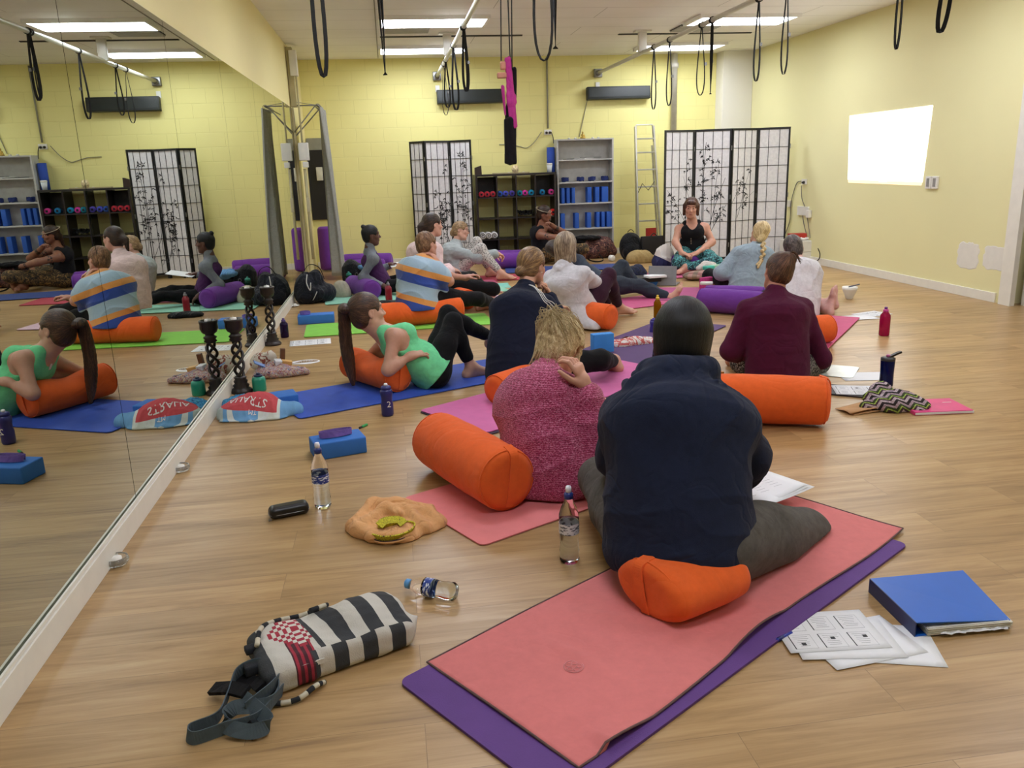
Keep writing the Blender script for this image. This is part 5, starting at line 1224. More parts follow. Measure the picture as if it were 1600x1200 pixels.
def tw(S_):
    p = P6; S_.ec(p.P-p.up*.13, p.C, p.side, .225, .20, .20, .165, k=.08); S_.ec(p.C, p.N-p.up*.01, p.side, .19, .085, .155, .085, k=.08)
    for q in (1, -1): S_.rc(p.sh[q], p.N, .075, .065, k=.06)
    a, e, w_ = p.arm[1]; S_.rc(a, a.lerp(e, .6), .085, .08, k=.06)
    S_.rc(p.N+p.up*.02-p.fwd*.05, p.N+p.up*.0+p.side*.08+p.fwd*.02, .035, k=.03); S_.rc(p.N+p.up*.02-p.fwd*.05, p.N-p.side*.08+p.fwd*.03, .035, k=.03)
    S_.rc(p.sh[1]+p.fwd*.08, p.P+p.side*.20+p.fwd*.16, .045, .04, k=.05)
    S_.el(p.hl(0, .02, -.01), (.085, .11, .10), (p.hr, p.lk, p.hu), k=.02, mode='s')
    S_.rc(a.lerp(e, .78), w_, .055, .05, k=.01, mode='s')
    S_.ec(p.P+p.fwd*.22-p.up*.12, p.N+p.fwd*.20, p.side, .10, .06, .13, .10, k=.03, mode='s')
def bandf(vs):
    u = npv(P6.up); sd = npv(P6.side); fw = npv(P6.fwd); q = vs-npv(P6.P); hgt = q@u; s_ = q@sd; d_ = q@fw
    v = (hgt+.16 + .22*s_*(hgt > -1) - .10*d_*0 - .35*np.abs(s_)*0)/.72
    return np.stack([np.clip(v, 0, 1), s_, d_], 1)
P6.wear('beach_towel', TOWEL6, (), extra=tw, folds=.009, ffreq=15, attrs={'band': bandf}, hem=(V((0, 0, .15)), (0, 0, -1)))
# ---- 7: pink hoodie behind the towel
P7 = Person('person in a pale pink hoodie with dark ponytail, mostly hidden behind the striped towel', (.5, 8.55, 0),
            pelvis=J(666, 442, 8.5), neck=J(668, 378, 8.55), head=J(676, 352, 8.6), face=(.9, .4, 0), look=(.92, .38, -.02), bow=.05, g=1.15, gw=1.08, sh=.165, skin='#cf9c88', h=.007, hair_col='#2a1a12')
P7.Leg(1, V((1.05, 8.7, .12)), None, toe=(.2, .9, 0), knee=J(728, 474, 7.95) if False else V((1.02, 8.45, .16))); P7.Leg(-1, V((1.0, 9.05, .1)), None, toe=(.9, .1, 0), knee=V((.85, 9.0, .22)))
P7.Arm(1, P7.P+V((.26, -.02, .12)), (-.3, -.6, -.6), hd=(.8, .5, -.2), curl=.5); P7.Arm(-1, P7.P+V((.26, .16, .12)), (-.3, .6, -.6), hd=(.8, -.5, -.2), curl=.5)
P7.build()
P7.wear('leggings', fabric('leggings_black', '#141416'), ('pelvis', 'legs'), inf=.010, legs=1.9)
def ex(S_):
    S_.ec(P7.P-P7.up*.1, P7.C, P7.side, .19, .175, .15, .14, k=.08); S_.el(P7.N-P7.fwd*.075-P7.up*.04, (.09, .045, .07), (P7.side, P7.fwd, P7.up), k=.03)
    for q in (1, -1): S_.rc(P7.N+P7.side*.06*q, P7.N-P7.fwd*.06, .035, k=.03)
P7.wear('hoodie', fabric('hoodie_pink', '#e6cccb'), ('torso', 'arms'), inf=.02, sleeves=1.9, loose=.01, extra=ex, folds=.004, hem=(P7.P-P7.up*.12, -P7.up))
def hf(S_): P7.cap(S_, .009); S_.el(P7.hl(0, -.115, .0), (.04, .035, .045), (P7.hr, P7.lk, P7.hu), k=.02); S_.rc(P7.hl(0, -.14, -.01), P7.hl(0, -.16, -.12), .032, .012, k=.02)
P7.hair('hair', hair_mat('hair_darkbrown', '#140d0a', '#2c1c14', '#4e3626', .4), hf, flow_fn(P7.hl(0, 0, .02), P7.hl(0, -.115, .0)-P7.hl(0, 0, .02), along=2))
# ---- 8: grey sweater, glasses, leopard leggings
def spots(name, bg, fg, sc=60, th=.33):
    t = NT(name); c = t.coord(); vo = t.n('ShaderNodeTexVoronoi', feature='DISTANCE_TO_EDGE'); vo.inputs['Scale'].default_value = sc; t.l(c, vo.inputs['Vector'])
    v2 = t.n('ShaderNodeTexVoronoi'); v2.inputs['Scale'].default_value = sc*1.6; t.l(c, v2.inputs['Vector'])
    f = t.math('MULTIPLY', t.ramp(vo.outputs['Distance'], [(.08, (0, 0, 0, 1)), (.11, (1, 1, 1, 1))]), t.ramp(v2.outputs['Distance'], [(th-.02, (1, 1, 1, 1)), (th+.02, (0, 0, 0, 1))]))
    t.base(t.mix(f, bg, fg)); t.set(Roughness=.8); return t.m
P8 = Person('person with glasses in light grey sweatshirt and leopard leggings, hands on raised knees', (.8, 10.6, 0),
            pelvis=J(716, 420, 10.6), neck=J(711, 382, 10.62), head=J(720, 361, 10.65), face=(.95, -.1, 0), look=(.93, -.3, -.06), bow=.06, g=1.0, gw=1.0, sh=.16, skin='#cf9c86', h=.007, k=1.0, hair_col='#6b4f38')
P8.Leg(1, V((1.35, 10.25, .09)), (0, 0, 1), toe=(.95, -.15, 0)); P8.Leg(-1, V((1.25, 10.6, .09)), (0, 0, 1), toe=(.95, .1, 0))
P8.Arm(1, J(776, 396, 10.35), (-.1, -.3, -.8), hd=(.8, .3, -.3), curl=.7); P8.Arm(-1, J(774, 398, 10.6), (0, .3, -.8), hd=(.8, -.4, -.3), curl=.7)
P8.build()
P8.wear('leggings', spots('leopard_print', '#c4beb8', '#1c1a1c', 46, .46), ('pelvis', 'legs'), inf=.009, legs=1.8, folds=0)
def ex(S_): S_.ec(P8.P-P8.up*.08, P8.C, P8.side, .18, .165, .14, .125, k=.08)
P8.wear('sweatshirt', fabric('sweat_grey', '#a3aaab'), ('torso', 'arms'), inf=.018, sleeves=1.9, loose=.014, extra=ex, folds=.005, hem=(P8.P-P8.up*.1, -P8.up))
def hf(S_): P8.cap(S_, .010); S_.el(P8.hl(0, -.11, -.03), (.045, .03, .045), (P8.hr, P8.lk, P8.hu), k=.02); S_.disp(lambda X, Y, Z: .002*wav(X, Y, Z, 110))
P8.hair('hair', hair_mat('hair_sandy', '#5a4330', '#8c6f4e', '#bd9d74', .5), hf, flow_fn(P8.hl(0, 0, .02), P8.hl(0, -.11, -.03)-P8.hl(0, 0, .02), along=3))
def glasses(p, mat):
    m = MB(); A = p.hl
    for q in (1, -1):
        m.tube([p.rel(A(.033*q+.024*math.cos(a), .106, .004+.019*math.sin(a))) for a in [2*PI*i/14 for i in range(14)]], .0022, 5, closed=True)
        m.tube([p.rel(A(.056*q, .104, .008)), p.rel(A(.078*q, .07, .008)), p.rel(A(.084*q, .0, .006))], .002, 5)
    m.tube([p.rel(A(-.01, .108, .008)), p.rel(A(.01, .108, .008))], .002, 5); m.obj('glasses', mat, p.o)
glasses(P8, plain('glasses_brown', '#4a2a20', .3))
# ---- 9: purple and grey zip top, small top bun
P9 = Person('person with small top bun in a purple and grey top, legs stretched out', (-.1, 9.6, 0),
            pelvis=J(598, 446, 9.6), neck=J(576, 391, 9.55), head=J(580, 368, 9.55), face=(1, .05, 0), look=(.97, .12, .0), bow=.02, g=.92, gw=.9, sh=.148, limb=.88, skin='#5e3a2c', lips='#6e3833', h=.007, hair_col='#0d0b0a', k=.98)
P9.Leg(1, V((.55, 9.3, .09)), None, toe=(.3, .2, .9), knee=V((.28, 9.42, .14))); P9.Leg(-1, V((.62, 9.75, .08)), None, toe=(.4, .1, .9), knee=V((.25, 9.75, .16)))
P9.Arm(1, J(598, 446, 9.38), None, elbow=J(566, 433, 9.42), hd=(.8, .1, -.55), pn=(-.3, .1, -.9), curl=.4); P9.Arm(-1, J(608, 414, 9.75), None, elbow=J(592, 424, 9.78), hd=(1, 0, .12), pn=(0, -.2, -.9), curl=.5)
P9.build()
P9.wear('leggings', fabric('leggings_black', '#141416'), ('pelvis', 'legs'), inf=.009, legs=1.9)
P9.wear('vest_panels', fabric('top_purple', '#46244f'), ('torso',), inf=.012, shoulders=False, folds=.002, hem=(P9.P-P9.up*.10, -P9.up))
def ex(S_):
    S_.rc(P9.N-P9.up*.02, P9.hl(0, -.02, -.09), .060, .054, k=.02)
P9.wear('sleeves', fabric('sleeve_grey', '#7b8087'), ('arms',), inf=.010, sleeves=1.9, extra=lambda S_: (ex(S_), [S_.rc(P9.sh[q], P9.N-P9.up*.035, .064, .055, k=.04) for q in (1, -1)]), folds=.002, cuts=((P9.hl(0, -.02, -.075), P9.hu),))
def hf(S_): P9.cap(S_, .006); S_.el(P9.hl(0, -.085, .105), (.026, .026, .026), k=.008)
P9.hair('hair', hair_mat('hair_black', '#050506', '#0c0c0e', '#1d1d20', .33), hf, flow_fn(P9.hl(0, 0, .02), P9.hl(0, -.075, .1)-P9.hl(0, 0, .02), along=2))
# ---- 10: man in a black singlet
P10 = Person('person in black singlet with tied-back dark hair and tattooed arms by the cube shelf', (2.25, 11.95, 0),
             pelvis=J(848, 396, 11.95), neck=J(847, 352, 11.85), head=J(851, 334, 11.8), face=(.9, -.35, 0), look=(.85, -.5, -.05), bow=.06, g=1.1, gw=1.0, sh=.185, skin='#8a5a44', lips='#7a4238', h=.007, hair_col='#17110e', limb=1.12)
P10.Leg(1, V((2.75, 11.75, .1)), None, toe=(.2, .9, 0), knee=V((2.72, 11.55, .22))); P10.Leg(-1, V((2.6, 11.65, .1)), None, toe=(.3, -.9, 0), knee=V((2.62, 12.15, .22)))
P10.Arm(1, J(892, 376, 11.55), None, elbow=J(868, 372, 11.5), hd=(.4, .9, 0), pn=(0, 0, -1), curl=.5); P10.Arm(-1, J(862, 352, 11.62), None, elbow=J(884, 366, 11.8), hd=(-.5, -.4, .4), pn=(0, 0, -1), curl=1.0)
P10.build(cover=0)
def tk10(S_):
    P10.torso(S_, .008, shoulders=False)
    for q in (1, -1): S_.rc(P10.N+P10.side*.08*q-P10.up*.02, P10.C+P10.side*.08*q+P10.up*.02, .045, .08, k=.04)
    for q in (1, -1): S_.el(P10.sh[q]+P10.side*.015*q-P10.up*.01, (.07, .09, .13), (P10.side, P10.fwd, P10.up), k=.012, mode='s')
    S_.el(P10.N+P10.fwd*.03+P10.up*.02, (.07, .10, .08), (P10.side, P10.fwd, P10.up), k=.01, mode='s')
P10.wear('singlet', fabric('singlet_black', '#19181b'), (), extra=tk10, folds=.002, hem=(P10.P-P10.up*.1, -P10.up))
def bandana(name, cs, sc):
    t = NT(name); c = t.coord(); n_ = t.noise(c, sc, 3, .6, 1.5); t.base(t.ramp(n_, [(.3+.4*i/(len(cs)-1), x) for i, x in enumerate(cs)], 'CONSTANT')); t.set(Roughness=.85); return t.m
P10.wear('shorts', bandana('shorts_print', ['#1c1a18', '#4a3a22', '#8a6a3c', '#1c1a18'], 26), ('pelvis', 'legs'), inf=.02, legs=1.0, folds=.003)
def hf(S_):
    P10.cap(S_, .008); A = P10.hl; S_.rc(A(0, -.11, -.03), A(0, -.13, -.18), .03, .016, k=.03); 
    S_.el(A(0, .075, -.085), (.032, .02, .022), (P10.hr, P10.lk, P10.hu), k=.01)
P10.hair('hair', hair_mat('hair_darkbrown', '#140d0a', '#2c1c14', '#4e3626', .4), hf, flow_fn(P10.hl(0, 0, .02), P10.hl(0, -.11, -.02)-P10.hl(0, 0, .02), along=3))
m = MB(); A = P10.hl; m.tube([P10.rel(A(.094*math.cos(a), -.012+.112*math.sin(a), .06-.03*math.sin(a))) for a in [2*PI*i/20 for i in range(20)]], .0035, 5, closed=True); m.obj('headband', plain('headband', '#b7a992', .5), P10.o)
TATM = plain('tattoo_ink', '#2b2320', .6)
for q in (1, -1):
    a, e, w_ = P10.arm[q]; 
    for nm_, A_, B_, r0 in (('tattoo_band', a.lerp(e, .45), a.lerp(e, .62), .052), ('forearm_tattoo', e.lerp(w_, .45), e.lerp(w_, .75), .0385)):
        S_ = S(); S_.rc(A_, B_, r0*1.0+.0015, r0*.93+.001, k=.01).disp(lambda X, Y, Z: .005*wav(X, Y, Z, 210)+.002); S_.obj(nm_, TATM, base=P10.base, parent=P10.o, h=.005)
# ---- 11: the teacher
P11 = Person('teacher with a short brown fringe in a black tank top, sitting facing the class', (3.88, 10.2, 0),
             pelvis=J(1082, 394, 10.25), neck=J(1081, 346, 10.22), head=J(1080, 325, 10.15), face=(-.30, -.95, 0), look=(-.38, -.90, -.10), up=(.04, 0, 1), bow=.02, headk=1.06, g=.95, gw=1.0, sh=.165, skin='#c8937c', bust=.02, h=.0055, hair_col='#3f291c')
P11.Leg(1, V((3.75, 9.98, .1)), None, toe=(.8, -.3, 0), knee=V((3.52, 9.88, .16))); P11.Leg(-1, V((3.62, 9.85, .10)), None, toe=(-.8, -.3, 0), knee=V((3.98, 9.72, .16)))
P11.Arm(1, J(1066, 396, 9.95), None, elbow=J(1055, 378, 10.15), hd=(.75, -.5, -.2), pn=(0, .2, -.9), curl=.6)
P11.Arm(-1, J(1088, 396, 9.92), None, elbow=J(1113, 378, 10.1), hd=(-.85, -.3, -.1), pn=(0, .3, -.9), curl=.6)
P11.build(cover=0)
def tk11(S_):
    p = P11; p.torso(S_, .008, shoulders=False)
    for q in (1, -1): S_.rc(p.N+p.side*.08*q-p.up*.02, p.C+p.side*.085*q+p.up*.02, .040, .07, k=.04)
    for q in (1, -1): S_.el(p.sh[q]+p.side*.018*q-p.up*.02, (.066, .085, .13), (p.side, p.fwd, p.up), k=.012, mode='s')
    S_.el(p.N+p.fwd*.06-p.up*.01, (.062, .09, .10), (p.side, p.fwd, p.up), k=.01, mode='s')
P11.wear('tank_top', fabric('singlet_black', '#19181b'), (), extra=tk11, folds=.0015, hem=(P11.P-P11.up*.1, -P11.up))
P11.wear('leggings', bandana('leggings_floral', ['#10252c', '#174a52', '#0d1a22', '#5fb0b0', '#142f3a', '#1b5a60', '#0f1e26'], 22), ('pelvis', 'legs'), inf=.012, legs=1.9)
def hf(S_):
    p = P11; A = p.hl; p.cap(S_, .010)
    for q in (1, -1): S_.rc(A(.076*q, .0, .03), A(.080*q, .012, -.075), .026, .018, k=.02)
    S_.el(A(0, .072, .072), (.062, .030, .030), (p.hr, p.lk, p.hu), k=.015); S_.ec(A(0, -.06, .02), A(0, -.06, -.07), p.hr, .08, .07, .045, .03, k=.03)
P11.hair('hair', hair_mat('hair_reddishbrown', '#22130e', '#44291d', '#6d4633', .4), hf, flow_fn(P11.hl(0, 0, 0), P11.hu, along=1.5))
m = MB(); p = P11; m.tube(smoothpath([p.rel(p.N+p.side*.05+p.fwd*.045), p.rel(p.N+p.side*.02+p.fwd*.085-p.up*.06), p.rel(p.C+p.fwd*.118+p.up*.03), p.rel(p.N-p.side*.02+p.fwd*.085-p.up*.06), p.rel(p.N-p.side*.05+p.fwd*.045)], 5), .0025, 5)
for k, dz in enumerate((-.04, -.07, -.10, -.13)): m.box(p.rel(p.C+p.fwd*(.128)+p.side*.02+p.up*(dz-.02)), (.014, .006, .018 if k % 2 else .026))
m.obj('necklace', plain('necklace_metal', '#7d756b', .4, .5), P11.o)
# ---- 12: blonde braid
P12 = Person('person with a blonde braid in a pale blue-grey sweatshirt, back to the camera', (3.55, 8.2, 0),
             pelvis=J(1172, 448, 8.15), neck=J(1180, 388, 8.3), head=J(1187, 364, 8.36), face=(.05, 1, 0), look=(.06, .99, -.05), bow=.05, g=1.2, gw=1.12, sh=.168, skin='#cf9d84', h=.0065)
P12.Leg(1, V((3.75, 8.75, .1)), None, toe=(-.8, .3, 0), knee=V((4.02, 8.5, .16))); P12.Leg(-1, V((3.6, 8.8, .08)), None, toe=(.8, .3, 0), knee=V((3.44, 8.62, .16)))
P12.Arm(1, P12.P+V((.10, .28, .14)), (.7, -.2, -.6), hd=(-.5, .8, 0), curl=.6); P12.Arm(-1, P12.P+V((-.10, .28, .14)), (-.7, -.2, -.6), hd=(.5, .8, 0), curl=.6)
P12.build()
P12.wear('leggings', fabric('leggings_black', '#141416'), ('pelvis', 'legs'), inf=.010, legs=1.9)
def ex(S_):
    p = P12; S_.ec(p.P-p.up*.12, p.C, p.side, .225, .185, .165, .13, k=.09); S_.ec(p.C, p.N-p.up*.07, p.side, .185, .10, .125, .06, k=.08)
    for i in range(12): a, b = 2*PI*i/12, 2*PI*(i+1)/12; S_.rc(p.N+p.side*.062*math.cos(a)+p.fwd*.058*math.sin(a)+p.up*.005, p.N+p.side*.062*math.cos(b)+p.fwd*.058*math.sin(b)+p.up*.005, .020, k=.015)
SW12 = P12.wear('sweatshirt', fabric('sweat_bluegrey', '#93a3ad'), ('torso', 'arms'), inf=.02, sleeves=1.9, loose=.016, extra=ex, folds=.006, ffreq=22, cuts=((V((0, 0, .02)), (0, 0, -1)),))
HBL = hair_mat('hair_lightblonde', '#8d7550', '#c4a873', '#e6d3a4', .45, 14)
def hf(S_): P12.cap(S_, .012); S_.el(P12.hl(.01, -.085, -.06), (.04, .035, .04), (P12.hr, P12.lk, P12.hu), k=.03)
P12.hair('hair', HBL, hf, flow_fn(P12.hl(0, .02, .06), P12.hl(0.01, -.1, -.08)-P12.hl(0, .02, .06), along=2))
def bf(S_):
    A = P12.hl; n_, f_, u_, d_ = P12.N, P12.fwd, P12.up, P12.side
    bpl = stick([n_-u_*(-.02+.03*i)+d_*.012-f_*.1 for i in range(12)], SW12, P12.base, -f_, .014)
    bp = lambda i: (V(bpl[min(int(i), 11)])+P12.base) if i > 0 else n_-f_*.10+u_*.06
    S_.rc(A(0, -.09, -.03), bp(0), .036, .024, k=.02)
    for i in range(7):
        q = 1 if i % 2 else -1; p_ = bp(i)+d_*.011*q; S_.el(p_, (.026-.0012*i, .017, .022), ((d_*.75+u_*.6*q).normalized(), -f_, (u_*.75-d_*.6*q).normalized()), k=.004)
    S_.rc(bp(7), bp(10)-d_*.03, .018, .012, k=.006); S_.rc(bp(7), bp(9)-d_*.045, .016, .010, k=.006)
    for i in range(0):
        z = -.075-.024*i; q = 1 if i % 2 else -1
        S_.el(A(.008+.011*q, -.150-.012*i, z), (.020-.001*i, .016, .018), (P12.hr*.8+P12.hu*.5*q, P12.lk, P12.hu*.8-P12.hr*.5*q), k=.004)
    pass
P12.hair('braid', HBL, bf, flow_fn(P12.hl(0, -.12, -.15), P12.hu, along=20), h=.004)
m = MB(); m.lathe([(.014, -.012), (.018, -.006), (.018, .006), (.014, .012)], 12, M=TR(V(stick([P12.N-P12.up*.19+P12.side*.012-P12.fwd*.1], SW12, P12.base, -P12.fwd, .014)[0]))); m.obj('hair_tie', BLACK, P12.o)
# ---- 13: grey-haired person in a white tee
P13 = Person('person with short dark grey hair in a white sleeveless top', (3.6, 6.95, 0),
             pelvis=J(1243, 474, 6.75), neck=J(1248, 412, 6.95), head=J(1240, 388, 7.05), face=(-.05, 1, 0), look=(.35, .93, -.1), bow=.05, g=1.1, gw=1.02, sh=.150, skin='#cf9c92', h=.0065)
P13.Leg(1, JX(1290, 484, 3.85), None, toe=(.3, .4, .85), sole=(.6, -.75, .1), knee=V((3.82, 7.30, .10))); P13.Leg(-1, JX(1296, 474, 3.92), None, toe=(.2, .6, .8), sole=(.6, -.75, 0), knee=V((3.45, 7.22, .12)))
P13.Arm(1, P13.P+V((.12, .24, .10)), (.9, 0, -.3), hd=(-.5, .8, 0), curl=.6); P13.Arm(-1, P13.P+V((.0, .28, .10)), (-.1, 0, -1), hd=(.5, .8, 0), curl=.6)
P13.build(cover=-.003)
P13.wear('trousers', fabric('trousers_dark', '#1b1c26'), ('pelvis', 'legs'), inf=.010, legs=1.75)
def tk13(S_):
    p = P13; p.torso(S_, .018, shoulders=False); S_.ec(p.P-p.up*.13, p.C, p.side, .20, .175, .165, .135, k=.08)
    for q in (1, -1): S_.rc(p.N+p.side*.10*q-p.up*.045, p.C+p.side*.09*q, .045, .08, k=.05)
    S_.rc(p.N-p.up*.01, p.N-p.up*.05, .07, .08, k=.04)
    for q in (1, -1): S_.el(p.sh[q]+p.side*.035*q-p.up*.02, (.055, .085, .11), (p.side, p.fwd, p.up), k=.012, mode='s')
P13.wear('sleeveless_top', fabric('tee_white', '#d6d4d8'), (), extra=tk13, folds=.006, ffreq=22, cuts=((V((0, 0, .012)), (0, 0, -1)),))
def hf(S_): P13.cap(S_, .008); S_.disp(lambda X, Y, Z: .002*wav(X, Y, Z, 130))
P13.hair('hair', hair_mat('hair_greybrown', '#2a2422', '#4a413e', '#776c68', .5, 12), hf, flow_fn(P13.hl(0, 0, .05), P13.hu, along=3))
glasses(P13, plain('glasses_dark', '#1c1a20', .3))
# ---- 14: maroon top
P14 = Person('person in a maroon top with brown updo and leaf-print leggings, back to the camera', (2.33, 4.75, 0),
             pelvis=J(1214, 575, 4.72), neck=J(1211, 462, 4.82), head=J(1216, 425, 4.88), face=(.12, .99, 0), look=(.05, .98, -.18), bow=.035, g=1.05, gw=1.04, sh=.172, skin='#b97f66', h=.0055)
P14.Leg(1, V((2.45, 5.15, .09)), None, toe=(-.9, .2, 0), knee=J(1280, 566, 4.92)); P14.Leg(-1, V((2.3, 5.25, .08)), None, toe=(.9, .2, 0), knee=J(1158, 566, 4.98))
P14.Arm(1, J(1255, 560, 5.0), None, elbow=J(1283, 560, 4.76), hd=(-.6, .7, 0), pn=(0, 0, -1), curl=.5); P14.Arm(-1, J(1168, 556, 5.02), None, elbow=J(1141, 548, 4.80), hd=(.6, .7, 0), pn=(0, 0, -1), curl=.5)
P14.build()
t = NT('leaf_print'); c = t.coord(); vo = t.n('ShaderNodeTexVoronoi', feature='DISTANCE_TO_EDGE'); vo.inputs['Scale'].default_value = 42; mpn = t.n('ShaderNodeMapping'); mpn.inputs['Scale'].default_value = (1.8, .8, 1); mpn.inputs['Rotation'].default_value = (.5, .4, .8); t.l(c, mpn.inputs[0]); t.l(mpn.outputs[0], vo.inputs['Vector'])
wv = t.n('ShaderNodeTexWave'); wv.inputs['Scale'].default_value = 60; wv.inputs['Distortion'].default_value = 6; t.l(c, wv.inputs['Vector'])
f = t.math('MULTIPLY', t.ramp(vo.outputs['Distance'], [(.10, (0, 0, 0, 1)), (.13, (1, 1, 1, 1))]), t.ramp(wv.outputs['Fac'], [(.35, (0, 0, 0, 1)), (.45, (1, 1, 1, 1))])); t.base(t.mix(f, '#1b1a1c', '#a8a29a')); t.set(Roughness=.8)
P14.wear('leggings', t.m, ('pelvis', 'legs'), inf=.012, legs=1.9)
def ex(S_): S_.ec(P14.P-P14.up*.06, P14.C, P14.side, .178, .165, .135, .125, k=.08)
P14.wear('top', fabric('top_maroon', '#4c1230', weave=600, bump=.2), ('torso', 'arms'), inf=.014, sleeves=1.9, loose=.008, extra=ex, folds=.0028, ffreq=30, hem=(P14.P-P14.up*.12, -P14.up), neckcut=None)
HB14 = hair_mat('hair_warmbrown', '#23150f', '#4a2e20', '#7d573d', .4, 15)
def hf(S_):
    P14.cap(S_, .010, face=True); A = P14.hl; S_.el(A(.015, -.075, .085), (.050, .032, .040), (P14.hr, P14.lk, P14.hu), k=.02); S_.rc(A(.03, -.07, .095), A(.075, -.035, .085), .022, .012, k=.015)
P14.hair('hair', HB14, hf, flow_fn(P14.hl(0, 0, 0), P14.hl(.015, -.085, .09)-P14.hl(0, 0, 0), along=2))
rr_ = random.Random(21); L_ = []
for i in range(14):
    y0 = rr_.uniform(-.02, .02); L_.append(smoothpath([P14.rel(P14.hl(.0+y0, -.09, .11+y0)), P14.rel(P14.hl(.05, -.08, .118+rr_.uniform(-.01, .015))), P14.rel(P14.hl(.095+rr_.uniform(-.01, .02), -.05, .085+rr_.uniform(-.02, .02)))], 4))
P14.strands('loose_strands', HB14, L_, .0025)
# ---- 15: grey trousers, behind the white jacket
P15 = Person('person in grey trousers behind the white jacket, one leg stretched out', (2.1, 8.4, 0),
             pelvis=V((2.16, 8.42, .12)), neck=V((1.86, 8.75, .42)), head=V((1.80, 8.92, .50)), face=(.95, .1, .2), look=(.9, .4, .1), bow=.0, g=1.0, gw=1.0, sh=.17, skin='#cf9d84', h=.007, side=(.1, -.99, 0))
P15.Leg(1, J(1048, 466, 8.15), None, toe=(.35, -.05, .93), sole=(.95, 0, -.2), knee=V((2.56, 8.28, .13))); P15.Leg(-1, V((2.62, 8.6, .1)), None, toe=(.9, 0, 0), knee=J(972, 416, 8.62))
P15.Arm(1, V((1.72, 8.0, .08)), (-.6, -.5, 0), hd=(-.3, -.8, -.3), pn=(0, 0, -1), curl=.1); P15.Arm(-1, V((1.7, 8.55, .08)), (-.6, .5, 0), hd=(-.3, .8, -.3), pn=(0, 0, -1), curl=.1)
P15.build()
P15.wear('trousers', fabric('trousers_slate', '#343b45'), ('pelvis', 'legs'), inf=.016, legs=1.8, folds=.004)
P15.wear('top', fabric('top_slate', '#3a4250'), ('torso', 'arms'), inf=.014, sleeves=1.9, folds=.003)
def hf(S_): P15.cap(S_, .010)
P15.hair('hair', hair_mat('hair_darkbrown', '#140d0a', '#2c1c14', '#4e3626', .4), hf, flow_fn(P15.hl(0, 0, 0), P15.hu))
# ================================================================== mats
from mathutils.bvhtree import BVHTree
def drape(m, objs, off=.0012):
    """lay the flat pieces collected in m on the top of objs (world coordinates)"""
    trees = []
    for o in objs:
        mw = o.matrix_basis if o.parent is None else (o.parent.matrix_basis @ o.matrix_basis); me = o.data
        trees.append(BVHTree.FromPolygons([mw @ v.co for v in me.vertices], [list(p.vertices) for p in me.polygons]))
    z0 = min(v[2] for v in m.v)
    for i, v in enumerate(m.v):
        best = None
        for t_ in trees:
            h_ = t_.ray_cast(V((v[0], v[1], 2.0)), V((0, 0, -1)))[0]
            if h_ is not None and (best is None or h_.z > best): best = h_.z
        m.v[i] = (v[0], v[1], (best if best is not None else 0)+off+(v[2]-z0))
    return m
def mat_mat(name, col): return plain(name, col, .75, bump=.25, bscale=260, var=.05)
NM = [0]
def ymat(c0, ang, L, W, col, label, name='mat', th=.005, z=.001, curl=0, wave=0, rad=.03, nm='yoga_mat', mirror=1):
    """c0 = one corner, long side along ang, short side to its left (mirror=-1: right)"""
    ax = V((math.cos(ang), math.sin(ang), 0)); ay = V((-math.sin(ang), math.cos(ang), 0))*mirror
    ctr = V((c0[0], c0[1], 0))+ax*L/2+ay*W/2
    pts = []
    for (cx, cy, a0) in ((rad, rad, PI), (L-rad, rad, 1.5*PI), (L-rad, W-rad, 0), (rad, W-rad, .5*PI)):
        for k in range(6): a = a0+PI/2*k/5; pts.append((cx+rad*math.cos(a), cy+rad*math.sin(a)))
    P2_ = [tuple((ax*(p[0]-L/2)+ay*(p[1]-W/2))[:2]) for p in pts]
    if mirror < 0: P2_ = P2_[::-1]
    m = MB(); m.prism(P2_, 0, th)
    NM[0] += 1; o = m.obj(nm, mat_mat('mat_'+name, col), loc=(ctr.x, ctr.y, z+.0005*NM[0])); return tag(o, label, 'yoga mat')
A33 = math.atan2(.449, .678)
ymat((-.066, 2.026), A33, 1.80, .63, '#5f3a82', 'thick purple mat under the salmon towel, nearest the camera', 'purple', th=.008, mirror=-1)
# salmon towel with a dark bound edge
ax = V((math.cos(A33), math.sin(A33), 0)); ay = V((math.sin(A33), -math.cos(A33), 0)); T0 = V((.019, 2.096, 0)); TL_, TW2 = 1.80, .60
def towel_pt(u, v, o=0):
    x, y = u*TL_, v*TW2
    e = 0
    q = T0+ax*x+ay*(y*(1-.05*u)+.012*math.sin(u*9)*v)
    # ruck running across the near third and rippling right edge
    z = .0125
    z += .014*math.exp(-((x-.42-.32*v)/.05)**2)*max(0, math.sin(PI*min(1, v*1.15)))
    z += .009*math.exp(-((x-.30-.05*v)/.025)**2)*math.exp(-((v-.45)/.18)**2)
    z += .022*max(0, v-.86)/.14*max(0, math.sin(u*16+.8))*(u < .75)*(u > .05)
    z += .004*math.sin(u*7+v*3)**2
    return q+V((0, 0, z+o))
r = empty('yoga_towel', T0+ax*.9+ay*.3, 'salmon pink microfibre towel with grey bound edge laid over the purple mat', 'towel')
m = MB(); m.sheet(lambda u, v: towel_pt(u, 1-v)-(T0+ax*.9+ay*.3), 120, 50, .003); m.obj('cloth', fabric('towel_salmon', '#d67b79', weave=800, bump=.12, var=.05, sheen=.1), r)
ed = [(u/60, 0) for u in range(60)]+[(1, v/24) for v in range(24)]+[(1-u/60, 1) for u in range(60)]+[(0, 1-v/24) for v in range(24)]
m = MB(); m.tube([towel_pt(u, v)-(T0+ax*.9+ay*.3)-V((0, 0, .001)) for u, v in ed], .0035, 6, closed=True); m.obj('bound_edge', fabric('edge_taupe', '#6b5350'), r)
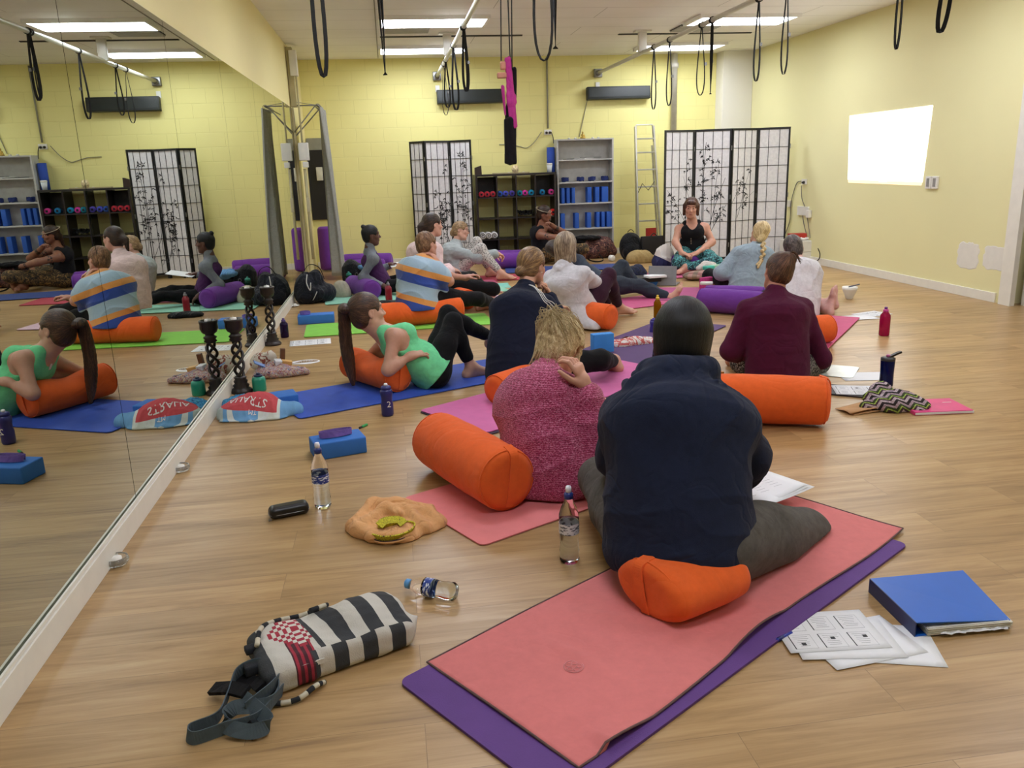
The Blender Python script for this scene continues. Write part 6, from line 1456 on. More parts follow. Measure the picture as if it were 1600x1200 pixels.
m = MB(); cc = towel_pt(.155, .52)-(T0+ax*.9+ay*.3)+V((0, 0, .0022)); LOGO = plain('emblem_pale', '#db9192', .7)
m.tube([cc+V((.028*math.cos(a), .028*math.sin(a), 0)) for a in [2*PI*i/30 for i in range(30)]], .0013, 4, closed=True)
for k in range(5): a = k*2*PI/5; m.tube([cc+V((.016*math.cos(a)+.008*math.cos(b), .016*math.sin(a)+.008*math.sin(b), 0)) for b in [2*PI*i/12 for i in range(12)]], .001, 4, closed=True)
m.obj('emblem', LOGO, r)
ymat((.26, 2.82), math.radians(28), 1.35, .61, '#e07f80', 'salmon pink mat under the magenta sweater, corner towards the camera', 'salmon')
ymat((.44, 4.13), math.radians(33), 1.75, .64, '#2c1c34', 'thin dark mat lying beneath the bright pink one', 'dark', th=.004)
ymat((.435, 4.155), math.radians(33), 1.73, .62, '#c9659c', 'bright pink mat under the person in navy with the bun', 'pink', th=.005, z=.006)
ymat((-.60, 4.70), math.radians(24), 1.66, .60, '#2c50b4', 'royal blue mat under the reclining person in green', 'blue')
ymat((-.81, 7.22), math.radians(3), 1.70, .61, '#86cf4a', 'lime green mat under the towel-wrapped person', 'lime')
ymat((1.16, 5.78), math.radians(46), 1.72, .62, '#54386a', 'dusky purple mat under the person in the white jacket', 'dusky', mirror=-1)
ymat((2.10, 7.62), math.radians(18), 1.6, .60, '#bf4f7c', 'deep pink mat under the outstretched grey leg', 'deeppink')
ymat((.62, 10.15), math.radians(4), 1.5, .58, '#a8394a', 'red mat under the person with glasses', 'red')
ymat((.55, 9.18), math.radians(8), .78, .45, '#8ec9b0', 'mint green mat with curled end left of the red mat', 'mint')
ymat((-.75, 9.0), math.radians(5), 1.3, .58, '#8ec9b0', 'mint mat under the person with the top bun', 'mint')
ymat((.18, 9.85), math.radians(4), 1.1, .40, '#c05a7c', 'pink mat behind the person with the top bun', 'rose')
ymat((.45, 8.28), math.radians(12), 1.0, .55, '#d9b8c6', 'pale pink patterned mat right of the striped towel', 'palepink')
p = fl(1344, 498); ymat((p.x, p.y), math.radians(230), 1.72, .61, '#c9567f', 'pink mat behind the orange bolster on the right', 'rightpink', mirror=-1)
ymat((2.85, 9.55), math.radians(4), 1.2, .6, '#b9567f', 'pink mat in front of the teacher', 'tpink')
ymat((3.15, 7.85), math.radians(70), .9, .55, '#a9487a', 'magenta pink mat under the person with the blonde braid', 'mpink', mirror=1)
ymat((1.5, 10.9), math.radians(-6), 1.7, .6, '#2c3f7c', 'dark blue mat before the man in the singlet', 'darkblue')
m = MB()
for k in range(14):
    u0 = .05+.9*(k/14); 
    for j in range(5): q = V((.45, 8.28, 0))+V((math.cos(.21), math.sin(.21), 0))*(u0)+V((-math.sin(.21), math.cos(.21), 0))*(.06+.1*j+.02*(k % 2)); m.box((q.x, q.y, .0068), (.035, .02, .001), M=None)
o = m.obj('leaf_pattern', plain('pattern_grey', '#a88a98', .8)); 
for ob in bpy.data.objects:
    if ob.name.startswith('yoga_mat') and 'patterned' in ob.get('label', ''): o.parent = ob; o.location = -ob.location
# ================================================================== bolsters
def bolster(p0, p1, r_, col, label, z=None, flat=1.0, sag=0, h=.007, hand=True, seam=True):
    p0 = V(p0); p1 = V(p1); zc = r_*flat+.004 if z is None else z
    if len(p0) == 2 or p0.z == 0: p0.z = zc
    if p1.z == 0: p1.z = zc
    c = (p0+p1)/2; ax_ = (p1-p0); L = ax_.length; ax_.normalize(); base = V((c.x, c.y, 0 if z is None else zc-r_))
    sd = ax_.cross(V((0, 0, 1))).normalized(); up = sd.cross(ax_)
    matl = fabric('bolster_'+col.strip('#'), col, weave=500, var=.06, bump=.2, sheen=.15, fold=9)
    s_ = S(); a_ = npv(ax_); sdn = npv(sd); upn = npv(up); cn = npv(c)
    def fn(X, Y, Z):
        px, py, pz = X-cn[0], Y-cn[1], Z-cn[2]
        h_ = px*a_[0]+py*a_[1]+pz*a_[2]; u = px*sdn[0]+py*sdn[1]+pz*sdn[2]; v = px*upn[0]+py*upn[1]+pz*upn[2]
        v = v + sag*np.exp(-(h_/(L*.22))**2)*np.clip(v/r_+.4, 0, 1)
        th_ = np.arctan2(v, u); e = np.clip((np.abs(h_)-L/2+.10)/.10, 0, 1)
        R = r_*(1-.05*(h_/(L/2))**2)*(1+.012*e*np.sin(th_*23)*np.clip(1.2-e, 0, 1)+.006*np.sin(h_*34+th_*2))
        d1 = np.sqrt(u*u/(1.0+.25*(1-flat))**2+(v/flat)**2)-R+.045; d2 = np.abs(h_)-L/2+.045
        o = np.sqrt(np.maximum(d1, 0)**2+np.maximum(d2, 0)**2)+np.minimum(np.maximum(d1, d2), 0)-.045
        return o
    ext = np.abs(a_)*(L/2)+r_*1.2
    s_.prim(fn, cn-ext, cn+ext, .01); s_.cut((0, 0, base.z+.002), (0, 0, -1))
    o = s_.obj('bolster', matl, base=base, h=h); tag(o, label, 'bolster')
    def P_(t_, a, rr_): return c-base+ax_*t_+sd*(math.cos(a)*rr_)+up*(math.sin(a)*rr_*flat)
    for q in (1, -1):
        if seam:
            m = MB(); m.tube([P_(q*(L/2-.022), a, r_*.925) for a in [2*PI*i/28 for i in range(28)]], .0035, 5, closed=True); m.obj('piping', matl, o)
    if hand:
        m = MB(); q = hand if hand in (1, -1) else 1
        m.ribbon(smoothpath([P_(q*(L/2-.05), 1.75, r_*1.0), P_(q*(L/2-.005), 1.8, r_*.86), P_(q*(L/2+.006), 1.9, r_*.5), P_(q*(L/2+.006), -1.7, r_*.35), P_(q*(L/2-.005), -1.55, r_*.8)], 5), .038, .006, side=sd); m.obj('carry_handle', matl, o)
    return o
OR, PU = '#e8652a', '#6f3a93'
bolster((.70, 2.205, 0), (1.00, 2.34, 0), .150, OR, 'orange bolster squashed under the person in the navy hoodie', flat=.64, sag=0, hand=-1)
bolster((1.36, 3.02, 0), (.85, 3.32, 0), .10, OR, 'orange bolster on the lap side of the navy hoodie, under the papers', hand=False)
bolster((.145, 3.74, 0), (.41, 3.10, 0), .138, OR, 'large orange bolster lying left of the magenta sweater', hand=1)
bolster((.54, 4.68, 0), (1.05, 5.12, 0), .095, OR, 'orange bolster under the person in navy with the bun', hand=False)
bolster((-.33, 5.62, 0), (.0, 5.12, 0), .112, OR, 'orange bolster the person in green leans on', sag=.035, hand=1)
bolster((-.18, 7.44, 0), (.62, 7.58, 0), .115, OR, 'orange bolster under the towel-wrapped person', sag=.02, hand=False)
q = J(733, 467, 8.15); bolster((q.x, q.y, 0), (q.x-.25, q.y+.55, 0), .105, OR, 'orange bolster beneath the pink hoodie, end peeping out', hand=False)
q = J(957, 505, 6.70); bolster((q.x, q.y, 0), (q.x-.32, q.y+.42, 0), .112, OR, 'orange bolster beside the white jacket on the dusky purple mat', hand=False)
bolster((2.62, 5.60, 0), (3.27, 5.74, 0), .11, OR, 'orange bolster on the right behind the maroon top', hand=False)
bolster((1.52, 4.15, 0), (2.22, 3.86, 0), .132, OR, 'orange bolster lying in front of the maroon top', hand=1)
q = J(1092, 470, 7.35); q2 = J(1196, 490, 6.9); bolster((q.x, q.y, 0), (q2.x, q2.y, 0), .112, PU, 'long purple bolster left of the maroon top, nearer of two', hand=False)
q = J(1100, 462, 7.65); q2 = J(1196, 478, 7.35); bolster((q.x, q.y, 0), (q2.x, q2.y, 0), .100, PU, 'long purple bolster left of the maroon top, farther of two', hand=False)
q = J(583, 453, 9.18); bolster((q.x, q.y, 0), (q.x-.25, q.y+.6, 0), .112, PU, 'purple bolster by the hand of the person with the top bun', hand=False)
bolster((-.78, 11.75, 0), (-.10, 11.70, 0), .10, PU, 'purple bolster lying left by the grey curtain, nearer of two', hand=False)
bolster((-.72, 12.25, 0), (-.0, 12.10, 0), .12, PU, 'purple bolster lying left by the grey curtain, farther of two', hand=False)
bolster((1.42, 11.95, 0), (2.0, 11.75, 0), .11, PU, 'purple bolster before the cube shelf, farther of two', hand=False)
bolster((1.38, 11.55, 0), (1.9, 11.40, 0), .11, PU, 'purple bolster before the cube shelf, nearer of two', hand=False)
q = J(1109, 411, 10.05); bolster((q.x, q.y, 0), (q.x-.4, q.y+.3, 0), .105, PU, 'purple bolster under the teacher, round end showing', hand=False)
bolster((-.94, 12.35, .012), (-.94, 12.36, .64), .11, PU, 'purple bolster standing on end behind the grey curtain', z=.11, hand=False, seam=False)
# ================================================================== bottles
GL = glassy('clear_bottle', (1, 1, 1), .02, 1.0, 1.12); WAT = glassy('water', (.93, .97, 1), .0, 1.0, 1.15)
def lab(name, bg, fg, sc=60):
    t = NT(name); c = t.coord(scale=(1, 1, 2.5)); t.base(t.mix(t.ramp(t.noise(c, sc, 2), [(.52, (0, 0, 0, 1)), (.56, (1, 1, 1, 1))]), bg, fg)); t.set(Roughness=.35); return t.m
def water_bottle(loc, label, H=.285, R=.036, lcol=('#27408f', '#dfe5f2'), cap='#22357c', rot=None, cap2='#e9e9ee'):
    r = empty('water_bottle', loc, label, 'bottle', rot=rot or (0, 0, 0)); k = H/.285
    prof = [(.001, .004), (R*.8, 0), (R, .012), (R*.96, .03), (R, .045), (R*.93, .062), (R*.9, .085), (R*.97, .105), (R*.99, .115), (R*.99, .155), (R, .165), (R*.98, .185), (R*.75, .212), (R*.48, .232), (R*.40, .242), (R*.40, .252)]
    m = MB(); m.lathe([(a, z*k) for a, z in prof], 28, cap=False); m.obj('bottle_body', GL, r)
    m = MB(); m.lathe([(.001, .006*k)]+[(a*.94, z*k) for a, z in prof[2:11]]+[(.001, .17*k)], 24, cap=False); m.obj('water', WAT, r)
    m = MB(); m.lathe([(R*1.012, .116*k), (R*1.012, .156*k)], 28, cap=False); m.obj('bottle_label', lab('label_'+lcol[0].strip('#'), *lcol), r)
    m = MB(); m.lathe([(.0165, .245*k), (.0165, .262*k), (.012, .268*k)], 20); m.obj('cap', plain('cap_'+cap.strip('#'), cap, .35), r)
    if cap2: m = MB(); m.lathe([(.010, .267*k), (.011, .280*k), (.009, .290*k)], 16); m.obj('sports_top', plain('cap_white', '#e4e4ea', .4), r)
    return r
p = fl(505, 792); water_bottle((p.x, p.y, 0), 'clear water bottle with blue label standing right of the glasses case')
p = fl(890, 877); water_bottle((p.x, p.y, 0), 'clear water bottle with white label standing below the magenta sweater', lcol=('#d9d9de', '#5d5f6a'))
a = fl(655, 915, .032); b = fl(712, 925, .032); d = (b-a).normalized(); M_ = frame(a, d.cross(V((0, 0, 1))), V((0, 0, 1)).cross(d.cross(V((0, 0, 1)))))
ez = -d; r = water_bottle(b-V((0, 0, .0)), 'small clear water bottle with blue cap lying on its side', H=.20, R=.031, cap='#5d9fd8', cap2=None, rot=Matrix(((0, 0, 0), (0, 0, 0), (0, 0, 0))).to_euler() if False else None)
r.rotation_euler = V((0, 0, 1)).rotation_difference(ez).to_euler()
def sports(loc, label, H, R, body, cap, style=0, band=None, trans=False):
    r = empty('drink_bottle', loc, label, 'bottle')
    bm_ = glassy('tinted_'+body.strip('#'), srgb(body)[:3], .12, .35, 1.3) if trans else plain('bottle_'+body.strip('#'), body, .3)
    prof = {0: [(R*.85, 0), (R, .01), (R, H*.35), (R*.88, H*.45), (R*.9, H*.55), (R, H*.65), (R*.98, H*.76), (R*.8, H*.80)],
            1: [(R*.9, 0), (R, .008), (R, H*.62), (R*.95, H*.72), (R*.55, H*.82), (R*.5, H*.84)],
            2: [(R*.92, 0), (R, .01), (R*.96, H*.4), (R*1.02, H*.78), (R*1.0, H*.8)],
            3: [(R*.9, 0), (R, .01), (R, H*.55), (R*.9, H*.68), (R*.6, H*.74)]}[style]
    m = MB(); m.lathe(prof, 24); m.obj('bottle_body', bm_, r); z = prof[-1][1]; rc_ = prof[-1][0]
    m = MB(); m.lathe([(rc_*1.03, z-.002), (rc_*1.03, z+H*.07), (rc_*.7, z+H*.10)], 20); m.obj('cap', plain('bcap_'+cap.strip('#'), cap, .4), r)
    m = MB(); m.lathe([(R*.28, z+H*.09), (R*.32, z+H*.14), (R*.24, z+H*.17)], 14); m.obj('spout', plain('spout_'+(band or '#e9e9ee').strip('#'), band or '#e9e9ee', .4), r)
    return r
p = fl(606, 649); sports((p.x, p.y, 0), 'dark blue drink bottle with white top behind the pink mat corner', .20, .036, '#26296e', '#26296e', 0)
m = MB(); m.text('2', .05, frame((p.x+.012, p.y-.038, .075), (1, 0, 0), (0, 0, 1)), .0005); o = m.obj('printed_mark', WHITE); o.parent = [x for x in bpy.data.objects if x.get('label', '').startswith('dark blue drink')][0]; o.location = -V((p.x, p.y, 0))
p = fl(1381, 524); sports((p.x, p.y, 0), 'translucent pink drink bottle standing alone on the right floor', .225, .040, '#d94a98', '#c94a9c', 1, '#6a2f8a', True)
p = fl(1384, 603); r = sports((p.x, p.y, 0), 'blue drink bottle with black flip spout beside the crochet bag', .205, .041, '#1d4a94', '#2a2b2e', 2, '#b0568a', True)
m = MB(); m.ribbon([(.0, -.01, .185), (.05, -.01, .205), (.075, -.01, .212)], .022, .012, side=(0, 1, 0)); m.obj('flip_spout', M_PLUG, r)
p = fl(547, 454); sports((p.x, p.y, 0), 'tall green drink bottle beside the black duffel bag', .235, .040, '#12806c', '#12806c', 0, '#2a9a88', True)
p = J(391, 612, 5.42); sports((-.93, 5.45, 0), 'small green squeeze bottle with navy cap by the scarf heap', .135, .045, '#1f9478', '#1c2c50', 3, '#1c2c50')
p = fl(1027, 500); sports((p.x, p.y, 0), 'yellow drink bottle standing beyond the black-haired head', .225, .034, '#c9a414', '#e0c03a', 1, '#e0c03a', True)
p = fl(1021, 520); sports((p.x, p.y, 0), 'bottle with purple-blue cap beyond the black-haired head', .13, .033, '#38308a', '#38308a', 0, '#4a3aa8')
p = fl(615, 466); sports((p.x-.05, 9.0, 0), 'red metal drink bottle left of the striped towel', .22, .037, '#9c2436', '#8a8a8e', 1, '#8a8a8e')
p = J(410, 520, 7.25); sports((-.98, 7.05+.25, 0), 'purple translucent drink bottle behind the far candlestick', .17, .036, '#6d4f8c', '#5a3f86', 1, '#5a3f86', True)
# ================================================================== blocks and straps on the floor
def fblock(c, rz, label, d=(.23, .15, .075), z=0, col='#2f6fc0'):
    m = MB(); m.box((0, 0, d[2]/2), d, bev=.007); o = m.obj('yoga_block', plain('foam_'+col.strip('#'), col, .75, var=.05, bump=.15, bscale=300), loc=(c[0], c[1], z), rot=(0, 0, rz)); return tag(o, label, 'yoga block')
def coil(c, label, col, n=3, w_=.035, R=.06, rz=0, L=.2):
    r = empty('yoga_strap', c, label, 'strap', rz=rz); m = MB(); P_ = []
    for q in range(80): t_ = q/79; a = t_*2*PI*n; P_.append((math.cos(a)*L/2*(.5+.5*t_), math.sin(a)*R*(.3+.5*t_), w_/2+.004))
    m.ribbon(P_, w_, .0025, side=(0, .15, 1)); m.obj('webbing', fabric('strap_'+col.strip('#'), col, weave=500), r); return r
c = (-.34, 4.06); fblock(c, .28, 'blue foam block on the floor, behind the water bottle with blue label', d=(.26, .16, .085))
coil((c[0]-.01, c[1]+.0, .086), 'purple cotton strap folded on the near blue block', '#7a62a8', 2.4, .03, .035, .3, .19)
p = fl(940, 552); fblock((p.x+.01, p.y+.02), .12, 'bright blue foam block standing upright beside the white jacket', d=(.165, .075, .15), col='#3f8fdc')
p = fl(455, 509); fblock((-.76, p.y+.10), .05, 'blue foam block against the mirror, beyond the far candlestick', d=(.34, .15, .085), col='#3a7ad0')
coil((-.86, p.y+.08, .086), 'purple strap coiled on the blue block at the mirror', '#6d5fae', 3, .03, .045, 0, .10)
p = fl(405, 646); fblock((-.80, 5.07), .30, 'blue foam block lying behind the printed towel', d=(.30, .16, .065), col='#2f6fc0')
# ================================================================== foreground bits
# glasses case
a, b = fl(424, 815), fl(484, 803); c = (a+b)/2; rz_ = math.atan2(b.y-a.y, b.x-a.x)
r = empty('glasses_case', (c.x, c.y, 0), 'black zipped glasses case on the floor left of the water bottle', 'glasses case', rz=rz_)
s_ = S(); s_.bx((0, .03, .027), (.082, .034, .026), rd=.022, k=.01); s_.cut((0, 0, 0), (0, 0, -1)); s_.obj('case_body', plain('case_black', '#0f0f12', .35, bump=.1), parent=r, h=.004)
m = MB(); m.tube([(x_*.083, .03+y_*.035, .022) for x_, y_ in [(math.copysign(abs(math.cos(a_))**.5, math.cos(a_)), math.copysign(abs(math.sin(a_))**.5, math.sin(a_))) for a_ in [2*PI*i/40 for i in range(40)]]], .0015, 4, closed=True); m.box((-.084, -.008, .010), (.014, .006, .008), bev=.002); m.obj('zip', M_STEEL, r)
# marker pen
a = fl(563, 668, .006); b = fl(574, 663, .006); d = (b-a); r = empty('marker_pen', a, 'short green marker pen lying on the floor behind the block', 'pen', rz=math.atan2(d.y, d.x))
m = MB(); m.lathe([(.006, 0), (.0075, .004), (.0075, .045), (.005, .05)], 12, M=TR((.012, 0, 0), ry=PI/2)); m.obj('pen_body', plain('marker_green', '#1f9a4e', .4), r)
m = MB(); m.lathe([(.0062, 0), (.0062, .02)], 12, M=TR((-.008, 0, 0), ry=PI/2)); m.obj('pen_cap', BLACK, r)
# orange towel heap: a crumpled cloth
def heap(name, ctr, R, label, cat, mat, lumps, folds=.008, ff=30, h=.005, seed=0, parts=None, attrs=None, kk=.03):
    r = empty(name, (ctr[0], ctr[1], ctr[2] if len(ctr) > 2 else 0), label, cat)
    s_ = S()
    for L_ in lumps:
        if len(L_) == 6: s_.el(L_[:3], L_[3:], k=kk)
        else: s_.rc(L_[:3], L_[3:6], L_[6], L_[7], k=kk)
    s_.disp(lambda X, Y, Z: folds*(.8*wav(X, Y, Z*.4, ff, seed)+1.5*np.sqrt(np.abs(wav(Y, X, Z*.4, ff*.9, seed+1))+.004)-.75+.5*np.sqrt(np.abs(wav(X, Y, Z*.4, ff*2.1, seed+2))+.003)-.25)); s_.cut((0, 0, .001), (0, 0, -1))
    o = s_.obj('cloth', mat, parent=r, h=h, attrs=attrs); return r, o
OT = fabric('towel_peach', '#e3ab74', weave=380, var=.08, bump=.45, sheen=.3, fold=22)
c = fl(612, 826); r, clo = heap('hand_towel', (c.x, c.y), 0, 'crumpled peach towel with yellow printed border on the floor', 'towel', OT,
    [(-.06, .03, .0, .12, .12, .055), (.07, .04, .0, .14, .10, .050), (.02, -.05, .0, .11, .10, .050),
     (-.15, .02, .02, -.07, .13, .055, .030, .032), (-.07, .13, .055, .02, .10, .065, .032, .026), (.02, .10, .065, .16, .085, .035, .026, .022), (-.12, -.04, .025, -.02, .06, .068, .028, .024), (-.02, .06, .068, .03, .0, .062, .024, .02),
     (.12, .0, .0, .10, .085, .045), (.03, .045, .062, .15, .035, .038, .022, .030), (.15, .035, .038, .19, -.02, .018, .030, .024), (-.13, -.02, .02, -.07, -.10, .022, .034, .030), (-.07, -.10, .022, .04, -.13, .018, .03, .026), (.08, .01, .048, .13, -.06, .022, .026, .022)], folds=.005, ff=24, seed=3, kk=.016, h=.0045)
YB = NT('yellow_border'); cc_ = YB.coord(attr='uvb'); nz = YB.noise(cc_, 5.0, 1, .5, 1.4); YB.base(YB.ramp(YB.math('FRACT', YB.math('MULTIPLY', nz, 5)), [(0, '#d8cf3a'), (.58, '#d8cf3a'), (.62, '#4a3a1c'), (.85, '#4a3a1c'), (.9, '#d8cf3a')])); YB.set(Roughness=.9); YB = YB.m
def roll_border(name, path, w_, mat, parent, th=.005, n=1, tilt=(0, 0, 1)):
    m = MB(); m.ribbon(path, w_, th, side=tilt); o = m.obj(name, mat, parent); at = o.data.attributes.new('uvb', 'FLOAT_VECTOR', 'POINT')
    a = np.zeros((len(o.data.vertices), 3)); a[:, 0] = np.arange(len(a))//4*.12; a[:, 1] = np.tile([0, 1, 1, 0], len(a)//4); at.data.foreach_set('vector', a.astype(np.float32).ravel()); return o
pt = [(-.075, -.115, .028), (-.03, -.150, .030), (.03, -.150, .032), (.075, -.115, .033), (.09, -.07, .036), (.06, -.05, .040), (.0, -.075, .046), (-.04, -.075, .048), (-.045, -.05, .050), (.0, -.03, .050)]
roll_border('printed_border', smoothpath(pt, 8), .030, YB, r, .005, tilt=(.1, -.5, .8))
roll_border('printed_border', smoothpath([(-.045, -.10, .062), (-.02, -.078, .070), (.03, -.070, .066), (.05, -.09, .055)], 8), .034, YB, r, .004, tilt=(.1, .8, .45))
m = MB(); m.ribbon(smoothpath([(p_[0], p_[1]-.004, p_[2]-.016) for p_ in pt[:6]], 8), .012, .008, side=(.1, -.6, .6)); m.tube(smoothpath([(p_[0], p_[1]-.008, p_[2]-.008) for p_ in pt[:6]], 8), .0018, 4, mi=1); m.obj('towel_hem', [OT, plain('hem_dark', '#2c2a3a', .8)], r)
# striped aztec bag
a, b = fl(400, 1035), fl(640, 985); 
bag_o = V((-.245, 2.215, 0)); rzb = math.atan2(.16, .40)
r = empty('striped_bag', bag_o, 'black and white striped drawstring bag with red zigzag panel on the floor', 'bag', rz=rzb)
t = NT('aztec_stripes'); tc = t.coord(); x, y, z = t.sep(tc)
yd_ = t.math('ADD', t.math('ADD', x, t.math('MULTIPLY', y, .10)), t.math('MULTIPLY', t.math('LESS_THAN', y, -.088), .032))
fr = t.math('FRACT', t.math('MULTIPLY', t.math('ADD', yd_, .5), 1/.088)); st_ = t.math('GREATER_THAN', fr, .5)
inL = t.math('LESS_THAN', yd_, -.075)
base_ = t.mix(st_, '#c9c5bb', '#35373a')
n_ = t.noise(t.coord(), 300, 2)
# the zigzag panel: concentric stepped diamonds, red and cream
qx = t.math('ABSOLUTE', t.math('SUBTRACT', x, -.105)); qy = t.math('ABSOLUTE', t.math('SUBTRACT', y, .045))
dm = t.math('ADD', t.math('MULTIPLY', t.math('FLOOR', t.math('MULTIPLY', qx, 90)), 1), t.math('FLOOR', t.math('MULTIPLY', qy, 70)))
zig = t.math('MODULO', dm, 2.0); zmask = t.math('LESS_THAN', dm, 6.5)
stripe_r = t.math('GREATER_THAN', t.math('FRACT', t.math('MULTIPLY', x, 55)), .45)
redc = t.mix(stripe_r, '#a02a3c', '#4a1c26')
inred = t.math('MULTIPLY', t.math('GREATER_THAN', x, -.150), t.math('LESS_THAN', x, -.085))
c1 = t.mix(inred, '#c9c5bb', redc); c1 = t.mix(zmask, c1, t.mix(zig, '#a02a3c', '#d2cdc2'))
edge_ = t.math('LESS_THAN', x, -.205); c1 = t.mix(edge_, c1, '#3c3f42')
t.base(t.mix(inL, base_, c1)); t.set(Roughness=.85); t.bump(t.math('ADD', n_, t.math('MULTIPLY', t.noise(t.coord(), 18, 3), 3)), .3, .005); BAGM = t.m
s_ = S(); s_.bx((0, .01, .045), (.215, .118, .046), rd=.030, k=.02); s_.bx((-.16, .0, .04), (.075, .125, .035), rd=.02, k=.03); s_.el((.10, .03, .075), (.11, .08, .05), k=.05); s_.rc((.19, -.07, .05), (.245, -.035, .055), .03, .006, k=.03); s_.rc((.19, .08, .05), (.225, .11, .045), .03, .010, k=.03)
s_.disp(lambda X, Y, Z: .004*wav(X, Y, Z, 30, 1)+.003*np.abs(wav(Y, X, Z, 60, 2))); s_.cut((0, 0, .002), (0, 0, -1)); s_.obj('bag_body', BAGM, parent=r, h=.005)
def cord(pts, r_=.0075):
    P_ = smoothpath(pts, 14); m = MB(); m.cur = 0
    k = 0; seg = 5
    while k < len(P_)-1: m.tube(P_[k:k+seg+1], r_, 8, mi=(k//seg) % 2); k += seg
    return m
CC = [fabric('cord_cream', '#c9c2ae'), fabric('cord_dark', '#2d2f33')]
cord([(-.22, .02, .09), (-.19, .09, .10), (-.13, .15, .075), (-.05, .165, .06), (.02, .13, .09), (-.04, .10, .105)]).obj('drawstring', CC, r)
cord([(-.225, -.10, .03), (-.23, -.15, .012), (-.17, -.175, .012), (-.11, -.155, .02), (-.08, -.14, .012)]).obj('drawstring', CC, r)
m = MB(); m.box((-.245, -.03, .055), (.05, .035, .03), bev=.006); m.obj('corner_tab', CC[1], r); m = MB(); m.box((-.235, .045, .07), (.03, .03, .02), bev=.005); m.obj('corner_tab', CC[1], r)
m = MB(); m.box((-.105, -.116, .064), (.075, .004, .014)); m.text('AUNTS', .014, frame((-.105, -.1185, .064), (1, 0, 0), (0, 0, 1)), .0004, mi=1) if False else None; m.obj('fabric_tag', fabric('tag_white', '#dedbd3'), r)
# grey strap heap next to it
r = empty('resistance_strap', (-.485, 1.985, 0), 'grey and black exercise strap lying in loops below the striped bag', 'strap')
GS = fabric('strap_greyblue', '#4f5b62', weave=500); BS = fabric('strap_blackfoam', '#151416', weave=300)
m = MB(); P_ = smoothpath([(.09, .06, .05), (.10, .0, .04), (.06, -.08, .03), (-.02, -.10, .025), (-.09, -.12, .022), (-.11, -.085, .022), (-.05, -.045, .02), (-.035, .02, .03), (-.02, .10, .05), (.04, .12, .06), (.10, .08, .05), (.085, .0, .06), (.03, -.06, .05)], 8); m.ribbon(P_, .036, .003, side=(.2, .1, 1)); m.obj('webbing_loop', GS, r)
m = MB(); m.ribbon(smoothpath([(.11, .03, .03), (.08, -.05, .045), (.0, -.055, .05), (-.02, -.09, .03), (.05, -.125, .025), (.09, -.10, .03), (.02, -.03, .06)], 8), .038, .003, side=(.3, .5, .7)); m.obj('webbing_fold', GS, r)
m = MB(); m.ribbon([(-.085, .085, .022), (-.03, .045, .045), (.02, .01, .05)], .038, .012, side=(.6, .7, .3)); m.ribbon([(-.02, .11, .03), (.03, .075, .035), (.055, .03, .045)], .034, .010, side=(.6, .7, .3)); m.ribbon([(.05, -.05, .03), (.03, -.09, .02), (.06, -.12, .01)], .035, .006, side=(.7, 0, .6)); m.obj('foam_grip', BS, r)
# ------------------------------------------------------------------ papers and binder
PAPER = plain('paper_white', '#e9eaec', .8, var=.015)
INKG = plain('ink_grey', '#a3a4a8', .8); INKD = plain('ink_darkgrey', '#3c3d42', .8)
def sheet_of(c, rz, z, label, grp=None, w_=.297, h_=.21, boxes=None, curl=0, seed=1, nm='printed_sheet', lines=True):
    r = empty(nm, (c[0], c[1], z), label, 'paper', grp, rz=rz); m = MB()
    m.sheet(lambda u, v: ((u-.5)*w_, (v-.5)*h_, .001+curl*((abs(u-.5)*2)**3+(abs(v-.5)*2)**3)*.5), 8, 8, .0004); m.obj('paper', PAPER, r)
    zz = .0013
    if boxes:
        rr_ = random.Random(seed); m = MB(); nx, ny = boxes
        for i in range(nx):
            for j in range(ny):
                x0 = -w_*.42+i*w_*.30; y0 = h_*.36-j*h_*.44; bw, bh = w_*.22, h_*.34
                m.box((x0, y0-bh/2, zz), (.003, bh, .0003), mi=1)
                for (cx, cy, dx, dy_) in ((x0+bw/2, y0, bw, .0006), (x0+bw/2, y0-bh, bw, .0006), (x0+bw, y0-bh/2, .0006, bh)): m.box((cx, cy, zz), (dx, dy_, .0003), mi=0)
                for q in range(6): m.box((x0+bw*.5, y0-bh*(.14+.13*q), zz), (bw*rr_.uniform(.35, .75), .0011, .0003), mi=0)
                if rr_.random() < .6: m.box((x0+bw*rr_.uniform(.4, .75), y0-bh*rr_.uniform(.3, .7), zz+.0002), (bw*.2, bh*.18, .0003), mi=1)
        if curl == 0: m.obj('print', [INKG, INKD], r)
    return r
a0 = math.radians(-14)
for k, (u, v, rz_, lb, bx_) in enumerate(((1405, 1002, -.32, 'lowest printed sheet of the fan beside the blue binder', None), (1370, 1000, .10, 'second printed sheet of the fan, corner sticking out right', None), (1342, 996, -.16, 'third printed sheet of the fan beside the blue binder', None), (1318, 985, -.10, 'top printed sheet with six slide boxes beside the blue binder', (3, 2)))):
    p = fl(u, v); sheet_of((p.x-.055, p.y+.0), rz_, .001+.0016*k, lb, 'printed sheets beside the blue binder', boxes=bx_, seed=4)
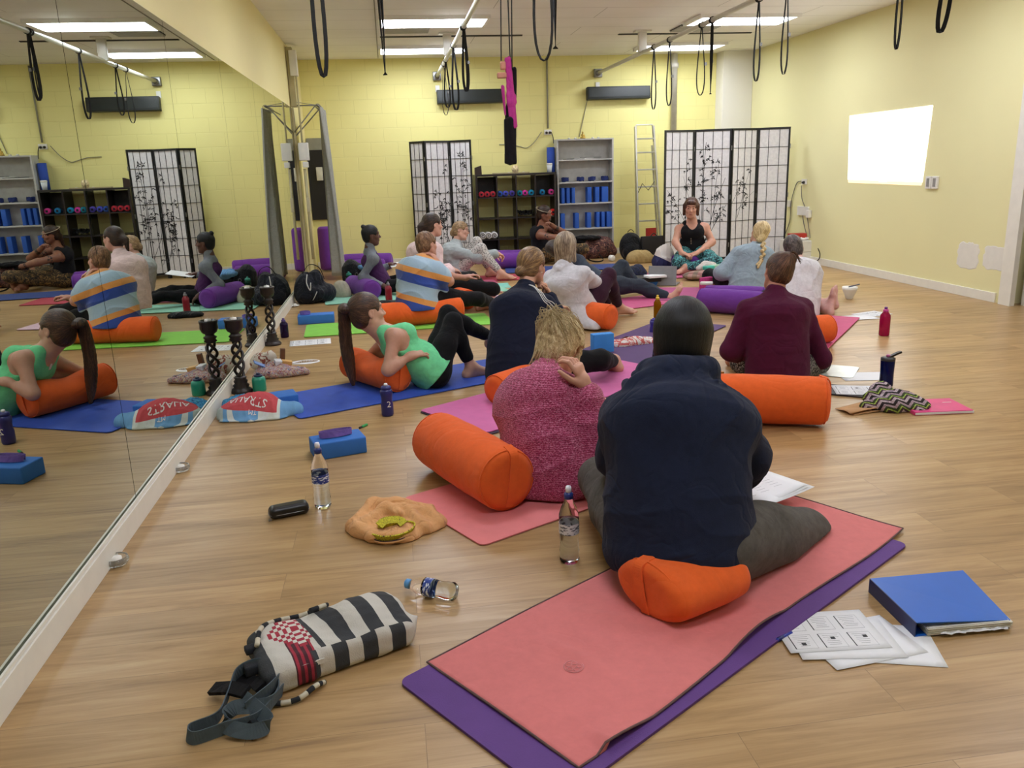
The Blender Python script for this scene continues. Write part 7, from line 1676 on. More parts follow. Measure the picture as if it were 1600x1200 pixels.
# binder: spine at left, lid sloping
A_, B_, C_, D_ = V((1.463, 2.225, 0)), V((1.80, 2.245, 0)), V((1.752, 1.965, 0)), V((1.452, 1.965, 0))
A_ = fl(1358, 925); B_ = fl(1503, 905); C_ = fl(1577, 982); D_ = fl(1430, 996)
ctr = (A_+B_+C_+D_)/4; r = empty('ring_binder', ctr, 'bright blue ring binder lying closed on the floor at right', 'binder'); BLU = plain('binder_blue', '#1c63c4', .35, var=.03)
def rp(q, z): return (q.x-ctr.x, q.y-ctr.y, z)
m = MB(); zl, zr = .046, .030
m.add([rp(A_, zl), rp(B_, zr), rp(C_, zr-.004), rp(D_, zl), rp(A_, zl+.003), rp(B_, zr+.003), rp(C_, zr-.001), rp(D_, zl+.003)], [(3, 2, 1, 0), (4, 5, 6, 7), (0, 1, 5, 4), (1, 2, 6, 5), (2, 3, 7, 6), (3, 0, 4, 7)]); m.obj('front_cover', BLU, r)
m = MB(); m.add([rp(A_, .001), rp(B_, .001), rp(C_, .001), rp(D_, .001), rp(A_, .004), rp(B_, .004), rp(C_, .004), rp(D_, .004)], [(3, 2, 1, 0), (4, 5, 6, 7), (0, 1, 5, 4), (1, 2, 6, 5), (2, 3, 7, 6), (3, 0, 4, 7)]); m.obj('back_cover', BLU, r)
o_ = (A_-B_).normalized()*.003
m = MB(); m.add([rp(A_, .001), rp(D_, .001), rp(D_, zl+.003), rp(A_, zl+.003), rp(A_+o_, .001), rp(D_+o_, .001), rp(D_+o_, zl+.003), rp(A_+o_, zl+.003)], [(0, 1, 2, 3), (7, 6, 5, 4), (0, 4, 5, 1), (1, 5, 6, 2), (2, 6, 7, 3), (3, 7, 4, 0)]); m.obj('spine', plain('binder_navy', '#1b2c5e', .4), r)
m = MB(); ins = lambda q, s_: ctr+(q-ctr)*s_
for k in range(10):
    jx = random.uniform(-.004, .004); z0 = .006+k*.0024
    L0 = A_.lerp(B_, .12); L1 = D_.lerp(C_, .12); Q = [L0, B_.lerp(A_, .02), C_.lerp(D_, .02-.02*(k % 3)), L1]
    m.add([(q.x-ctr.x+jx, q.y-ctr.y+jx-.004, z0) for q in Q]+[(q.x-ctr.x+jx, q.y-ctr.y+jx-.004, z0+.0018) for q in Q], [(3, 2, 1, 0), (4, 5, 6, 7), (0, 1, 5, 4), (1, 2, 6, 5), (2, 3, 7, 6), (3, 0, 4, 7)])
m.obj('pages', plain('paper_cream', '#dedbd0', .8), r)
m = MB(); e0 = D_.lerp(C_, .25); e1 = D_.lerp(C_, .95); dn = (D_-A_).normalized()
m.ribbon([(e0.lerp(e1, k/24)+dn*(.006+.008*abs(math.sin(k*.7)))).xyz-ctr+V((0, 0, .012+.003*math.sin(k*1.3))) for k in range(25)], .012, .001, side=dn); m.obj('torn_page_edge', PAPER, r)
# pens by the mat
a = fl(1213, 1001, .006); b = fl(1228, 993, .006); d = b-a; r = empty('ballpoint_pen', a, 'blue pen sticking out from under the purple mat edge', 'pen', rz=math.atan2(d.y, d.x)); m = MB(); m.lathe([(.005, 0), (.006, .003), (.006, .03), (.0055, .07)], 10, M=TR(ry=PI/2)); m.obj('pen_body', plain('pen_blue', '#1c2f9a', .3), r); m = MB(); m.lathe([(.0066, 0), (.0066, .025)], 10, M=TR((.006, 0, 0), ry=PI/2)); m.obj('pen_cap', plain('pen_navy', '#14206a', .3), r)
p = fl(1268, 951); r = empty('sticky_flag', (p.x, p.y, .003), 'small yellow flag peeping out above the printed sheets', 'paper'); m = MB(); m.box((0, 0, .003), (.05, .02, .002)); m.obj('flag', plain('yellow_paper', '#e3dc3c', .7), r)
# papers held on the lap of the hoodie person
p = J(1187, 768, 2.95); r = empty('paper_stack', p, 'white printed sheets lying on the lap of the person in the navy hoodie', 'paper', rz=.35)
for k in range(3):
    m = MB(); m.sheet(lambda u, v: ((u-.5)*.30+.01*k, (v-.5)*.21-.012*k, .035*u*u*(1-.2*k)-.01*v+.003*k), 10, 6, .0006); m.obj('sheet', PAPER, r)
m = MB()
for k in range(3):
    for q in range(5): m.box((-.08+.07*k, .05-.022*q, .002+.035*((-.08+.07*k)/.3+.5)**2+.0075), (.045, .0015, .0004))
m.obj('print', INKG, r)
# ================================================================== right middle: crochet bag and papers
def crochet():
    t = NT('crochet_zigzag'); c = t.coord(); x, y, z = t.sep(c)
    zz = t.math('PINGPONG', t.math('ADD', x, t.math('MULTIPLY', z, .5)), .040)
    f = t.math('FRACT', t.math('MULTIPLY', t.math('ADD', t.math('ADD', y, t.math('MULTIPLY', z, 1.1)), zz), 9))
    c1 = t.ramp(f, [(0, '#2a2226'), (.20, '#c3b2ba'), (.40, '#4a343e'), (.54, '#a8c45c'), (.63, '#3b4a28'), (.80, '#b09aa4')], 'CONSTANT')
    t.base(c1); t.set(Roughness=.95)
    vo = t.n('ShaderNodeTexVoronoi'); vo.inputs['Scale'].default_value = 110; t.l(c, vo.inputs['Vector']); t.bump(vo.outputs['Distance'], .9, .01); return t.m
c = fl(1402, 640); heap('crochet_bag', (c.x, c.y+.02), 0, 'slouched crochet bag with black, green and lilac zigzags on the right floor', 'bag', crochet(),
    [(0, 0, .03, .14, .10, .07), (.08, -.05, .02, .08, .07, .05), (-.10, .08, .05, -.02, .10, .08, .045, .05), (-.13, .02, .02, .06, .05, .035)], folds=.012, ff=24, seed=5, h=.0055)
p = fl(1470, 637); q = fl(1420, 628); r = empty('pink_folder', (p.x-.05, p.y, 0), 'hot pink ring folder lying under the crochet bag', 'folder', rz=-.12); m = MB(); m.box((0, 0, .010), (.32, .24, .020), bev=.003); m.obj('cover', plain('folder_pink', '#d93f80', .4), r); m = MB(); m.box((.002, -.004, .010), (.322, .235, .012)); m.obj('pages', PAPER, r); m = MB(); m.box((.10, .04, .0205), (.05, .006, .0006)); m.obj('small_mark', WHITE, r)
p = fl(1312, 612); r = empty('black_folder', (p.x+.02, p.y, 0), 'black folder lying right of the maroon top', 'folder', rz=-.65); m = MB(); m.box((0, 0, .006), (.30, .23, .010), bev=.002); m.obj('cover', plain('folder_black', '#2d2b2f', .5), r)
p = fl(1335, 612); sheet_of((p.x+.02, p.y-.02), -.35, .013, 'printed sheet with slide boxes lying on the black folder', boxes=(3, 2), seed=8)
p = fl(1345, 590); sheet_of((p.x+.03, p.y+.02), -.2, .001, 'blank white sheet behind the blue drink bottle, by the black folder')
p = fl(1312, 580); r = empty('clear_folder', (p.x-.02, p.y, .001), 'pale translucent plastic folder lying right of the patterned leggings', 'folder', rz=.9)
m = MB(); pts = []; W_, H_, rd = .32, .24, .03
for (cx, cy, a0_) in ((rd, rd, PI), (W_-rd, rd, 1.5*PI), (W_-rd, H_-rd, 0), (rd, H_-rd, .5*PI)):
    for k in range(5): a = a0_+PI/2*k/4; pts.append((cx+rd*math.cos(a)-W_/2, cy+rd*math.sin(a)-H_/2))
m.prism(pts, 0, .004); m.obj('plastic_sheet', plain('pale_plastic', '#cfd6cf', .25), r)
p = fl(1345, 640); r = empty('paper_bag', (p.x, p.y-.01, 0), 'flat brown paper bag lying below the black folder', 'paper bag', rz=.12)
m = MB(); m.sheet(lambda u, v: ((u-.5)*.25, (v-.5)*.13, .012+.014*u+.006*math.sin(v*5+u*3)), 14, 8, .003); m.sheet(lambda u, v: ((u-.5)*.24+.02, (v-.5)*.12-.01, .004+.008*u), 10, 6, .002); m.obj('bag_paper', plain('kraft_brown', '#b98d5e', .8), r)
m = MB(); m.tube(smoothpath([(.06, -.06, .03), (.11, .0, .05), (.13, .05, .03)], 6), .003, 5); m.obj('bag_handle', plain('kraft_brown', '#b98d5e', .8), r)
p = fl(1362, 491); sheet_of((p.x, p.y), .3, .001, 'printed sheet on the floor left of the pink drink bottle', boxes=(3, 2), seed=9)
p = fl(1348, 494); sheet_of((p.x-.08, p.y-.06), .0, .003, 'printed sheet corner overlapping the sheet by the pink bottle')
# between the magenta knit and the hoodie
p = fl(935, 645); sheet_of((p.x, p.y), .25, .012, 'white sheet on the pink mat right of the magenta sweater')
p = fl(752, 706); sheet_of((p.x+.02, p.y), .4, .001, 'white sheet peeping out behind the large orange bolster')
p = fl(1098, 585); r = empty('orange_notebook', (p.x+.03, p.y, 0), 'yellow-orange booklet beside the hood of the navy hoodie', 'booklet', rz=.3); m = MB(); m.box((0, 0, .015), (.12, .2, .03), bev=.003); m.obj('cover', plain('notebook_orange', '#e08a2c', .5), r)
# red and white cloth by the upright block
p = fl(990, 540); tt = bandana('redwhite_print', ['#d9d2cc', '#c5625c', '#dcd6d0', '#b9524f', '#ded8d2'], 9)
heap('folded_cloth', (p.x, p.y+.03), 0, 'folded red and white patterned cloth bag right of the upright blue block', 'cloth', tt, [(-.10, -.03, .015, .10, .06, .035), (.06, .03, .015, .15, .08, .035), (0, 0, .02, .14, .06, .04)], folds=.008, ff=30, seed=2)
m = MB(); m.tube(smoothpath([(p.x-.12, p.y+.0, .045), (p.x-.04, p.y+.06, .06), (p.x+.02, p.y+.02, .055)], 6), .005, 6); tag(m.obj('brown_cord', fabric('cord_brown', '#5a3a30')), 'thin brown cord lying on the folded red and white cloth', 'cord')
p = fl(878, 548); coil((p.x, p.y, .006), 'purple strap lying between the white jacket and the upright blue block', '#6d5fae', 2, .03, .03, .2, .12)
# paper, oval card by the candlesticks
p = fl(485, 535); sheet_of((p.x, p.y), .08, .001, 'printed sheet with slide boxes on the floor below the lime mat', w_=.34, h_=.24, boxes=(3, 2), seed=12)
p = fl(477, 566); r = empty('oval_card', (p.x, p.y, .001), 'white leaf-shaped card with brown drawing on the floor', 'card', rz=.05); m = MB(); pts = []
for k in range(36):
    a = 2*PI*k/36; pts.append((.11*math.cos(a)*(1 if math.cos(a) > 0 else 1.1), .075*math.sin(a)*(1-.25*max(0, -math.cos(a)))))
m.prism(pts, 0, .002); m.obj('card', PAPER, r); m = MB()
for k in range(7): m.tube(smoothpath([(-.075+.018*k, -.02+.004*k, .0025), (-.06+.02*k, .005, .0025), (-.035+.02*k, .028-.002*k, .0025)], 4), .0022, 4)
m.tube(smoothpath([(-.10, -.015, .0025), (0, -.028, .0025), (.09, .0, .0025), (.06, .03, .0025), (-.03, .04, .0025)], 5), .0022, 4); m.obj('drawing', plain('ink_brown', '#8a6a3a', .8), r)
# ================================================================== candlesticks
M_WOODB = plain('dark_carved_wood', '#231a17', .35, bump=.2, bscale=80)
def candlestick(x, y, H, label, lit=True):
    r = empty('candlestick', (x, y, 0), label, 'candlestick', 'carved twisted wooden candlesticks by the mirror')
    k = H/.50
    m = MB(); m.lathe([(.070*k, 0), (.072*k, .012*k), (.062*k, .025*k), (.048*k, .035*k), (.054*k, .048*k), (.040*k, .062*k), (.046*k, .076*k), (.036*k, .09*k), (.042*k, .102*k), (.03*k, .112*k)], 28); m.obj('base', M_WOODB, r)
    for q in range(3):
        m = MB(); P_ = []; rs = []
        for i in range(61): t_ = i/60; a = q*2*PI/3+t_*2*PI*1.15; rr = (.018+.014*math.sin(PI*t_)**.6)*k; P_.append((rr*math.cos(a), rr*math.sin(a), (.105+.245*t_)*k)); rs.append((.0105+.001*math.cos(t_*30))*k)
        m.tube(P_, .012, 10, rs=rs); m.obj('twisted_strand', M_WOODB, r)
    m = MB(); m.lathe([(.03*k, .345*k), (.042*k, .355*k), (.034*k, .368*k), (.044*k, .380*k), (.030*k, .392*k), (.028*k, .40*k), (.048*k, .415*k), (.058*k, .44*k), (.056*k, .468*k), (.060*k, .48*k), (.060*k, .492*k), (.050*k, .492*k), (.046*k, .48*k), (.001, .478*k)], 28, cap=False); m.obj('cup', M_WOODB, r)
    return r
candlestick(-1.045, 5.45, .50, 'dark carved twisted candlestick nearest the camera, by the printed towel'); candlestick(-1.045, 7.0, .50, 'dark carved twisted candlestick farther away, before the blue block')
tealight((-1.045, 5.45, .479), 'white tea light in the near candlestick', r_=.022); tealight((-1.045, 7.0, .479), 'white tea light in the far candlestick', r_=.022)
# glass tea light holders along the mirror base
for (u, v, lb) in ((178, 882, 'glass tea light holder by the mirror base, nearest the camera'), (279, 736, 'glass tea light holder by the mirror base, farther from the camera')):
    p = fl(u, v); r = empty('glass_holder', (p.x+.01, p.y, 0), lb, 'candle holder', 'glass tea light holders')
    m = MB(); m.lathe([(.028, 0), (.040, .004), (.046, .018), (.042, .030), (.036, .030), (.036, .012), (.001, .010)], 24, cap=False); m.obj('glass_dish', glassy('holder_glass', (.95, .97, .97), .08, .9, 1.35), r)
    m = MB(); m.lathe([(.021, .012), (.021, .028), (.001, .030)], 18, cap=False); m.obj('candle', plain('wax', '#eeece6', .6), r)
p = fl(458, 477); r = empty('small_tea_light_dish', (p.x+.03, p.y-.1, 0), 'tiny white dish with tea light before the black duffel bag', 'candle holder'); m = MB(); m.lathe([(.02, 0), (.05, .012), (.045, .016), (.001, .01)], 14, cap=False); m.obj('dish', WHITE, r); m = MB(); m.lathe([(.018, .012), (.018, .03), (.002, .034)], 12); m.obj('candle', plain('wax', '#eeece6', .6), r)
# ================================================================== printed towel and swirl cloth by the mirror
c = fl(398, 652)
t = NT('flag_towel'); tc = t.coord(); x, y, z = t.sep(tc); n_ = t.noise(tc, 5, 2)
redb = t.math('MULTIPLY', t.math('GREATER_THAN', z, t.math('ADD', .052, t.math('MULTIPLY', x, -.10))), t.math('LESS_THAN', t.math('ABSOLUTE', t.math('ADD', x, .05)), .17))
c1 = t.ramp(t.math('ADD', x, t.math('MULTIPLY', n_, .05)), [(0, '#9fb8bf'), (1, '#6a9cc8')])
m1 = t.math('LESS_THAN', t.math('ABSOLUTE', t.math('SUBTRACT', x, .075)), .062); c1 = t.mix(m1, '#6c9fcc', '#cfd6cf')
m2 = t.math('LESS_THAN', x, -.19); c1 = t.mix(m2, c1, '#a6b3b0')
arc = t.math('ABSOLUTE', t.math('SUBTRACT', t.math('ADD', t.math('POWER', t.math('ADD', x, .04), 2.0), t.math('POWER', t.math('MULTIPLY', t.math('ADD', y, .06), 1.4), 2.0)), .0125))
c1 = t.mix(t.math('LESS_THAN', arc, .0035), c1, '#d5dcd9'); c1 = t.mix(redb, c1, '#c04a50')
t.base(c1); t.set(Roughness=.95); t.bump(t.math('ADD', t.noise(tc, 420, 2), t.math('MULTIPLY', t.noise(tc, 16, 3), 2)), .4, .006); FT = t.m
r, clo = heap('printed_towel', (c.x+.02, c.y+.02), 0, 'folded light blue and red printed towel lying against the mirror base', 'towel', FT,
   [(-.13, .01, .02, .11, .10, .075), (-.02, .05, .02, .17, .11, .115), (.13, .0, .02, .11, .08, .06), (.21, .0, .02, .05, .05, .045), (-.02, -.085, .008, .20, .04, .014), (.05, -.02, .02, .13, .08, .05)], folds=.007, ff=24, seed=7)
m = MB(); cx_, cy_ = r.location.x, r.location.y
m.text('STRALIA', .062, Matrix.Translation((cx_-.05, cy_-.012, 0))@rotz(PI-.25), .0006); drape(m, [clo], .0015); o = m.obj('towel_lettering', fabric('letter_white', '#e2dedb'), r); o.location = -r.location
m = MB(); m.text('TM', .035, Matrix.Translation((cx_-.02, cy_-.075, 0))@rotz(PI-.1), .0006); drape(m, [clo], .0015); o = m.obj('small_lettering', fabric('letter_white', '#e2dedb'), r); o.location = -r.location
sw = NT('swirl_cloth'); tc = sw.coord(scale=(1, 1.6, 1)); n_ = sw.noise(tc, 7, 2, .4, 2.5); sw.base(sw.ramp(sw.math('FRACT', sw.math('MULTIPLY', n_, 9)), [(0, '#123a78'), (.35, '#2b86bd'), (.6, '#16264e'), (.85, '#4fb0d4')])); sw.set(Roughness=.9)
heap('swirl_scarf', (-1.0, 5.02), 0, 'blue patterned scarf bunched behind the printed towel at the mirror base', 'scarf', sw.m, [(0, 0, .03, .09, .13, .05), (.06, .09, .03, .06, .05, .04)], folds=.010, ff=34, seed=9)
# scarf heap with pouch, phone and papers
r, clo = heap('scarf_heap', (-.86, 5.86), 0, 'bunched multicoloured patterned scarf beside the near candlestick', 'scarf', bandana('scarf_print', ['#3c2b4a', '#b9a0a8', '#8a4a4e', '#c7b294', '#5a6a94', '#d9cfc6', '#7a3f40'], 34),
   [(0, 0, .02, .17, .10, .05), (-.12, .0, .03, -.02, .06, .07, .035, .03), (-.02, .06, .06, .10, .0, .04, .03, .025), (.0, -.06, .03, .14, -.03, .03, .03, .025), (.10, .06, .02, .18, .0, .03, .03, .02), (-.14, -.08, .02, -.04, -.09, .035, .028, .024), (.12, -.06, .02, .20, -.02, .018, .022, .02)], folds=.006, ff=34, seed=11, kk=.01)
heap('drawstring_pouch', (-.98, 6.05), 0, 'cream pouch with red swirl print on the scarf heap', 'pouch', bandana('pouch_print', ['#cfc8b8', '#cfc8b8', '#8a4a3c', '#cfc8b8', '#3c332c'], 12), [(0, 0, .06, .10, .07, .075), (.05, -.03, .10, .04, .04, .05)], folds=.006, ff=40, seed=12)
for (dx, dy, dz, sx_, sy_, sz_, col_, lb, nm, cat, ry_) in ((-.10, .02, .075, .14, .07, .008, '#4a78b8', 'blue phone leaning on the scarf heap by the mirror', 'mobile_phone', 'phone', .5), (.0, .05, .085, .05, .07, .035, '#d9d9de', 'small white card box on the scarf heap', 'small_box', 'box', .1),
    (.06, .05, .08, .07, .05, .03, '#d9a860', 'yellow-brown box on the scarf heap', 'small_box', 'box', .2), (.02, .15, .10, .035, .03, .13, '#6b4630', 'brown wooden piece standing behind the scarf heap', 'wooden_piece', 'wood', .1)):
    m = MB(); m.box((0, 0, 0), (sx_, sy_, sz_), bev=.004); tag(m.obj(nm, plain('c_'+col_.strip('#'), col_, .4), loc=(-.86+dx, 5.86+dy, dz), rot=(.1, ry_, .3)), lb, cat)
# ================================================================== bags at the left wall
M_NYL = fabric('nylon_black', '#0f1013', var=.2, weave=300, bump=.5, rough=.6, sheen=.1, fold=24)
M_NVB = fabric('nylon_navy', '#11151f', var=.2, weave=300, bump=.5, rough=.6, sheen=.1, fold=24)
r, o = heap('duffel_bag', (-.905, 9.30), 0, 'dark navy nylon bag standing against the end of the mirror', 'bag', M_NVB, [(-.05, 0, .14, .15, .16, .19), (.04, .02, .20, .10, .12, .16), (.12, .0, .10, .14, .14, .11), (-.02, -.10, .10, .15, .08, .10)], folds=.012, ff=26, seed=14, h=.007)
m = MB(); m.tube(smoothpath([(-.02, -.17, .33), (-.03, -.20, .24), (.0, -.19, .16), (.01, -.17, .24)], 6), .006, 5); m.tube(smoothpath([(.02, -.19, .05), (.05, -.2, .10), (.07, -.18, .14)], 6), .004, 5); m.obj('reflective_cord', plain('reflective', '#c9c9c4', .4), r)
m = MB(); m.ribbon(smoothpath([(-.08, -.05, .33), (.0, -.03, .42), (.10, .0, .38), (.14, .05, .25)], 6), .03, .006, side=(0, 1, 0)); m.obj('carry_handle', M_STRAP, r)
r, o = heap('canvas_bag', (-.60, 9.55), 0, 'cream canvas tote slumped between the dark bags', 'bag', fabric('canvas_cream', '#bfb8a4'), [(0, 0, .08, .09, .08, .12), (.05, -.03, .05, .06, .06, .07)], folds=.008, ff=28, seed=15)
r, o = heap('black_backpack', (-.42, 10.25), 0, 'black backpack with blue cloth on it, left of the person with the top bun', 'bag', M_NYL, [(0, 0, .14, .20, .14, .17), (-.08, 0, .22, .12, .11, .14), (.12, -.02, .10, .14, .12, .12)], folds=.010, ff=26, seed=16, h=.007)
m = MB(); m.tube([(-.02+.018*math.cos(a), -.145, .19+.018*math.sin(a)) for a in [2*PI*i/14 for i in range(14)]], .003, 5, closed=True); m.obj('metal_ring', M_STEEL, r)
heap('blue_cloth', (-.28, 10.18), 0, 'light blue crumpled cloth lying on the black backpack', 'cloth', fabric('cloth_lightblue', '#6f9fcf'), [(0, 0, .27, .14, .10, .05), (.05, .02, .25, .10, .08, .05)], folds=.012, ff=34, seed=17).__class__
p = fl(598, 477); r, o = heap('black_pouch', (p.x+.02, 8.75), 0, 'flat black pouch on the floor left of the striped towel', 'pouch', M_NYL, [(0, 0, .02, .17, .08, .04), (.08, -.02, .02, .10, .06, .035)], folds=.006, ff=30, seed=18)
p = fl(562, 458); m = MB(); m.box((0, 0, .03), (.16, .16, .05), bev=.004); tag(m.obj('mint_block', plain('foam_mint', '#8ec9b0', .7), loc=(p.x+.02, p.y+.05, .006), rot=(0, 0, .1)), 'mint coloured block right of the tall green bottle', 'yoga block')
m = MB(); m.sheet(lambda u, v: ((u-.5)*.30, (v-.5)*.21, .02*u), 6, 4, .0006); q = P9.arm[-1][2]; tag(m.obj('paper_sheet', PAPER, loc=(q.x+.16, q.y-.02, q.z+.01), rot=(.1, -.1, .1)), 'white sheets held forward by the person with the top bun', 'paper')
# things before the glasses person
m = MB(); m.sheet(lambda u, v: ((u-.5)*.4, (v-.5)*.3, .001+.05*max(0, v-.7)**2*4), 6, 12, .005); tag(m.obj('small_mat', mat_mat('mat_mint2', '#7fc4b4'), loc=(1.18, 9.75, .001)), 'small teal mat with lifted back edge right of the mint mat', 'yoga mat')
# ================================================================== things under and beside the bookshelf
r, o = heap('floral_bag', (3.0, 12.28), 0, 'large dark floral print bag under the grey bookshelf', 'bag', bandana('floral_dark', ['#1a1517', '#1a1517', '#6b3a34', '#241c1e', '#9a6a58', '#1a1517', '#4a4038'], 22), [(-.15, 0, .16, .20, .16, .17), (.15, 0, .16, .22, .16, .17), (0, 0, .10, .36, .17, .12), (.32, 0, .10, .08, .12, .08)], folds=.012, ff=24, seed=19, h=.008)
heap('black_cloth', (2.92, 12.25), 0, 'black cloth lying over the floral bag', 'cloth', fabric('cloth_black', '#0e0d0f'), [(0, 0, .31, .24, .14, .035), (-.1, 0, .26, .12, .12, .05)], folds=.008, ff=30, seed=20, h=.007)
r, o = heap('black_backpack', (3.50, 11.85), 0, 'black backpack standing before the ladder', 'bag', M_NYL, [(0, 0, .18, .17, .13, .22), (0, -.1, .12, .14, .07, .12)], folds=.006, ff=24, seed=21, h=.008)
m = MB(); m.box((0, -.16, .33), (.08, .006, .015)); m.ribbon(smoothpath([(-.05, 0, .40), (0, -.01, .44), (.05, 0, .40)], 5), .02, .006, side=(0, 1, 0)); m.obj('handle', M_STRAP, r)
r = empty('black_case', (3.80, 11.72, 0), 'flat black case leaning against the ladder foot', 'case'); m = MB(); m.box((0, 0, .17), (.34, .09, .34), bev=.01, M=TR(rx=-.1)); m.obj('case_body', plain('case_black2', '#232224', .6), r); m = MB(); m.tube(smoothpath([(-.05, -.03, .34), (0, -.03, .38), (.05, -.03, .34)], 5), .008, 6); m.obj('handle', BLACK, r)
heap('beige_cloth', (3.50, 11.40), 0, 'crumpled beige canvas bag on the floor in front of the black backpack', 'bag', fabric('canvas_beige', '#b39a68'), [(0, 0, .06, .20, .12, .12), (.12, 0, .04, .14, .10, .08)], folds=.012, ff=24, seed=22, h=.007)
m = MB(); P_ = smoothpath([(2.86, 11.9, .12), (2.84, 11.75, .04), (2.95, 11.68, .012), (3.05, 11.72, .03), (3.02, 11.85, .1)], 8); m.ribbon(P_, .02, .004, side=(0, 0, 1)); tag(m.obj('bag_strap', M_STRAP), 'black shoulder strap looping on the floor before the floral bag', 'strap')
p = fl(938, 401); m = MB(); m.lathe([(.03, -.04), (.045, -.03), (.045, .03), (.03, .04)], 16, M=TR((0, 0, .045), rx=PI/2)); m.lathe([(.022, -.042), (.022, -.036)], 12, M=TR((0, 0, .045), rx=PI/2), mi=1); tag(m.obj('tape_roll', [WHITE, BLACK], loc=(p.x, 11.75, 0), rot=(0, 0, .4)), 'small white roll on the floor before the floral bag', 'tape roll')
# teacher's things
q = J(1026, 396, 10.45)
r, o = heap('navy_tote', (3.50, 10.35), 0, 'white and navy drawstring bag standing left of the teacher', 'bag', None or (lambda t: t)(NT('tote_twotone')).m, [(0, 0, .10, .14, .10, .13), (.02, .02, .22, .12, .09, .12)], folds=.020, ff=22, seed=23, h=.006)
mt = bpy.data.materials['tote_twotone']; nt = NT('tote_cloth'); x, y, z = nt.sep(nt.coord()); nt.base(nt.mix(nt.math('GREATER_THAN', nt.math('ADD', z, nt.math('MULTIPLY', x, .5)), .155), '#23264f', '#d9d4cc')); nt.set(Roughness=.9); o.data.materials[0] = nt.m
m = MB(); m.tube(smoothpath([(.10, -.08, .26), (.13, -.10, .16), (.15, -.08, .05)], 5), .005, 5); m.obj('cord', fabric('cord_cream', '#c9c2ae'), r)
heap('sun_hat', (3.83, 9.66), 0, 'white cloth hat lying on the cushion before the teacher', 'hat', fabric('hat_white', '#d0c9c2'), [(0, 0, .13, .10, .08, .06), (.06, -.03, .10, .08, .06, .03), (-.03, .02, .10, .10, .08, .04)], folds=.010, ff=40, seed=24)
# laptop
a = fl(1012, 446); b = fl(1056, 447); w_ = (b-a).length
r = empty('laptop', (a+b)/2, 'open silver laptop, its lid towards the camera, before the teacher', 'laptop', rz=math.atan2(b.y-a.y, b.x-a.x)); SILV = plain('aluminium_silver', '#8d8c90', .35, .7)
m = MB(); m.box((0, 0, .115), (w_, .008, .225), bev=.004, M=TR(rx=-.22)); m.obj('lid', SILV, r); m = MB(); m.box((0, .12, .009), (w_, .23, .014), bev=.004); m.obj('keyboard_base', SILV, r)
m = MB(); m.box((0, .006, .115), (w_-.02, .003, .20), M=TR(rx=-.22)); m.obj('screen', emis('screen_glow', '#b9c6d9', .5), r)
# small table / laptop riser with black items
q = fl(995, 448); r = empty('laptop_stand', (2.90, 9.22, 0), 'black flat case with blue block left of the laptop', 'case'); m = MB(); m.box((0, 0, .075), (.30, .26, .05), bev=.006); m.obj('black_case', plain('case_black2', '#232224', .6), r)
m = MB(); m.box((0, 0, .025), (.28, .20, .045), bev=.004); m.obj('blue_block', plain('foam_2f6fc0', '#2f6fc0', .7), r)
m = MB(); m.box((0, 0, 0), (.22, .15, .025), bev=.002); tag(m.obj('notebook', PAPER, loc=(2.98, 9.10, .115), rot=(0, 0, .15)), 'white notebook lying on the black case left of the laptop', 'notebook')
heap('camera_bag', (2.86, 9.55), 0, 'dark blue and black soft bag behind the black case', 'bag', bandana('bag_navyprint', ['#0e0f18', '#141a3a', '#0e0f18', '#8a90b0'], 14), [(0, 0, .09, .17, .10, .10), (.06, 0, .12, .08, .06, .08)], folds=.008, ff=34, seed=25)
m = MB(); m.box((0, 0, .04), (.16, .10, .04), bev=.008); tag(m.obj('teal_box', plain('teal_plastic', '#4fb9b4', .5), loc=(3.42, 9.9, 0), rot=(0, 0, .2)), 'teal box on the floor between laptop and tote', 'box')
for (u, v, y, sx_, lb, nm, cat, col_) in ((1107, 428, 9.5, .13, 'turquoise soap-shaped pouch on the cushion', 'small_pouch', 'pouch', '#3fb3a0'), (1118, 424, 9.55, .13, 'pale green and white box on the cushion, right of the turquoise pouch', 'tissue_packet', 'box', '#a9cdb0')):
    p = J(u, v, y); m = MB(); m.box((0, 0, 0), (sx_, .08, .05), bev=.015 if 'pouch' in nm else .004); tag(m.obj(nm, plain('c_'+col_.strip('#'), col_, .6), loc=(p.x, y, max(p.z, .125)), rot=(0, 0, .2)), lb, cat)
t = NT('plaid'); c = t.coord(rot=(0, 0, .6)); x, y, z = t.sep(c)
f1_ = t.math('GREATER_THAN', t.math('FRACT', t.math('MULTIPLY', x, 9)), .5); f2_ = t.math('GREATER_THAN', t.math('FRACT', t.math('MULTIPLY', y, 9)), .5)
t.base(t.mix(f2_, t.mix(f1_, '#8a5c58', '#6b5a4e'), t.mix(f1_, '#a9837a', '#8a7460'))); t.set(Roughness=.9); PLAID = t.m
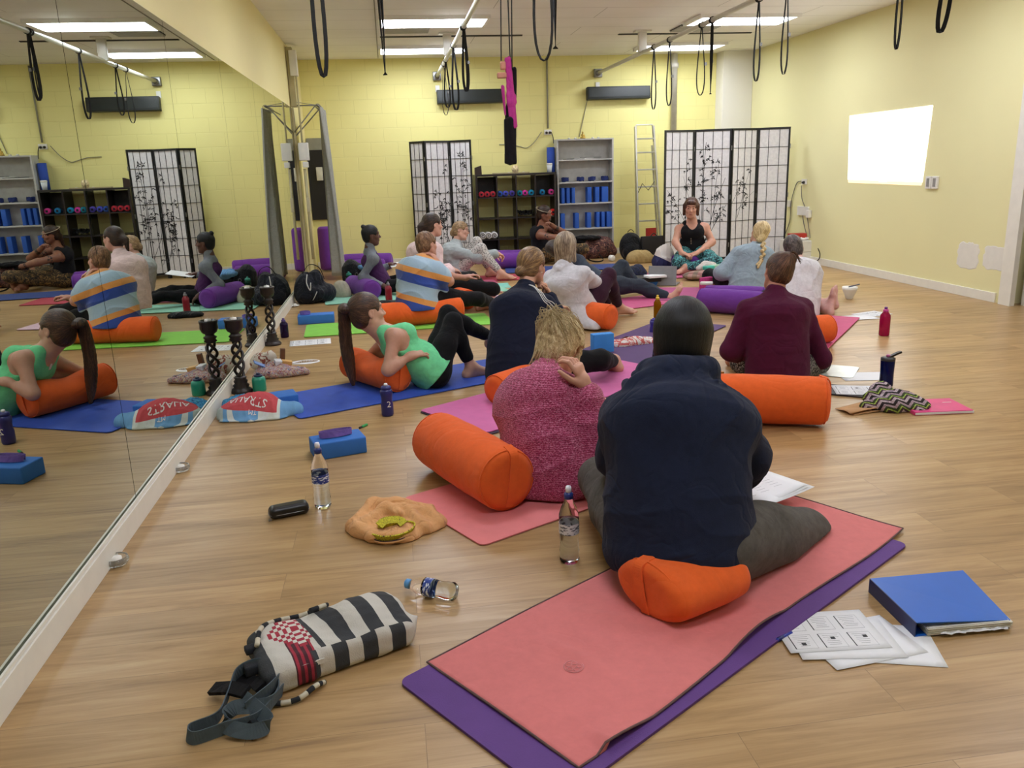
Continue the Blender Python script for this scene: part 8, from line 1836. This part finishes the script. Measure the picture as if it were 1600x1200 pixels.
heap('plaid_cushion', (3.78, 9.42), 0, 'flat plaid brown and pink cushion on the floor before the teacher', 'cushion', PLAID, [(0, 0, .05, .33, .17, .055), (.15, 0, .05, .20, .16, .05), (-.15, 0, .05, .20, .15, .05)], folds=.003, ff=20, seed=26)
# round the braid person
cable('power_cable', [V((4.05, 9.6, .15)), V((4.15, 9.5, .13)), V((4.2, 9.3, .05)), V((4.12, 9.2, .012)), V((4.0, 9.15, .012))], .008, M_PLUG, 'black cable curling on the floor right of the plaid cushion')
q = fl(1284, 456); r = empty('ceramic_bowl', (q.x+.02, 7.55, 0), 'white bowl with a pen across it right of the white top', 'bowl'); m = MB(); m.lathe([(.03, 0), (.07, .09), (.075, .12), (.066, .12), (.03, .03), (.001, .02)], 20, cap=False); m.obj('bowl_body', WHITE, r); m = MB(); m.tube([(-.03, -.03, .125), (.10, .0, .14)], .006, 6); m.obj('pen', plain('pen_slate', '#454a66', .4), r)
m = MB(); m.tube([(0, 0, 0), (.03, 0, 0), (.13, .02, 0)], .022, 8, rs=[.010, .024, .012]); q = fl(1292, 414); tag(m.obj('computer_mouse', plain('mouse_dark', '#5a2c28', .4), loc=(q.x-.05, q.y, .02), rot=(0, 0, -.3)), 'small dark red flat object on the floor by the right baseboard', 'small object')
q = J(1083, 458, 7.9); m = MB(); m.box((0, 0, 0), (.12, .05, .03), bev=.01); tag(m.obj('phone_case', WHITE, loc=(q.x, 7.55, .235), rot=(0, 0, -.4)), 'white small object lying at the left end of the purple bolsters', 'small object')
p = fl(1008, 475); sheet_of((p.x, p.y), .3, .001, 'white sheet on the floor below the outstretched grey leg', curl=.0)
# meditation stool cloth under the braid person
m = MB(); m.box((0, 0, .09), (.16, .05, .18), bev=.015, M=TR(rz=.4)); tag(m.obj('pink_pouch', fabric('pouch_pink', '#b8407a'), loc=(3.30, 8.35, 0)), 'hot pink pouch left of the pale blue-grey sweatshirt', 'pouch')
# pillar socket and wall sprinkler bits
m = MB(); m.lathe([(.03, 0), (.035, .01), (.02, .03)], 14);
